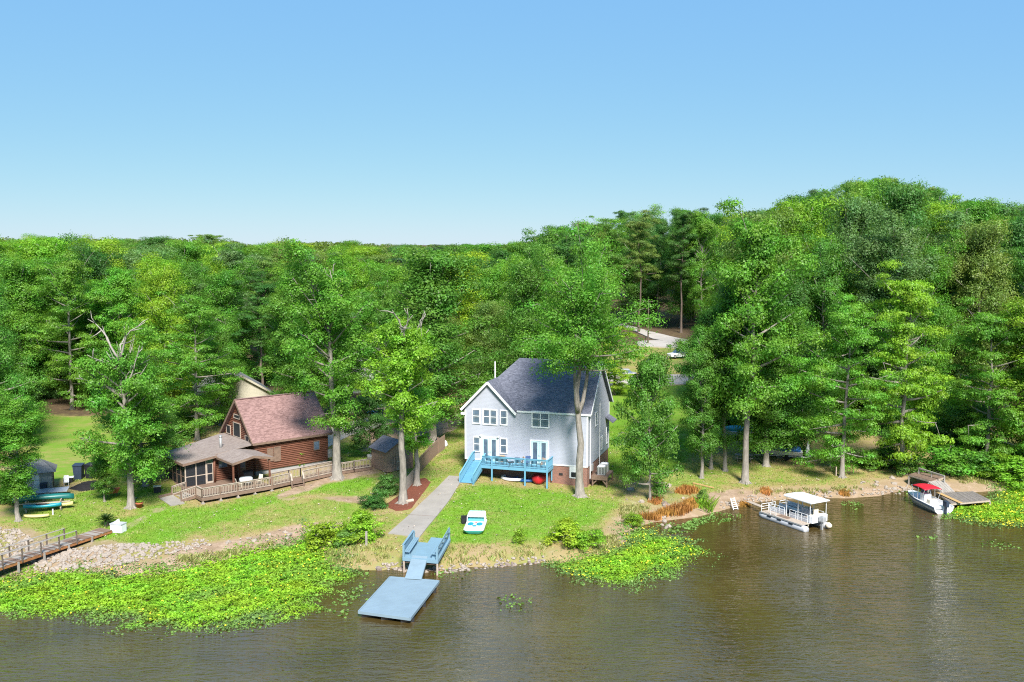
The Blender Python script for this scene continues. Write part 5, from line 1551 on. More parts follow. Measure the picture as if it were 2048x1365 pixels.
# ------------------------------------------------------------------ blue lake dock
def frame2(o, x):
    """unit axes of a horizontal frame from an origin and a point on its x axis"""
    v = np.array(x[:2]) - np.array(o[:2]); L = np.linalg.norm(v); v = v / L
    return L, math.atan2(v[1], v[0])
fd = thing('floating_dock', 'pale blue floating dock platform lying on the water', 'dock', (0, 0, 0))
FZ = 0.42
q4 = [P(717, 1224, FZ), P(820, 1238, FZ), P(878, 1163, FZ), P(780, 1155, FZ)]
qc = sum(q4) / 4
MB().prism([tuple(qc + (p - qc) * 0.985) for p in q4], (0, 0, -0.16)).build('float_frame', M['dockblue'], fd)
nbd = 26
for i in range(nbd):
    t0, t1 = (i + 0.04) / nbd, (i + 0.96) / nbd
    a0, a1 = q4[0] + (q4[3] - q4[0]) * t0, q4[0] + (q4[3] - q4[0]) * t1
    b0, b1 = q4[1] + (q4[2] - q4[1]) * t0, q4[1] + (q4[2] - q4[1]) * t1
    MB().prism([tuple(p + np.array([0, 0, 0.004])) for p in (a0, b0, b1, a1)], (0, 0, 0.035)).build('deck_board', M['dockblue'], fd)
for p, q in zip(q4, q4[1:] + q4[:1]):
    MB().bar((p[0], p[1], FZ - 0.03), (q[0], q[1], FZ - 0.03), 0.09, 0.20).build('edge_board', M['dockblue'], fd)
for fx in (0.12, 0.5, 0.88):
    for fy in (0.12, 0.5, 0.88):
        c = (q4[0] * (1 - fx) + q4[1] * fx) * (1 - fy) + (q4[3] * (1 - fx) + q4[2] * fx) * fy
        MB().box((c[0], c[1], 0.06), (0.95, 1.3, 0.36), 0.1).build('float_drum', M['black'], fd)

PZ = 1.25
FL, FR, BR = P(806, 1115, PZ), P(875, 1121, PZ), P(900, 1078, PZ)
Lw, pa = frame2(FL, FR)
pl = thing('dock_platform', 'blue timber dock platform on posts with two built-in benches', 'dock platform', (FL[0], FL[1], 0), pa)
ca_, sa_ = math.cos(-pa), math.sin(-pa)
def to_pl(p):
    d = p[:2] - FL[:2]; return np.array([d[0] * ca_ - d[1] * sa_, d[0] * sa_ + d[1] * ca_])
bry = to_pl(BR)
shx = float(bry[0]) - Lw        # the platform leans a little like a parallelogram towards the back
Ld = float(bry[1]); Ls = Ld * 0.72
sk = shx / Ld
print('platform', Lw, Ld, shx)
nb2 = int(Ld / 0.15)
for i in range(nb2):
    y0, y1 = i * Ld / nb2, (i + 0.93) * Ld / nb2
    x0 = 0.0 if y0 < Ls else Lw * 0.42
    MB().prism([(x0 + sk * y0, y0, PZ), (Lw + sk * y0, y0, PZ), (Lw + sk * y1, y1, PZ), (x0 + sk * y1, y1, PZ)], (0, 0, -0.05)).build('deck_board', M['benchblue'], pl)
MB().bb(0, Lw, -0.05, -0.002, PZ - 0.27, PZ).build('front_beam', M['benchblue'], pl)
MB().bar((Lw + 0.03, 0, PZ - 0.13), (Lw + 0.03 + sk * Ld, Ld, PZ - 0.13), 0.05, 0.26).build('side_beam', M['benchblue'], pl)
MB().bar((-0.03, 0, PZ - 0.13), (-0.03 + sk * Ls, Ls, PZ - 0.13), 0.05, 0.26).build('side_beam', M['benchblue'], pl)
MB().bb(0.05, Lw - 0.05, 0.1, 0.2, PZ - 0.45, PZ - 0.28).build('cross_beam', M['cedar'], pl)
for x, y in ((0.05, 0.06), (Lw - 0.05, 0.06), (Lw - 0.05 + sk * Ld, Ld - 0.1), (0.05 + sk * Ls, Ls - 0.1)):
    MB().tube([(x, y, -0.7), (x, y, PZ - 0.28)], 0.09, 8).build('piling', M['palewood'], pl)
    bx('post', M['benchblue'], pl, x - 0.08, x + 0.08, y - 0.08, y + 0.08, PZ - 0.277, PZ + 0.95)
# left bench with solid boarded back
for k in range(5):
    z = PZ + 0.28 + 0.16 * k
    MB().bar((-0.02 + sk * 0.1, 0.15, z), (-0.02 + sk * Ls, Ls - 0.1, z), 0.03, 0.15).build('bench_back_board', M['benchblue'], pl)
MB().bar((-0.02 + sk * 0.1, 0.1, PZ + 1.0), (-0.02 + sk * Ls, Ls, PZ + 1.0), 0.16, 0.04).build('back_cap', M['benchblue'], pl)
for k in range(3):
    MB().bar((0.14 + k * 0.16 + sk * 0.1, 0.12, PZ + 0.42), (0.14 + k * 0.16 + sk * Ls, Ls - 0.1, PZ + 0.42), 0.145, 0.035).build('bench_slat', M['benchblue'], pl)
for y in (0.4, Ls - 0.4): bx('bench_leg', M['benchblue'], pl, 0.1 + sk * y, 0.5 + sk * y, y - 0.04, y + 0.04, PZ, PZ + 0.40)
# right bench with open back: rails and crossed braces
for z in (0.98, 0.55):
    MB().bar((Lw - 0.02, 0.1, PZ + z), (Lw - 0.02 + sk * Ld, Ld - 0.1, PZ + z), 0.05, 0.14).build('back_rail', M['benchblue'], pl)
nseg = 4
for k in range(nseg):
    ya, yb = 0.2 + (Ld - 0.4) * k / nseg, 0.2 + (Ld - 0.4) * (k + 1) / nseg
    MB().bar((Lw - 0.02 + sk * ya, ya, PZ + 0.58), (Lw - 0.02 + sk * yb, yb, PZ + 0.95), 0.04, 0.09).build('cross_brace', M['benchblue'], pl)
    MB().bar((Lw + 0.01 + sk * ya, ya, PZ + 0.95), (Lw + 0.01 + sk * yb, yb, PZ + 0.58), 0.04, 0.09).build('cross_brace', M['benchblue'], pl)
for k in range(3):
    MB().bar((Lw - 0.2 - k * 0.16 + sk * 0.1, 0.12, PZ + 0.42), (Lw - 0.2 - k * 0.16 + sk * Ld * 0.55, Ld * 0.55, PZ + 0.42), 0.145, 0.035).build('bench_slat', M['benchblue'], pl)
for y in (0.4, Ld * 0.5): bx('bench_leg', M['benchblue'], pl, Lw - 0.55 + sk * y, Lw - 0.1 + sk * y, y - 0.04, y + 0.04, PZ, PZ + 0.40)
# gangway
ga, gb_, gc_, gd_ = P(825, 1112, PZ + 0.05), P(855, 1114, PZ + 0.05), P(842, 1160, FZ + 0.08), P(810, 1158, FZ + 0.08)
gw = thing('gangway', 'narrow pale blue ramp from the dock platform down to the floating dock', 'gangway', (0, 0, 0))
for i in range(18):
    t0, t1 = i / 18, (i + 0.93) / 18
    MB().prism([tuple(ga + (gd_ - ga) * t0), tuple(gb_ + (gc_ - gb_) * t0), tuple(gb_ + (gc_ - gb_) * t1), tuple(ga + (gd_ - ga) * t1)], (0, 0, 0.035)).build('plank', M['dockblue'], gw)
for p, q in ((ga, gd_), (gb_, gc_)): MB().bar(tuple(p - np.array([0, 0, 0.08])), tuple(q - np.array([0, 0, 0.06])), 0.05, 0.15).build('stringer', M['dockblue'], gw)

# ------------------------------------------------------------------ pedal boat and tub
g = G(951, 1058)
pb = thing('pedal_boat', 'turquoise and white pedal boat pulled up on the lawn', 'pedal boat', (g[0], g[1], g[2] + 0.02), math.radians(-4))
def rrect(w, y0, y1, z, r=0.3, n=4):
    pts = []
    for cx, cy, a0 in ((w - r, y0 + r, -90), (w - r, y1 - r, 0), (-w + r, y1 - r, 90), (-w + r, y0 + r, 180)):
        for k in range(n + 1):
            a = math.radians(a0 + 90 * k / n); pts.append((cx + r * math.cos(a), cy + r * math.sin(a), z))
    return pts
MB().loft([rrect(0.72, -1.55, 1.55, 0.0), rrect(0.86, -1.72, 1.7, 0.22), rrect(0.9, -1.78, 1.74, 0.34)]).build('lower_hull', M['turq'], pb)
MB().loft([rrect(0.92, -1.8, 1.76, 0.345), rrect(0.9, -1.78, 1.74, 0.42), rrect(0.82, -1.68, 1.66, 0.52)]).build('deck_shell', M['boatwhite'], pb)
def disc(x, y, z, rx, ry, name, m):
    n = 16
    MB().loft([[(x + rx * math.cos(6.2832 * k / n) * f, y + ry * math.sin(6.2832 * k / n) * f, zz) for k in range(n)] for f, zz in ((1.0, z), (1.0, z + 0.02), (0.8, z + 0.03))]).build(name, m if not isinstance(m, str) else M[m], pb, True)
disc(-0.40, -0.35, 0.521, 0.28, 0.5, 'seat_well', 'teal'); disc(0.40, -0.35, 0.521, 0.28, 0.5, 'seat_well', 'teal'); disc(0.0, -0.95, 0.521, 0.2, 0.22, 'foot_well', 'teal')
MB().prism([(-0.75, 0.35, 0.95), (0.75, 0.35, 0.95), (0.7, 1.7, 1.1), (-0.7, 1.7, 1.1)], (0, 0, 0.07)).build('canopy', M['lightturq'], pb)
for s in (-1, 1):
    MB().tube([(s * 0.78, 0.25, 0.5), (s * 0.78, 0.4, 0.97), (s * 0.72, 1.65, 1.12), (s * 0.78, 1.6, 0.5)], 0.04, 6).build('canopy_frame', M['boatwhite'], pb)
MB().bb(-0.7, 0.7, 0.5, 1.0, 0.522, 0.75).build('rear_seat', M['turq'], pb)
disc(0.05, 0.1, 0.521, 0.1, 0.08, 'steering_knob', 'redplastic')
g = G(938, 1044)
t = thing('plastic_tub', 'black rectangular plastic tub behind the pedal boat', 'tub', g, 0.1)
for nm, a in (('base', (-0.7, 0.7, -0.6, 0.6, 0, 0.05)), ('side_panel', (-0.7, 0.7, -0.6, -0.54, 0.052, 0.45)), ('side_panel', (-0.7, 0.7, 0.54, 0.6, 0.052, 0.45)), ('side_panel', (-0.7, -0.64, -0.538, 0.538, 0.052, 0.45)), ('side_panel', (0.64, 0.7, -0.538, 0.538, 0.052, 0.45))):
    bx(nm, M['black'], t, *a)
g = G(819, 1007); 
t = thing('cut_log', 'short pale cut log lying at the foot of the tree in the mulch bed', 'log', (g[0], g[1], g[2] + 0.22), 0.6)
MB().tube([(-0.4, 0, 0), (0.4, 0, 0.02)], 0.17, 10).build('bark_side', M['palewood'], t)
g = G(733, 1092)
tag(MB().bb(g[0] - 0.09, g[0] + 0.09, g[1] - 0.09, g[1] + 0.09, g[2] - 0.4, g[2] + 1.25).build('mooring_post', M['greywood']), 'weathered square post standing right of the shore bush', 'post')

# ------------------------------------------------------------------ pontoon boat
b0, b1 = P(1514, 1024, 0.45), P(1609, 1056, 0.45)
Lp, ang = frame2(b0, b1)
pt = thing('pontoon_boat', 'white pontoon boat with hard top and railings moored by the bank', 'pontoon boat', (b0[0], b0[1], 0), ang)
print('pontoon', Lp, math.degrees(ang))
for y in (0.3, 2.95):
    MB().tube([(0.0, y, 0.32), (0.25, y, 0.22), (0.7, y, 0.18), (Lp - 0.15, y, 0.18), (Lp, y, 0.2)], [0.08, 0.26, 0.34, 0.34, 0.3], 14).build('pontoon_tube', M['boatgrey'], pt, True)
for i in range(int((Lp - 0.7) / 0.2)):
    x = 0.35 + i * 0.2
    bx('deck_plank', M['palewood'], pt, x, x + 0.19, 0.05, 3.25, 0.545, 0.585)
for y in (0.03, 3.27): MB().bb(0.35, Lp - 0.35, y - 0.02, y + 0.02, 0.48, 0.60).build('edge_trim', M['alu'], pt)
def prail(p, q, parent, panel=None, n=None):
    L = math.dist(p, q); n = n or max(1, round(L / 0.75))
    o = MB().tube([(*p, 1.32), (*q, 1.32)], 0.028, 6).build('railing', M['boatwhite'], parent)
    for z in (0.85, 1.08): MB().tube([(*p, z), (*q, z)], 0.02, 5).build('rail_bar', M['boatwhite'], o)
    for i in range(n + 1):
        x, y = p[0] + (q[0] - p[0]) * i / n, p[1] + (q[1] - p[1]) * i / n
        MB().tube([(x, y, 0.59), (x, y, 1.31)], 0.025, 6).build('stanchion', M['boatwhite'], o)
    if panel:
        MB().bar((*p, 0.82), (*q, 0.82), 0.015, 0.44).build('panel', M[panel], o)
prail((0.5, 1.1), (2.5, 1.1), pt, 'boatgrey'); prail((3.2, 1.1), (Lp - 0.7, 1.1), pt, 'boatgrey'); prail((0.5, 3.2), (Lp - 0.7, 3.2), pt, 'boatgrey'); prail((0.5, 1.15), (0.5, 1.9), pt); prail((0.5, 2.5), (0.5, 3.2), pt)
prail((0.5, 0.1), (0.5, 1.0), pt); prail((1.7, 0.12), (2.4, 0.12), pt)
zt = 2.5
MB().prism([(2.6, 0.85, zt), (Lp - 0.1, 0.85, zt), (Lp - 0.1, 3.3, zt), (2.6, 3.3, zt), (2.2, 2.8, zt - 0.05), (2.2, 1.35, zt - 0.05)], (0, 0, 0.1)).build('hard_top', M['boatwhite'], pt, bevel=0.02)
for x in (2.8, Lp - 1.9, Lp - 0.4):
    for y in (1.08, 3.15): MB().tube([(x, y, 0.59), (x, y, zt)], 0.03, 6).build('top_post', M['boatwhite'], pt)
for (x0, x1, y0, y1) in ((1.0, 3.0, 2.55, 3.1), (1.2, 2.2, 1.25, 1.75)):
    s_ = MB().bb(x0, x1, y0, y1, 0.59, 0.98).build('bench_seat', M['boatwhite'], pt, bevel=0.04)
    MB().bb(x0, x1, y1 - 0.1, y1 + 0.02, 0.985, 1.4).build('seat_back', M['boatgrey'], s_, bevel=0.03)
MB().bb(3.5, 4.2, 2.3, 3.0, 0.59, 1.45).build('helm_console', M['boatgrey'], pt, bevel=0.05)
MB().tube([(4.25 + 0.02 * math.cos(a), 2.65 + 0.2 * math.cos(a), 1.5 + 0.2 * math.sin(a)) for a in np.linspace(0, 6.2832, 13)], 0.02, 5, False).build('steering_wheel', M['darkmetal'], pt)
hs_ = MB().bb(4.6, 5.1, 2.2, 2.8, 0.59, 1.05).build('helm_seat', M['cream'], pt, bevel=0.04)
MB().bb(5.05, 5.17, 2.2, 2.8, 1.06, 1.6).build('seat_back', M['cream'], hs_, bevel=0.03)
MB().bb(Lp - 0.75, Lp - 0.2, 1.15, 3.15, 0.59, 1.25).build('stern_locker', M['boatwhite'], pt, bevel=0.03)
ob = MB().bb(Lp - 0.1, Lp + 0.45, 1.85, 2.3, 0.75, 1.25).build('outboard_motor', M['galv'], pt, bevel=0.08)
MB().bb(Lp + 0.05, Lp + 0.25, 2.0, 2.15, -0.35, 0.75).build('lower_unit', M['galv'], ob)
MB().tube([(Lp + 0.25, 2.85 + 0.0, 0.05)] + [(Lp + 0.25, 2.85, 0.05 + k * 0.11) for k in range(1, 6)], [0.12, 0.26, 0.31, 0.3, 0.22, 0.08], 12).build('fender_ball', M['cream'], pt, True)
for x in (1.4, 2.7, 4.2): MB().bb(x, x + 0.5, -0.06, -0.005, 0.36, 0.44).build('tube_bracket', M['black'], pt)
for k, (x, y, m_, sx_) in enumerate(((1.1, 1.95, 'cream', 0.5), (2.3, 2.1, 'navy', 0.45), (3.0, 1.5, 'cream', 0.4), (4.9, 1.5, 'tan', 0.5))):
    MB().box((x, y, 0.59 + sx_ * 0.35), (sx_, sx_ * 0.8, sx_ * 0.7), 0.3 * k).build('stowed_box', M[m_], pt, bevel=0.05)
MB().tube([(0.9, 3.0, 1.05), (1.9, 2.9, 1.15), (2.6, 3.0, 1.05)], [0.1, 0.14, 0.1], 8).build('rolled_cover', M['boatgrey'], pt, True)
MB().tube([(Lp - 0.3, 0.5, 0.6), (Lp - 0.15, 0.55, 0.75), (Lp + 0.02, 0.45, 0.6), (Lp - 0.02, 0.35, 0.3)], 0.03, 6).build('mooring_rope', M['cream'], pt)
MB().bb(2.2, 3.6, 0.35, 1.0, 0.588, 0.60).build('deck_hatch', M['cedar'], pt)
a, b = P(1496, 1003, 0.5), P(1524, 1014, 0.65)
tag(MB().bar(tuple(a), tuple(b), 0.5, 0.05).build('gangplank', M['palewood']), 'pale plank laid from the bank to the bow of the pontoon boat', 'plank')

# ------------------------------------------------------------------ motorboat with red bimini
b0, b1 = P(1818, 985, 0.7), P(1888, 1021, 0.35)
Lm, ang = frame2(b0, b1)
Lm = min(Lm, 6.6)
mbt = thing('motorboat', 'white motorboat with a red bimini top beside the wooden dock', 'motorboat', (b0[0], b0[1], 0), ang)
print('motorboat', Lm, math.degrees(ang))
secs = []
for i in range(11):
    s = i / 10; x = s * Lm
    w = 1.12 * min(1, (s * 2.2 + 0.02)) ** 0.55; zt_ = 0.95 - 0.25 * s
    k = -0.15 + 0.75 * (1 - min(1, s * 3)) ** 2
    secs.append([(x, -w, zt_), (x, -w * 0.86, 0.35 * zt_ + 0.2 * (1 - s)), (x, -w * 0.5, k + 0.08), (x, 0, k), (x, w * 0.5, k + 0.08), (x, w * 0.86, 0.35 * zt_ + 0.2 * (1 - s)), (x, w, zt_), (x, w * 0.88, zt_ + 0.03), (x, w * 0.8, zt_ - (0.02 if s < 0.3 else 0.38)), (x, -w * 0.8, zt_ - (0.02 if s < 0.3 else 0.38)), (x, -w * 0.88, zt_ + 0.03)])
MB().loft(secs).build('hull', M['boatwhite'], mbt)
for s in (-1, 1): MB().tube([(x_, s * 1.14 * min(1, (x_ / Lm * 2.2 + 0.02)) ** 0.55, 0.82 - 0.25 * x_ / Lm) for x_ in np.linspace(0.15, Lm, 9)], 0.035, 5).build('rub_rail', M['navy'], mbt)
MB().bb(Lm * 0.42, Lm * 0.55, -0.4, 0.4, 0.45, 1.35).build('console', M['boatwhite'], mbt, bevel=0.06)
MB().prism([(Lm * 0.42, -0.38, 1.36), (Lm * 0.42, 0.38, 1.36), (Lm * 0.46, 0.34, 1.7), (Lm * 0.46, -0.34, 1.7)], (0.02, 0, 0)).build('windscreen', M['glass'], mbt)
MB().bb(Lm * 0.62, Lm * 0.72, -0.45, 0.45, 0.45, 0.95).build('helm_seat', M['cream'], mbt, bevel=0.05)
MB().bb(Lm * 0.86, Lm * 0.97, -0.9, 0.9, 0.42, 0.68).build('stern_bench', M['boatwhite'], mbt, bevel=0.04)
n = 9
bs = []
for k in range(n):
    u = k / (n - 1); x = Lm * (0.30 + 0.40 * u)
    bs.append([(x, y, 2.02 + 0.16 * math.cos(y / 1.0 * 1.4) - 0.10 * (2 * u - 1) ** 2) for y in np.linspace(-0.95, 0.95, 9)] + [(x, y, 1.99 + 0.16 * math.cos(y / 1.0 * 1.4) - 0.10 * (2 * u - 1) ** 2) for y in np.linspace(0.95, -0.95, 9)])
MB().loft(bs).build('bimini_top', M['red'], mbt, True)
for s in (-1, 1):
    for xa, xb in ((0.40, 0.31), (0.5, 0.5), (0.58, 0.69)):
        MB().tube([(Lm * xa, s * 1.0, 0.7), (Lm * xb, s * 0.93, 2.02)], 0.03, 6).build('bimini_pole', M['alu'], mbt)
om = MB().loft([[(Lm + 0.02 + dx, y, z) for dx, y in ((0, -0.2), (0.55, -0.16), (0.55, 0.16), (0, 0.2))] for z in (0.75, 1.15, 1.35)]).build('outboard_motor', M['navy'], mbt, bevel=0.05)
MB().bb(Lm + 0.12, Lm + 0.34, -0.08, 0.08, -0.3, 0.75).build('lower_unit', M['navy'], om)
MB().tube([(0.5, 0.0, 0.98), (0.5, 0, 1.35)], 0.02, 5).build('bow_light_pole', M['alu'], mbt)

# ------------------------------------------------------------------ grey wooden dock on the right
def plank_deck(name, label, pts, z, m, cat='dock', width=0.16, edge=None, thick=0.05):
    w = [P(*p, zz) for p, zz in zip(pts, z if isinstance(z, (list, tuple)) else [z] * 4)]
    t = thing(name, label, cat, (0, 0, 0))
    L = max(np.linalg.norm(w[1] - w[0]), np.linalg.norm(w[2] - w[3])); n = max(3, int(L / width))
    for i in range(n):
        t0, t1 = i / n, (i + 0.93) / n
        a0, a1 = w[0] + (w[1] - w[0]) * t0, w[0] + (w[1] - w[0]) * t1
        b0, b1 = w[3] + (w[2] - w[3]) * t0, w[3] + (w[2] - w[3]) * t1
        MB().prism([tuple(p) for p in (a0, a1, b1, b0)], (0, 0, thick + random.uniform(-0.01, 0.012))).build('plank', M[m], t)
    for p, q in zip(w, w[1:] + w[:1]): MB().bar((p[0], p[1], p[2] - 0.08), (q[0], q[1], q[2] - 0.08), 0.08, 0.15).build('frame_beam', M[edge or 'palewood'], t)
    for p in w: MB().tube([(p[0], p[1], p[2] - 0.16), (p[0], p[1], -0.8)], 0.09, 7).build('piling', M['greywood'], t)
    return t
gd = plank_deck('wooden_dock', 'weathered grey-brown plank dock between the motorboat and the lily mat', [(1874, 987), (1946, 984), (1980, 1001), (1902, 1008)], 0.55, 'olddock')
a, b = P(1877, 986, 0.68), P(1921, 1006, 0.68)
tag(MB().bar(tuple(a), tuple(b), 0.45, 0.05).build('timber_plank', M['rawwood']), 'fresh yellow plank lying along the left edge of the grey dock', 'plank')
plank_deck('dock_ramp', 'pale grey plank ramp leading down to the grey wooden dock', [(1857, 964), (1888, 962), (1909, 984), (1884, 985)], [1.3, 1.3, 0.62, 0.62], 'greywood', 'ramp')
pdk = plank_deck('upper_platform', 'dark weathered plank landing with a low beam above the motorboat', [(1818, 950), (1836, 944), (1888, 955), (1862, 963)], 1.35, 'cedar', 'platform')
a, b = P(1838, 937, 2.0), P(1889, 953, 1.9)
MB().bar(tuple(a), tuple(b), 0.15, 0.15).build('handrail_beam', M['greywood'], pdk)
for p in (a, b, (a + b) / 2): MB().bar((p[0], p[1], 1.35), (p[0], p[1], p[2]), 0.12, 0.12).build('handrail_post', M['greywood'], pdk)

# ladder on the sandy bank
a, b, c, d = P(1461, 997, 0.75), P(1468, 996, 0.75), P(1476, 1019, 0.1), P(1467, 1020, 0.1)
ld = thing('ladder', 'white ladder lying down the sandy bank left of the pontoon boat', 'ladder', (0, 0, 0))
for p, q in ((a, d), (b, c)): MB().bar(tuple(p), tuple(q), 0.08, 0.06).build('side_rail', M['boatwhite'], ld)
for k in range(6):
    t = (k + 0.5) / 6; MB().bar(tuple(a + (d - a) * t), tuple(b + (c - b) * t), 0.08, 0.04).build('rung', M['boatwhite'], ld)

# ------------------------------------------------------------------ wooden pier on the left
ZP = 1.3
pA, pB = P(212, 1058, ZP), P(0, 1128, ZP)
pdv = (pB - pA); pL0 = np.linalg.norm(pdv); pdv /= pL0
pL = pL0 + 9.0
pier = thing('wooden_pier', 'old wooden pier with railings leading out from the left lawn', 'pier', (pA[0], pA[1], 0), math.atan2(pdv[1], pdv[0]))
pw_ = 1.5
plk = MB().bb(0, 0.17, -pw_ / 2, pw_ / 2, -0.05, 0).mesh('plank', M['cedar'])
plk2 = MB().bb(0, 0.17, -pw_ / 2, pw_ / 2, -0.05, 0).mesh('plank', M['greywood'])
for i in range(int(pL / 0.185)):
    put(random.choice((plk, plk2)), 'plank', pier, (i * 0.185, random.uniform(-0.03, 0.03), ZP + random.uniform(-0.008, 0.008)))
for y in (-pw_ / 2 + 0.05, pw_ / 2 - 0.05):
    MB().bb(0, pL, y - 0.03, y + 0.03, ZP - 0.28, ZP - 0.06).build('stringer', M['redwood'], pier)
for x in np.arange(2.2, pL, 2.4):
    for y in (-pw_ / 2, pw_ / 2):
        MB().bb(x - 0.07, x + 0.07, y - 0.07, y + 0.07, -1.0, ZP - 0.07).build('piling', M['greywood'], pier)
rs = 0.36 * pL0
for y in (-pw_ / 2 + 0.02, pw_ / 2 - 0.02):
    MB().bb(rs, pL, y - 0.07, y + 0.07, ZP + 0.93, ZP + 0.97).build('hand_rail', M['greywood'], pier)
    MB().bb(rs, pL, y - 0.02, y + 0.02, ZP + 0.45, ZP + 0.54).build('mid_rail', M['greywood'], pier)
    for x in np.arange(rs, pL, 1.75): MB().bb(x - 0.05, x + 0.05, y - 0.05, y + 0.05, ZP - 0.2, ZP + 0.925).build('rail_post', M['barkdark'], pier)

# storage box, sago palm, edging path
g = G(237, 1064)
t = thing('storage_box', 'white lidded storage box at the land end of the pier', 'box', g, -0.25)
MB().box((0, 0, 0.36), (1.15, 0.75, 0.72)).build('bin', M['boatwhite'], t, bevel=0.03)
MB().prism([(-0.6, -0.41, 0.73), (0.6, -0.41, 0.73), (0.6, 0.41, 0.73), (-0.6, 0.41, 0.73)], (0, 0, 0.08)).build('lid', M['boatgrey'], t)
MB().prism([(-0.35, -0.2, 0.815), (0.1, -0.2, 0.815), (-0.1, 0.0, 1.1)], (0, 0.3, 0)).build('folded_bag', M['boatwhite'], t)
g = G(213, 1052)
sgo = thing('sago_palm', 'dark green sago palm beside the storage box', 'palm', g)
MB().tube([(0, 0, -0.1), (0, 0, 0.45)], [0.22, 0.2], 9).build('trunk', M['barkdark'], sgo)
vs, fs = [], []
for k in range(46):
    az = k * 2.399; el = 1.25 - 1.0 * (k / 46); L = 1.15
    pts = []
    for s in np.linspace(0, 1, 8):
        r_ = L * s * math.cos(el); z = 0.42 + L * s * math.sin(el) - 0.45 * s * s
        pts.append((r_ * math.cos(az), r_ * math.sin(az), z))
    for s in range(7):
        a, b = Vector(pts[s]), Vector(pts[s + 1]); w = 0.16 * math.sin(math.pi * (s + 0.7) / 8)
        side = Vector((-math.sin(az), math.cos(az), 0)) * w
        n0 = len(vs); vs += [a, a + side + (b - a) * 0.8 + Vector((0, 0, 0.05)), b, a - side + (b - a) * 0.8 + Vector((0, 0, 0.05))]; fs.append((n0, n0 + 1, n0 + 2, n0 + 3))
fr_ = MB().add(vs, fs); c_ = mesh_obj('fronds', (lambda me: me)(bpy.data.meshes.new('fronds')), None, sgo)
c_.data.from_pydata([tuple(v) for v in vs], [], fs); c_.data.materials.append(M['leaf']); c_.color = (0.03, 0.075, 0.015, 1)

# canoe rack
g = G(88, 1018)
t = hull('canoe', 'dark green canoe resting on the rack at the left lawn', 'canoe', (g[0], g[1], g[2] + 0.95), math.radians(17), 5.3, 0.95, 0.5, 'canoegreen', cockpit=False)
t.rotation_euler = (math.radians(172), 0, math.radians(17)); t.location.z += 0.45
t = hull('kayak', 'turquoise kayak on the lower tier of the canoe rack', 'kayak', (g[0] + 0.3, g[1] - 0.9, g[2] + 0.35), math.radians(15), 3.3, 0.75, 0.38, 'teal')
g2 = G(120, 1018); hull('kayak', 'pale yellow kayak at the right end of the canoe rack', 'kayak', (g2[0], g2[1], g2[2] + 0.25), math.radians(8), 2.4, 0.7, 0.36, 'yellow', cockpit=False)
g2 = G(73, 1036); hull('kayak', 'pale yellow board on the grass left of the canoe rack', 'kayak', (g2[0], g2[1], g2[2] + 0.03), math.radians(8), 2.2, 0.7, 0.25, 'yellow', cockpit=False)
rk = thing('canoe_rack', 'grey timber rack holding the canoe and kayaks', 'rack', (g[0], g[1], g[2]), math.radians(17))
for x in (-1.4, 1.6):
    for y in (-0.7, 0.5): bx('post', M['palewood'], rk, x - 0.06, x + 0.06, y - 0.06, y + 0.06, -0.4, 0.9)
    bx('cross_arm', M['palewood'], rk, x - 0.05, x + 0.05, -0.95, 0.7, 0.902, 0.99); bx('cross_arm', M['palewood'], rk, x - 0.05, x + 0.05, -1.25, -0.762, 0.24, 0.33)
MB().bb(-2.3, 2.4, -0.80, -0.762, 0.72, 0.82).build('front_rail', M['palewood'], rk)
g2 = G(106, 1030); tag(MB().tube([(g2[0], g2[1], g2[2] - 0.2), (g2[0], g2[1], g2[2] + 0.55)], 0.06, 8).build('white_pipe', M['boatwhite']), 'short white pipe standing in the grass before the canoe rack', 'pipe')

# hut with fridge and bins
g = G(78, 985)
hut = thing('stone_hut', 'small grey block hut half hidden by the leafy tree at the left edge', 'hut', g, math.radians(22))
bx('wall', M['block'], hut, -2.2, 1.2, 0, 2.6, -0.2, 2.0)
MB().add([(-2.6, -0.4, 2.0), (1.6, -0.4, 2.0), (1.6, 3.0, 2.0), (-2.6, 3.0, 2.0), (-1.2, 1.3, 3.1), (0.2, 1.3, 3.1)], [(0, 1, 5, 4), (1, 2, 5), (2, 3, 4, 5), (3, 0, 4), (3, 2, 1, 0)]).build('hip_roof', M['far_roof'], hut)
bx('post', M['barkdark'], hut, 1.3, 1.42, -0.2, -0.08, -0.1, 2.0)
q = G(77, 982); t = thing('refrigerator', 'white upright refrigerator against the grey hut', 'refrigerator', (q[0], q[1] - 0.3, q[2]), 0.3)
MB().box((0, 0, 0.85), (0.65, 0.6, 1.7)).build('cabinet', M['boatwhite'], t, bevel=0.03); bx('handle', M['galv'], t, -0.28, -0.24, -0.35, -0.301, 0.7, 1.3); bx('door_seam', M['black'], t, -0.32, 0.32, -0.303, -0.3005, 1.18, 1.2)
def wheelie(label, px, m, s=1.0, rz=0.0):
    q = G(*px); t = thing('trash_bin', label, 'trash bin', q, rz)
    MB().box((0, 0, 0.5 * s), (0.62 * s, 0.68 * s, 0.98 * s)).build('body', M[m], t)
    t.children[0].data.transform(Matrix.Identity(4))
    for v in t.children[0].data.vertices:
        if v.co.z < 0.3: v.co.x *= 0.8; v.co.y *= 0.8
    MB().prism([(-0.34 * s, -0.38 * s, 0.995 * s), (0.34 * s, -0.38 * s, 0.995 * s), (0.34 * s, 0.36 * s, 1.04 * s), (-0.34 * s, 0.36 * s, 1.04 * s)], (0, 0, 0.05 * s)).build('lid', M[m], t)
    for x in (-0.25 * s, 0.25 * s): MB().tube([(x - 0.04, 0.33 * s, 0.11 * s), (x + 0.04, 0.33 * s, 0.11 * s)], 0.11 * s, 10).build('wheel', M['tyre'], t)
wheelie('narrow navy bin beside the white refrigerator', (88, 986), 'navy', 0.9, 0.2)
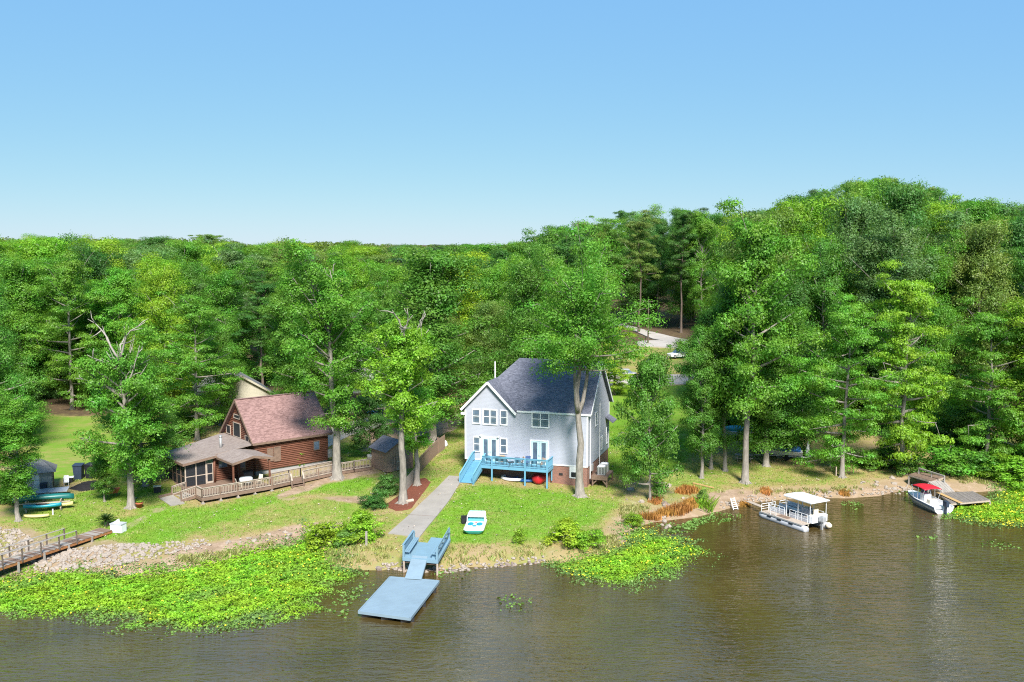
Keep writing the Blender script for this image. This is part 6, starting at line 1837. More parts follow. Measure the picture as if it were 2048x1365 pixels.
wheelie('big dark blue bin left of the heaped black bins', (158, 958), 'navy', 1.45, 0.1)
wheelie('black bin heaped with branches right of the dark blue bin', (182, 956), 'black', 1.4, -0.2)
q = G(137, 965); t = thing('storage_tote', 'black plastic tote with a white lid left of the blue bin', 'tote', q, 0.2)
MB().box((0, 0, 0.25), (0.9, 0.6, 0.5)).build('body', M['black'], t, bevel=0.03); MB().box((0.05, 0, 0.54), (0.95, 0.65, 0.06), 0.1).build('lid', M['boatwhite'], t)
q = G(133, 972); t = thing('plastic_chair', 'white plastic chair left of the black tote', 'chair', q, 0.4)
MB().box((0, 0, 0.4), (0.5, 0.5, 0.05)).build('seat', M['boatwhite'], t); MB().prism([(-0.25, 0.22, 0.43), (0.25, 0.22, 0.43), (0.22, 0.34, 1.0), (-0.22, 0.34, 1.0)], (0, 0.04, 0)).build('backrest', M['boatwhite'], t)
for a in (-0.21, 0.21):
    for b in (-0.2, 0.2): MB().tube([(a, b, 0), (a, b, 0.38)], 0.025, 5).build('leg', M['boatwhite'], t)
q = G(100, 992); t = thing('metal_sheet', 'grey metal sheet propped on the stone heap behind the canoe', 'sheet', (q[0], q[1], q[2] + 0.3), 0.15)
MB().prism([(-1.7, -0.4, 0.0), (1.7, -0.4, 0.15), (1.7, 0.5, 0.4), (-1.7, 0.5, 0.2)], (0, 0, 0.06)).build('panel', M['galv'], t)
blob_sheet('fire_pit_ash', [(138, 978), (160, 984), (190, 980), (205, 966), (190, 962), (165, 966)], 0.16, M['ash'], 'black charred burn heap on the left lawn')
q = G(225, 993); t = thing('rusty_planter', 'rusty brown wheelbarrow planter beside the stubby tree', 'planter', q, 0.3)
MB().loft([[(x * f, y * f, z) for x, y in ((-0.7, -0.4), (0.7, -0.4), (0.7, 0.4), (-0.7, 0.4))] for f, z in ((0.7, 0.35), (1.0, 0.75))]).build('tray', M['terracotta'], t)
for x, y in ((-0.4, -0.25), (-0.4, 0.25), (0.4, 0)): MB().tube([(x, y, 0), (x, y, 0.36)], 0.04, 6).build('leg', M['barkdark'], t)
q = G(279, 1016); t = thing('flower_pot', 'terracotta flower pot at the foot of the tall left tree', 'flower pot', q)
MB().loft([[(r * math.cos(k * 0.5236), r * math.sin(k * 0.5236), z) for k in range(12)] for r, z in ((0.22, 0), (0.33, 0.4), (0.36, 0.4), (0.36, 0.48))]).build('pot', M['terracotta'], t, True)
for k in range(7): MB().tube([(0, 0, 0.4), (0.15 * math.cos(k), 0.15 * math.sin(k), 0.6), (0.3 * math.cos(k), 0.3 * math.sin(k), 0.65)], [0.03, 0.05, 0.01], 4).build('leaf', M['grass'], t)
q = G(315, 985); t = thing('side_table', 'small pale-topped black table left of the cabin deck stairs', 'table', q, 0.3)
MB().box((0, 0, 0.62), (0.75, 0.55, 0.06)).build('table_top', M['cream'], t); MB().box((0, 0, 0.30), (0.66, 0.48, 0.56)).build('cabinet', M['black'], t)
q = G(209, 905); 

# ------------------------------------------------------------------ picnic table and yard things on the right
q = G(1487, 922); t = thing('picnic_table', 'grey wooden picnic table behind the tall straight tree', 'picnic table', q, math.radians(-10))
for k in range(5): bx('top_plank', M['greywood'], t, -1.0, 1.0, -0.4 + k * 0.16, -0.255 + k * 0.16, 0.72, 0.76)
for s in (-1, 1): bx('bench_plank', M['greywood'], t, -1.0, 1.0, s * 0.75 - 0.13, s * 0.75 + 0.13, 0.43, 0.47)
for x in (-0.7, 0.7):
    for s in (-1, 1): MB().bar((x, s * 0.65, 0), (x, s * 0.25, 0.72), 0.05, 0.1).build('leg', M['greywood'], t)
    bx('brace', M['greywood'], t, x - 0.025, x + 0.025, -0.85, 0.85, 0.36, 0.428)
def trailer_boat(label, px, rz, L, m, cover):
    q = G(*px); t = thing('boat_on_trailer', label, 'boat', q, rz)
    secs = []
    for i in range(9):
        s = i / 8; x = (s - 0.5) * L; w = 0.95 * min(1, s * 2.2 + 0.05) ** 0.6
        secs.append([(x, -w, 1.2 - 0.2 * s), (x, -w * 0.7, 0.6), (x, 0, 0.45 + 0.4 * (1 - min(1, s * 3))), (x, w * 0.7, 0.6), (x, w, 1.2 - 0.2 * s), (x, 0, 1.25 - 0.15 * s)])
    MB().loft(secs).build('hull', M[m], t)
    sc = []
    for i in range(7):
        s = 0.25 + 0.7 * i / 6; x = (s - 0.5) * L; w = 0.85
        h = 0.25 + 0.35 * math.sin(math.pi * i / 6)
        sc.append([(x, -w, 1.22 - 0.15 * s), (x, -w * 0.5, 1.22 + h * 0.8), (x, w * 0.5, 1.22 + h * 0.8), (x, w, 1.22 - 0.15 * s)])
    MB().loft(sc).build('cover', M[cover], t, True)
    for s in (-1, 1): MB().tube([(0.5, s * 0.85 - 0.1, 0.3), (0.5, s * 0.85 + 0.1, 0.3)], 0.3, 12).build('wheel', M['tyre'], t)
    MB().bb(-L / 2 - 0.8, L / 2, -0.05, 0.05, 0.32, 0.42).build('trailer_frame', M['galv'], t)
trailer_boat('white boat with blue cover on a trailer behind the leaning tree', (1563, 918), math.radians(-12), 4.6, 'boatwhite', 'blueplastic')
trailer_boat('white boat with teal cover parked in the shade left of the tall trunk', (1468, 878), math.radians(-25), 5.0, 'boatwhite', 'teal')
trailer_boat('white boat with grey cover parked right of the tall trunk', (1512, 875), math.radians(-20), 4.2, 'boatwhite', 'boatgrey')
q = G(1615, 922); t = thing('closed_umbrella', 'closed white patio umbrella standing behind the lawn edge', 'umbrella', q)
MB().tube([(0, 0, 0), (0, 0, 0.7)], 0.04, 6).build('pole', M['alu'], t); MB().tube([(0, 0, 0.6), (0, 0, 1.0), (0, 0, 1.8), (0.03, 0, 2.3)], [0.28, 0.24, 0.16, 0.04], 9).build('canopy', M['boatwhite'], t, True)
q = G(1598, 920); t = thing('folding_lounger', 'white folding lounger lying at the foot of the closed umbrella', 'lounger', q, math.radians(-15))
MB().prism([(-1.5, -0.3, 0.35), (0.6, -0.3, 0.3), (0.6, 0.3, 0.3), (-1.5, 0.3, 0.35)], (0, 0, 0.06)).build('bed', M['boatwhite'], t); MB().prism([(0.6, -0.3, 0.3), (1.4, -0.3, 0.55), (1.4, 0.3, 0.55), (0.6, 0.3, 0.3)], (0, 0, 0.06)).build('backrest', M['boatwhite'], t)
for x in (-1.2, 0.4): MB().tube([(x, -0.25, 0), (x, -0.25, 0.32)], 0.03, 5).build('leg', M['alu'], t); MB().tube([(x, 0.25, 0), (x, 0.25, 0.32)], 0.03, 5).build('leg', M['alu'], t)
a, b = G(1386, 968), G(1428, 978)
tag(MB().bar((a[0], a[1], a[2] + 0.1), (b[0], b[1], b[2] + 0.1), 0.16, 0.12).build('timber_pole', M['rawwood']), 'long yellowish pole lying on the grass right of the compact tree', 'pole')
for (x_, y_, lb) in ((1660, 935, 'left of the slender tree'), (1672, 952, 'just before the slender tree')):
    q = G(x_, y_); tag(MB().bb(q[0] - 0.06, q[0] + 0.06, q[1] - 0.06, q[1] + 0.06, q[2] - 0.3, q[2] + 1.0).build('fence_post', M['palewood']), 'pale old fence post ' + lb, 'post')

# ------------------------------------------------------------------ cars
def car(label, px, rz, m, suv=False):
    q = G(*px); t = thing('parked_car', label, 'car', (q[0], q[1], q[2] + 0.2), rz)
    L, Wd = 4.6, 1.8; hb = 0.95 if suv else 0.85; ht = 1.7 if suv else 1.42
    prof_ = [(-L / 2, 0.35), (-L / 2 + 0.05, hb * 0.85), (-L / 2 + 1.2, hb), (L / 2 - 0.6, hb), (L / 2 - 0.03, hb * 0.9), (L / 2, 0.4), (L / 2 - 0.2, 0.22), (-L / 2 + 0.2, 0.22)]
    MB().prism([(x, -Wd / 2, z) for x, z in prof_], (0, Wd, 0)).build('body', M[m], t, bevel=0.06)
    r0, r1 = (-L / 2 + 1.15, L / 2 - 0.35) if suv else (-L / 2 + 1.2, L / 2 - 0.75)
    s0, s1 = r0 + 0.65, r1 - (0.25 if suv else 0.6)
    gl_ = MB().loft([[(r0, -0.84, hb - 0.02), (r1, -0.84, hb - 0.02), (r1, 0.84, hb - 0.02), (r0, 0.84, hb - 0.02)], [(s0, -0.68, ht - 0.06), (s1, -0.68, ht - 0.06), (s1, 0.68, ht - 0.06), (s0, 0.68, ht - 0.06)]]).build('windows', M['glass'], t)
    MB().prism([(s0 - 0.02, -0.7, ht - 0.058), (s1 + 0.02, -0.7, ht - 0.058), (s1 + 0.02, 0.7, ht - 0.058), (s0 - 0.02, 0.7, ht - 0.058)], (0, 0, 0.07)).build('roof', M[m], t, bevel=0.02)
    for s in (-1, 1):
        MB().bar(((r0 + r1) / 2, s * 0.845, hb), ((s0 + s1) / 2, s * 0.69, ht - 0.06), 0.1, 0.03).build('pillar', M[m], t)
        MB().bb(-L / 2 - 0.01, -L / 2 + 0.08, s * 0.62 - 0.18, s * 0.62 + 0.18, 0.62, 0.76).build('headlight', M['boatwhite'], t)
        MB().bb(L / 2 - 0.06, L / 2 + 0.005, s * 0.66 - 0.14, s * 0.66 + 0.14, 0.62, 0.78).build('tail_light', M['redplastic'], t)
        for x in (-1.4, 1.4):
            w_ = MB().tube([(x, s * 0.7, 0.32), (x, s * 0.92, 0.32)], 0.33, 14).build('wheel', M['tyre'], t); MB().tube([(x, s * 0.921, 0.32), (x, s * 0.935, 0.32)], 0.2, 12).build('rim', M['alu'], w_)
    return t
car('silver car parked on the driveway behind the grey house', (1247, 757), math.radians(2), 'silver')
car('white sport utility car on the grass near the road', (1358, 717), math.radians(20), 'carwhite', True)
car('bright blue car parked under the trees behind the shed', (757, 834), math.radians(15), 'carblue')
car('dark blue car parked behind the bright blue one', (735, 815), math.radians(15), 'navy')
q = G(1296, 744); t = thing('covered_boat', 'white tarp-covered boat standing on the grass behind the driveway', 'covered boat', (q[0], q[1], q[2]), 1.2)
MB().loft([[(x, -1.1 * f, 0.5), (x, -0.9 * f, 1.4), (x, 0, 2.3 * f), (x, 0.9 * f, 1.4), (x, 1.1 * f, 0.5)] for x, f in ((-2.4, 0.5), (-1.5, 0.9), (0, 1.0), (1.6, 0.95), (2.2, 0.7))]).build('tarp', M['boatwhite'], t, True)
for s in (-1, 1): MB().tube([(0.4, s * 1.0 - 0.1, 0.3), (0.4, s * 1.0 + 0.1, 0.3)], 0.3, 12).build('wheel', M['tyre'], t)

# ------------------------------------------------------------------ utility pole, wires, mailbox
q = G(1296, 688)
up = thing('utility_pole', 'brown wooden utility pole standing beside the road', 'utility pole', q)
MB().tube([(0, 0, -0.5), (0, 0, 10.2)], [0.19, 0.12], 9).build('pole', M['barkdark'], up)
MB().bb(-1.2, 1.2, -0.06, 0.06, 9.5, 9.62).build('cross_arm', M['barkdark'], up)
for x in (-1.1, 1.1): MB().tube([(x, 0, 9.62), (x, 0, 9.8)], 0.05, 6).build('insulator', M['cream'], up)
for dx, lb in ((-1.1, 'left'), (1.1, 'right')):
    pts = [(q[0] + dx + s * -95, q[1] + s * -12, q[2] + 9.8 - 3.6 * math.sin(math.pi * s) - 0.4 * s) for s in np.linspace(0, 1, 14)]
    tag(MB().tube(pts, 0.02, 4).build('power_line', M['darkmetal']), 'thin overhead wire running left from the %s end of the pole arm' % lb, 'wire')
q = G(1291, 686); t = thing('mailbox', 'dark mailbox on a post beside the utility pole', 'mailbox', q)
bx('post', M['barkdark'], t, -0.05, 0.05, -0.05, 0.05, -0.2, 1.0); MB().loft([[(0.13 * math.cos(a), y, 1.1 + 0.13 * math.sin(a)) for a in np.linspace(0, 6.283, 11)[:-1]] for y in (-0.28, 0.28)]).build('box', M['black'], t)

# ------------------------------------------------------------------ neighbouring houses half hidden by the trees
def far_house(label, loc, rz, w, d, h, rise, wallm, roofm, wins):
    t = thing('neighbour_house', label, 'house', loc, rz)
    mb = MB(); mb.bb(-w / 2, w / 2, 0, d, -0.5, h)
    mb.build('wall', M[wallm], t)
    g_ = MB(); g_.prism([(-w / 2, 0.0, h + 0.002), (w / 2, 0.0, h + 0.002), (0, 0.0, h + rise)], (0, d, 0)); g_.build('gable', M[wallm], t)
    sl_ = rise / (w / 2)
    for s in (-1, 1):
        MB().prism([(0, -0.4, h + rise + 0.03), (0, d + 0.4, h + rise + 0.03), (s * (w / 2 + 0.4), d + 0.4, h - 0.4 * sl_ + 0.03), (s * (w / 2 + 0.4), -0.4, h - 0.4 * sl_ + 0.03)], (0, 0, 0.14)).build('roof', M[roofm], t)
        MB().bar((0, -0.43, h + rise), (s * (w / 2 + 0.4), -0.43, h - 0.4 * sl_), 0.05, 0.25).build('rake_board', M[wallm], t)
    for u0, u1, a, b in wins: window_part(t, u0, u1, a, b, 1, 2, grid=False)
    return t
def gz_(x, y): return (x, y, hgt(x, y))
p = P(512, 800, 4.0)
far_house('tan gabled house standing behind the log cabin', gz_(-36.8, 131), math.radians(25), 9.0, 12.0, 3.2, 2.8, 'tanwall', 'far_roof', [(-3.2, -2.0, 1.2, 2.6), (1.2, 2.4, 1.2, 2.6)])
far_house('long white house half hidden behind the big forked tree', gz_(-25, 152), math.radians(15), 13.0, 9.0, 3.0, 2.3, 'whitewall', 'far_roof', [(-5, -3.6, 1, 2.4), (-1, 0.4, 1, 2.4), (3, 4.4, 1, 2.4)])
far_house('pale distant house glimpsed through the trees above the shed', gz_(-26, 205), 0.1, 10.0, 9.0, 3.2, 2.5, 'whitewall', 'far_roof', [(-3, -1.6, 1, 2.4), (1.6, 3, 1, 2.4)])
q = gz_(-18.5, 146)
t = thing('carport', 'pale blue metal carport roof behind the blue cars', 'carport', q, 0.2)
MB().prism([(-3.4, -2.8, 2.5), (3.4, -2.8, 2.5), (3.4, 2.8, 2.75), (-3.4, 2.8, 2.75)], (0, 0, 0.1)).build('roof', M['metalroof'], t)
for x in (-3.2, 3.2):
    for y in (-2.6, 2.6): MB().tube([(x, y, -0.3), (x, y, 2.5)], 0.06, 6).build('post', M['alu'], t)

# ------------------------------------------------------------------ stones
def rock_mesh(seed, m):
    r = np.random.default_rng(seed)
    bm = bmesh.new(); bmesh.ops.create_icosphere(bm, subdivisions=1, radius=0.5)
    sx = r.uniform(0.7, 1.3, 3) * np.array([1, 1, 0.7])
    for v in bm.verts:
        k = r.uniform(0.75, 1.15)
        v.co = Vector((v.co.x * sx[0] * k, v.co.y * sx[1] * k, v.co.z * sx[2] * k))
    me = bpy.data.meshes.new('stone'); bm.to_mesh(me); bm.free(); me.materials.append(M[m]); return me
ROCKS = [rock_mesh(100 + i, 'rock') for i in range(8)]
ROCKD = [rock_mesh(200 + i, 'rockdark') for i in range(5)]
def scatter_px(poly, n, seed):
    """random ground points inside an outline"""
    w = np.array(gpoly(poly)); r = np.random.default_rng(seed); out = []
    lo, hi = w.min(0), w.max(0)
    while len(out) < n:
        p = r.uniform(lo, hi, (n * 4, 2)); k = in_poly(p[:, 0], p[:, 1], [tuple(q) for q in w]) > 0
        out += [tuple(q) for q in p[k]]
    return out[:n]
def stones(poly, n, s0, s1, label, group, seed, ms, zoff=0.05):
    r = random.Random(seed)
    for x, y in scatter_px(poly, n, seed):
        o = bpy.data.objects.new('stone', r.choice(ms)); COL.objects.link(o)
        s = r.uniform(s0, s1)
        o.location = (x, y, max(hgt(x, y), -0.05) + zoff * s); o.rotation_euler = (r.uniform(-0.4, 0.4), r.uniform(-0.4, 0.4), r.uniform(0, 6.28)); o.scale = (s, s, s)
        tag(o, label, 'stone', group)
stones([(90, 1112), (150, 1100), (200, 1094), (335, 1088), (320, 1104), (240, 1130), (160, 1138), (80, 1136)], 130, 0.32, 0.6, 'pale stone of the riprap right of the wooden pier', 'riprap right of the pier', 1, ROCKS, 0.05)
stones([(0, 1058), (40, 1062), (70, 1088), (130, 1102), (60, 1122), (0, 1130), (-60, 1120)], 70, 0.35, 0.65, 'pale stone of the riprap left of the wooden pier', 'riprap left of the pier', 2, ROCKS, 0.05)
stones([(335, 1095), (480, 1078), (640, 1048), (690, 1050), (640, 1066), (480, 1094)], 16, 0.25, 0.6, 'pale stone on the dry bank below the cabin lawn', 'stones on the cabin bank', 3, ROCKS)
stones([(735, 1140), (800, 1128), (880, 1138), (1000, 1126), (1090, 1118), (1090, 1126), (1000, 1134), (880, 1146)], 22, 0.25, 0.7, 'brown stone along the waterline beside the dock', 'stones along the waterline', 4, ROCKD)
stones([(1235, 970), (1300, 965), (1390, 985), (1400, 1010), (1330, 1035), (1250, 1010)], 18, 0.3, 0.9, 'grey stone on the rough bank round the compact tree', 'stones round the compact tree', 5, ROCKS + ROCKD)
stones([(1700, 960), (1790, 950), (1830, 985), (1780, 992)], 14, 0.3, 0.8, 'pale stone on the bank left of the motorboat', 'stones left of the motorboat', 6, ROCKS)
stones([(60, 990), (110, 985), (130, 998), (70, 1006)], 20, 0.3, 0.6, 'pale stone in the heap behind the canoe', 'stone heap behind the canoe', 7, ROCKS, 0.5)
stones([(1320, 1035), (1350, 1040), (1350, 1062), (1325, 1058)], 5, 0.5, 1.0, 'large pale slab at the edge of the lily mat', 'slabs by the lily mat', 8, ROCKS)
stones([(715, 935), (775, 930), (775, 950), (720, 948)], 10, 0.2, 0.45, 'small pale stone at the foot of the boardwalk end', 'stones by the boardwalk', 9, ROCKS)

def small_stones(poly, n, label, seed):
    r = np.random.default_rng(seed); mb = MB(); k = 0
    for x, y in scatter_px(poly, n, seed):
        me = ROCKS[k % 8]; k += 1; s = r.uniform(0.16, 0.36); a = r.uniform(0, 6.28); z = max(hgt(x, y), -0.05)
        mb.add([(x + s * (v.co.x * math.cos(a) - v.co.y * math.sin(a)), y + s * (v.co.x * math.sin(a) + v.co.y * math.cos(a)), z + s * (v.co.z + 0.2)) for v in me.vertices], [tuple(p.vertices) for p in me.polygons])
    tag(mb.build('small_stones', M['rock']), label, 'stones', None, 'stuff')
small_stones([(60, 1118), (150, 1099), (200, 1092), (345, 1086), (420, 1078), (430, 1090), (330, 1112), (240, 1134), (160, 1142), (70, 1142)], 520, 'small pale stones packed between the riprap right of the pier', 11)
small_stones([(-20, 1056), (40, 1060), (70, 1086), (140, 1100), (60, 1126), (-40, 1132)], 260, 'small pale stones packed between the riprap left of the pier', 12)
small_stones([(1420, 1010), (1500, 992), (1620, 985), (1760, 980), (1830, 965), (1835, 978), (1760, 992), (1620, 997), (1500, 1006), (1440, 1020)], 170, 'small stones strewn along the sandy bank behind the pontoon boat', 14)
small_stones([(735, 1136), (800, 1124), (880, 1132), (1000, 1120), (1090, 1112), (1090, 1128), (1000, 1136), (880, 1148)], 160, 'small stones along the waterline beside the dock', 13)

# ------------------------------------------------------------------ shrubs on the bank
PR['bush0'] = tree_proto('bush0', 91, 2.2, 1.7, 0.02, 'round', 26, 5200, 0.55, 0.19, trunk_r=0.05, elev=(10, 70), flat=0.85)
PR['bush1'] = tree_proto('bush1', 92, 2.0, 1.5, 0.02, 'oval', 24, 4200, 0.5, 0.18, trunk_r=0.05, elev=(10, 70), flat=0.85)
def shrub(proto, px, py, hgt_, rad, tint, label, name='shrub', group=None):
    q = G(px, py); return tree(proto, (q[0], q[1], q[2] - 0.1), hgt_, rad, tint, label, name, group, cat='shrub')
shrub('bush0', 716, 1080, 2.7, 2.0, 'lime', 'bright green shrub on the bank left of the concrete ramp')
shrub('bush1', 640, 1092, 2.2, 1.9, 'lime', 'bright green shrub at the head of the big lily mat')
shrub('bush1', 690, 1092, 1.4, 1.1, 'olive', 'yellowish straggly shrub between the two bright shore shrubs')
shrub('bush0', 770, 988, 2.0, 1.5, 'dark', 'dark round shrub left of the mulch bed')
shrub('bush1', 752, 1015, 1.3, 1.5, 'dark', 'low dark flowering shrub in front of the round shrub')
shrub('bush0', 1135, 1088, 2.1, 2.0, 'lime', 'large bright green shrub on the bank in front of the house')
shrub('bush1', 1165, 1094, 1.5, 1.4, 'bright', 'wide low bright shrub touching the large shrub on the house bank')
shrub('bush1', 1197, 1085, 1.3, 0.7, 'bright', 'small upright shrub right of the large bank shrub')
shrub('bush1', 1037, 1088, 1.4, 0.6, 'lime', 'young sapling at the bottom edge of the house lawn')
shrub('bush1', 1268, 1050, 1.2, 1.0, 'lime', 'yellow-green shrub where the lily mat meets the bank')
for px, py, h_, r_, tn, lb in ((543, 938, 2.3, 1.5, 'bright', 'left of the two green shrubs against the cabin wall'), (578, 933, 2.1, 1.5, 'bright', 'right of the two green shrubs against the cabin wall'),
        (1895, 950, 3.2, 3.2, 'green', 'bushy green shrub behind the dock ramp'), (1950, 950, 2.6, 2.6, 'mid', 'dark green shrub right of the dock ramp'), (1990, 955, 2.8, 2.4, 'bright', 'bright green shrub above the right lily mat'),
        (2045, 965, 3.0, 3.0, 'bright', 'bright green shrub at the right edge above the lily mat'), (1815, 950, 2.4, 1.8, 'mid', 'green shrub at the foot of the bright layered tree'), (1775, 930, 2.5, 2.2, 'dark', 'dark shrub behind the stony bank'),
        (1740, 935, 2.2, 2.4, 'mid', 'mid-green shrub left of the dark bank shrub'), (30, 1000, 2.0, 2.0, 'mid', 'low shrub behind the leafy tree at the left edge'), (1405, 1008, 1.6, 0.9, 'olive', 'tall weedy plant beside the orange grass'), (330, 905, 2.5, 2.2, 'dark', 'dark shrub behind the screened porch')):
    shrub(random.choice(('bush0', 'bush1')), px, py, h_, r_, tn, lb)

def blades(name, pts, n, h0, h1, spread, m, label, cat, seed, curve=0.4, w=0.03, z0=None):
    r = np.random.default_rng(seed); V, Fc = [], []
    for (x, y) in pts:
        z = hgt(x, y) if z0 is None else z0
        for _ in range(n):
            a = r.uniform(0, 6.28); rr = spread * r.uniform(0, 1) ** 0.5; bx_, by_ = x + rr * math.cos(a), y + rr * math.sin(a)
            h = r.uniform(h0, h1); d = r.uniform(0, 6.28); c = curve * h * r.uniform(0.3, 1.2); sw = w * r.uniform(0.7, 1.4)
            px_, py_ = -math.sin(d) * sw, math.cos(d) * sw
            b = len(V)
            V += [(bx_ - px_, by_ - py_, z - 0.03), (bx_ + px_, by_ + py_, z - 0.03), (bx_ + math.cos(d) * c * 0.4 + px_ * 0.7, by_ + math.sin(d) * c * 0.4 + py_ * 0.7, z + h * 0.6), (bx_ + math.cos(d) * c, by_ + math.sin(d) * c, z + h)]
            Fc.append((b, b + 1, b + 2, b + 3))
    o = mesh_obj(name, fast_mesh(name, np.array(V), np.array(Fc)), m)
    return tag(o, label, cat)
for k, (px, py, s, h_) in enumerate(((1305, 1036, 1.0, 0.9), (1335, 1030, 1.1, 1.0), (1362, 1022, 1.0, 1.1), (1385, 1010, 0.8, 1.0), (1375, 985, 1.0, 1.1), (1310, 1003, 0.5, 0.7), (1488, 1010, 0.3, 0.5), (1530, 985, 0.35, 0.6), (1690, 988, 0.35, 0.5))):
    q = G(px, py)
    wh = ['lowest at the lily mat', 'second along the bank', 'below the brown burrow', 'at the right of the bank row', 'highest, above the row', 'at the foot of the compact tree', 'beside the ladder', 'behind the pontoon boat', 'right of the pontoon boat'][k]
    blades('orange_grass_clump', scatter_px([(px - s * 24, py), (px, py - 6), (px + s * 24, py), (px, py + 6)], 26, 40 + k), 20, h_ * 0.3, h_ * 0.75, 0.45, M['orangegrass'], 'orange-brown clump of dry reeds, ' + wh, 'grass clump', 50 + k)
q = G(1412, 1018)
blades('reed_clump', scatter_px([(1398, 1018), (1412, 1008), (1428, 1020), (1412, 1028)], 6, 3), 12, 0.7, 1.5, 0.3, M['grass'], 'tall green reeds at the water right of the orange grass', 'reeds', 77, 0.7)

# ------------------------------------------------------------------ floating plants
def mat_leaves(name, poly, dens, size, zmax, label, seed, m, tonefn=None, edge=3.4, holes=0.35):
    w = np.array([P(a, b, 0)[:2] for a, b in poly]); r = np.random.default_rng(seed)
    lo, hi = w.min(0) - 1, w.max(0) + 1
    n = int(dens * np.prod(hi - lo))
    p = r.uniform(lo, hi, (n, 2))
    dd = in_poly(p[:, 0], p[:, 1], [tuple(q) for q in w]) + 0.55 * lump(p[:, 0], p[:, 1], 3.5) + r.normal(0, 0.25, n)
    sd_ = shore_d(p[:, 0], p[:, 1])
    keep = (r.random(n) < smooth(-0.6, edge, dd)) & (lump(p[:, 0] + 50, p[:, 1], 2.2) > -holes * 2 - 1.6 * smooth(0, 3, dd))
    p = p[keep]; dd = dd[keep]; n = len(p)
    hz = np.maximum(hgt_v(p[:, 0], p[:, 1]), 0.0)
    bump_ = 0.5 + 0.5 * np.clip(lump(p[:, 0], p[:, 1], 1.3), -1, 1)
    z = hz + 0.02 + zmax * smooth(0, 2.5, dd) * bump_ * r.uniform(0.35, 1, n)
    c = np.stack([p[:, 0], p[:, 1], z], -1)
    nr = r.normal(0, 0.42, (n, 3)) + np.array([0, 0, 1.0])
    V, Fc = leaves(c, nr, size * np.exp(r.normal(0.0, 0.28, n)), r, 0.8)
    me = fast_mesh(name, V, Fc)
    a = me.attributes.new('tone', 'FLOAT', 'POINT')
    tn = np.clip(1 - smooth(0.2, 3.0, dd) + 0.35 * lump(p[:, 0], p[:, 1], 6.0), 0, 1) if tonefn is None else tonefn(p, dd)
    a.data.foreach_set('value', np.repeat(tn, 4).astype(np.float32))
    return tag(mesh_obj(name, me, M[m]), label, 'floating plants', None, 'stuff'), w
MAT1 = [(-120, 1165), (0, 1150), (60, 1138), (150, 1134), (300, 1136), (400, 1120), (480, 1098), (560, 1082), (612, 1058), (690, 1072), (700, 1110), (730, 1148), (700, 1165), (660, 1205), (610, 1238), (500, 1262), (390, 1272), (280, 1265), (210, 1250), (130, 1243), (0, 1236), (-120, 1236)]
MAT2 = [(1080, 1126), (1180, 1102), (1232, 1084), (1230, 1055), (1285, 1036), (1335, 1064), (1395, 1082), (1432, 1108), (1390, 1130), (1340, 1158), (1275, 1180), (1160, 1168), (1110, 1150)]
MAT3 = [(1868, 1022), (1905, 1008), (1980, 998), (1975, 966), (2140, 962), (2160, 1060), (2048, 1062), (1960, 1055), (1890, 1040)]
mat_leaves('lily_mat', MAT1, 270, 0.132, 0.22, 'large bright green mat of water plants in front of the cabin bank', 1, 'water_leaf')
mat_leaves('lily_mat', MAT2, 280, 0.13, 0.22, 'bright green mat of water plants below the house bank', 2, 'water_leaf')
mat_leaves('lily_mat', MAT3, 220, 0.145, 0.22, 'yellow-green mat of water plants at the right edge', 3, 'water_leaf')
grey = lambda p, d: np.full(len(p), 0.85)
mat_leaves('floating_weed', [(1320, 1062), (1350, 1042), (1440, 1026), (1472, 1030), (1430, 1048), (1380, 1062), (1345, 1075)], 60, 0.2, 0.1, 'grey-green floating weed along the bank left of the pontoon boat', 4, 'water_leaf', grey, 1.5)
for k, (pl_, lb) in enumerate((([(1836, 1075), (1870, 1070), (1908, 1074), (1872, 1080)], 'small raft of floating weed left of the right lily mat'), ([(1975, 1082), (2048, 1095), (2048, 1104), (1970, 1088)], 'thin streak of floating weed at the right edge'),
        ([(985, 1192), (1030, 1196), (1068, 1215), (1030, 1228)], 'loose floating weed patch right of the floating dock'), ([(1680, 1010), (1710, 1004), (1740, 1012), (1705, 1018)], 'small floating weed patch behind the pontoon boat'),
        ([(885, 1148), (935, 1140), (930, 1156), (890, 1160)], 'brownish weed at the waterline beside the dock platform'), ([(640, 1205), (740, 1150), (745, 1165), (670, 1240)], 'loose leaves drifting between the big lily mat and the dock'),
        ([(1800, 985), (1840, 975), (1830, 992)], 'weed along the stony bank left of the motorboat'))):
    mat_leaves('floating_weed', pl_, 22, 0.2, 0.04, lb, 10 + k, 'water_leaf', grey, 0.8, 0.2)
def flowers(polys, n, seed, lab):
    r = np.random.default_rng(seed); C = []
    w = [tuple(P(a, b, 0)[:2]) for a, b in polys]; wa = np.array(w)
    p = r.uniform(wa.min(0), wa.max(0), (n * 6, 2)); d = in_poly(p[:, 0], p[:, 1], w)
    k = (d > 0.6) & (lump(p[:, 0], p[:, 1], 6.0) + 0.9 * lump(p[:, 0], p[:, 1], 1.2) + r.normal(0, 1.0, len(p)) > 0.5)
    p = p[k][:n]; hz = np.maximum(hgt_v(p[:, 0], p[:, 1]), 0)
    c = np.stack([p[:, 0], p[:, 1], hz + r.uniform(0.18, 0.30, len(p))], -1)
    V, Fc = leaves(c, r.normal(0, 0.4, (len(p), 3)) + np.array([0, 0, 1.0]), 0.13, r, 1.0)
    tag(mesh_obj('yellow_blossoms', fast_mesh('yellow_blossoms', V, Fc), M['flower']), lab, 'blossoms', None, 'stuff')
flowers(MAT1, 650, 1, 'yellow blossoms dotted over the large lily mat'); flowers(MAT2, 380, 2, 'yellow blossoms dotted over the middle lily mat'); flowers(MAT3, 1500, 3, 'yellow blossoms crowding the right lily mat')

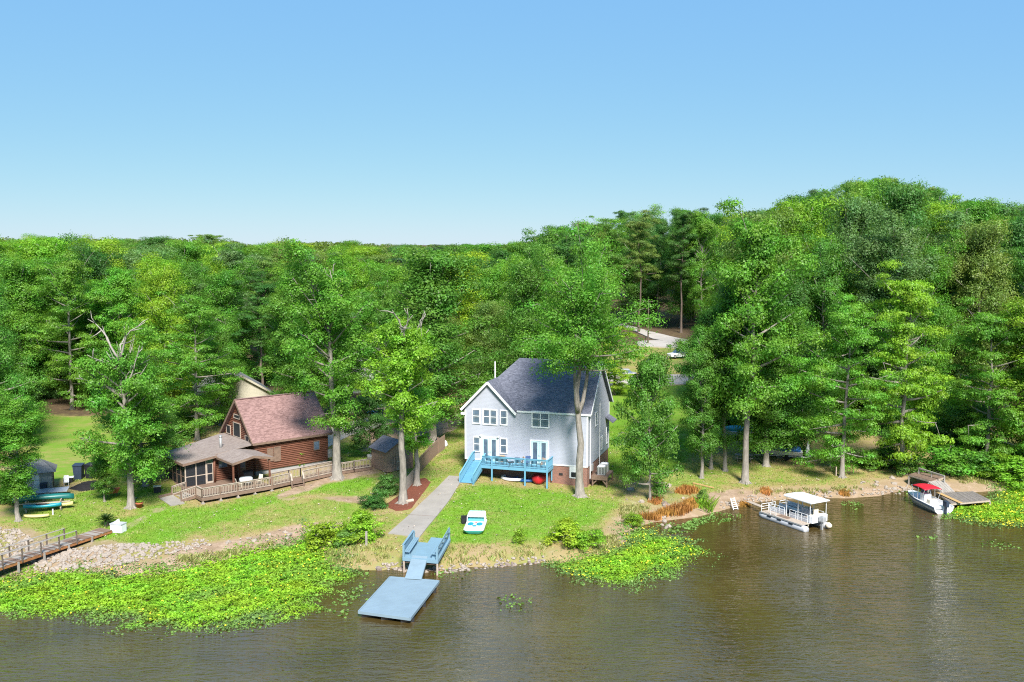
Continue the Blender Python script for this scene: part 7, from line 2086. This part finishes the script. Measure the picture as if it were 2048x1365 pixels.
# ------------------------------------------------------------------ grass
def grass():
    r = np.random.default_rng(21)
    n = 150000
    p = np.stack([r.uniform(-46, 44, n), r.uniform(74, 128, n)], -1)
    d = shore_d(p[:, 0], p[:, 1]); lush, bare, lit = zones(p[:, 0], p[:, 1], d)
    hx_, hy_ = (p[:, 0] - HO[0]) * HU[0] + (p[:, 1] - HO[1]) * HU[1], (p[:, 0] - HO[0]) * HN[0] + (p[:, 1] - HO[1]) * HN[1]
    inh = (hx_ > -0.2) & (hx_ < W + 0.2) & (hy_ > -0.2) & (hy_ < DP + 0.2)
    cx_, cy_ = (p[:, 0] - CO[0]) * C1[0] + (p[:, 1] - CO[1]) * C1[1], (p[:, 0] - CO[0]) * C2[0] + (p[:, 1] - CO[1]) * C2[1]
    inc = (cx_ > -7.6) & (cx_ < 9.3) & (cy_ > -5.2) & (cy_ < 8)
    onp = np.zeros(n, bool)
    for poly in ([(896, 950), (930, 952), (841, 1080), (772, 1072)], [(764, 1012), (790, 1026), (824, 1022), (866, 965), (850, 952), (835, 955), (800, 988)]):
        onp |= in_poly(p[:, 0], p[:, 1], gpoly(poly)) > -0.1
    dens = np.clip(0.25 + lush, 0, 1) * (1 - smooth(0.25, 0.6, bare)) * (1 - lit) * smooth(1.0, 3.0, d)
    keep = (r.random(n) < dens) & ~inh & ~inc & ~onp
    p = p[keep]; lush = lush[keep]; n = len(p)
    z = hgt_v(p[:, 0], p[:, 1])
    V = np.empty((n, 3, 4, 3)); tone = np.clip(0.85 - lush + 0.45 * lump(p[:, 0], p[:, 1], 3.0) + r.normal(0, 0.12, n), 0, 1)
    for b in range(3):
        a = r.uniform(0, 6.28, n); h = r.uniform(0.03, 0.085, n); w = r.uniform(0.02, 0.05, n); o = r.uniform(-0.14, 0.14, (n, 2)); c = h * r.uniform(0.4, 1.3, n)
        bx0 = p[:, 0] + o[:, 0]; by0 = p[:, 1] + o[:, 1]; sx_, sy_ = -np.sin(a) * w, np.cos(a) * w
        V[:, b, 0] = np.stack([bx0 - sx_, by0 - sy_, z - 0.03], -1); V[:, b, 1] = np.stack([bx0 + sx_, by0 + sy_, z - 0.03], -1)
        V[:, b, 2] = np.stack([bx0 + np.cos(a) * c + sx_ * 0.5, by0 + np.sin(a) * c + sy_ * 0.5, z + h], -1); V[:, b, 3] = np.stack([bx0 + np.cos(a) * c - sx_ * 0.5, by0 + np.sin(a) * c - sy_ * 0.5, z + h], -1)
    me = fast_mesh('lawn_grass', V.reshape(-1, 3), np.arange(n * 12).reshape(-1, 4))
    at = me.attributes.new('tone', 'FLOAT', 'POINT'); at.data.foreach_set('value', np.repeat(tone, 12).astype(np.float32))
    tag(mesh_obj('lawn_grass', me, M['grass']), 'short patchy grass growing on the lakeside lawns', 'grass', None, 'stuff')
    print('grass tufts', n)
grass()

def fallen():
    r = np.random.default_rng(33); n = 2600
    p = np.stack([r.uniform(-42, 40, n), r.uniform(76, 118, n)], -1); d = shore_d(p[:, 0], p[:, 1]); p = p[(d > 1.2) & (d < 36) & (lump(p[:, 0], p[:, 1], 5.0) > -0.3)]
    c = np.stack([p[:, 0], p[:, 1], hgt_v(p[:, 0], p[:, 1]) + 0.09], -1)
    V, Fc = leaves(c, r.normal(0, 0.35, (len(p), 3)) + np.array([0, 0, 1.0]), 0.17, r, 0.6)
    tag(mesh_obj('fallen_leaves', fast_mesh('fallen_leaves', V, Fc), M['palewood']), 'pale fallen leaves and twigs scattered on the lawns', 'leaf litter', None, 'stuff')
fallen()

# weeds and dry tussocks that roughen the bank
pts = []
for k, poly in enumerate(([(860, 1092), (1000, 1098), (1090, 1092), (1090, 1112), (1000, 1122), (880, 1130)], [(650, 1105), (760, 1085), (800, 1110), (740, 1132), (660, 1128)], [(340, 1118), (480, 1100), (560, 1085), (480, 1108), (380, 1130)], [(1180, 1085), (1230, 1070), (1240, 1090), (1190, 1110)], [(1420, 985), (1560, 980), (1720, 975), (1800, 965), (1700, 985), (1560, 990)], [(1900, 950), (2040, 960), (2040, 975), (1920, 968)], [(1240, 1010), (1300, 1015), (1290, 1035), (1245, 1045)])):
    pts += scatter_px(poly, 70, 60 + k)
o = blades('bank_weeds', pts, 14, 0.12, 0.38, 0.35, M['grass'], 'rough dry weeds along the lake bank', 'weeds', 99, 0.8, 0.035)
o['kind'] = 'stuff'
at = o.data.attributes.new('tone', 'FLOAT', 'POINT'); at.data.foreach_set('value', np.repeat(np.random.default_rng(1).uniform(0.3, 1, len(o.data.vertices) // 4), 4).astype(np.float32))
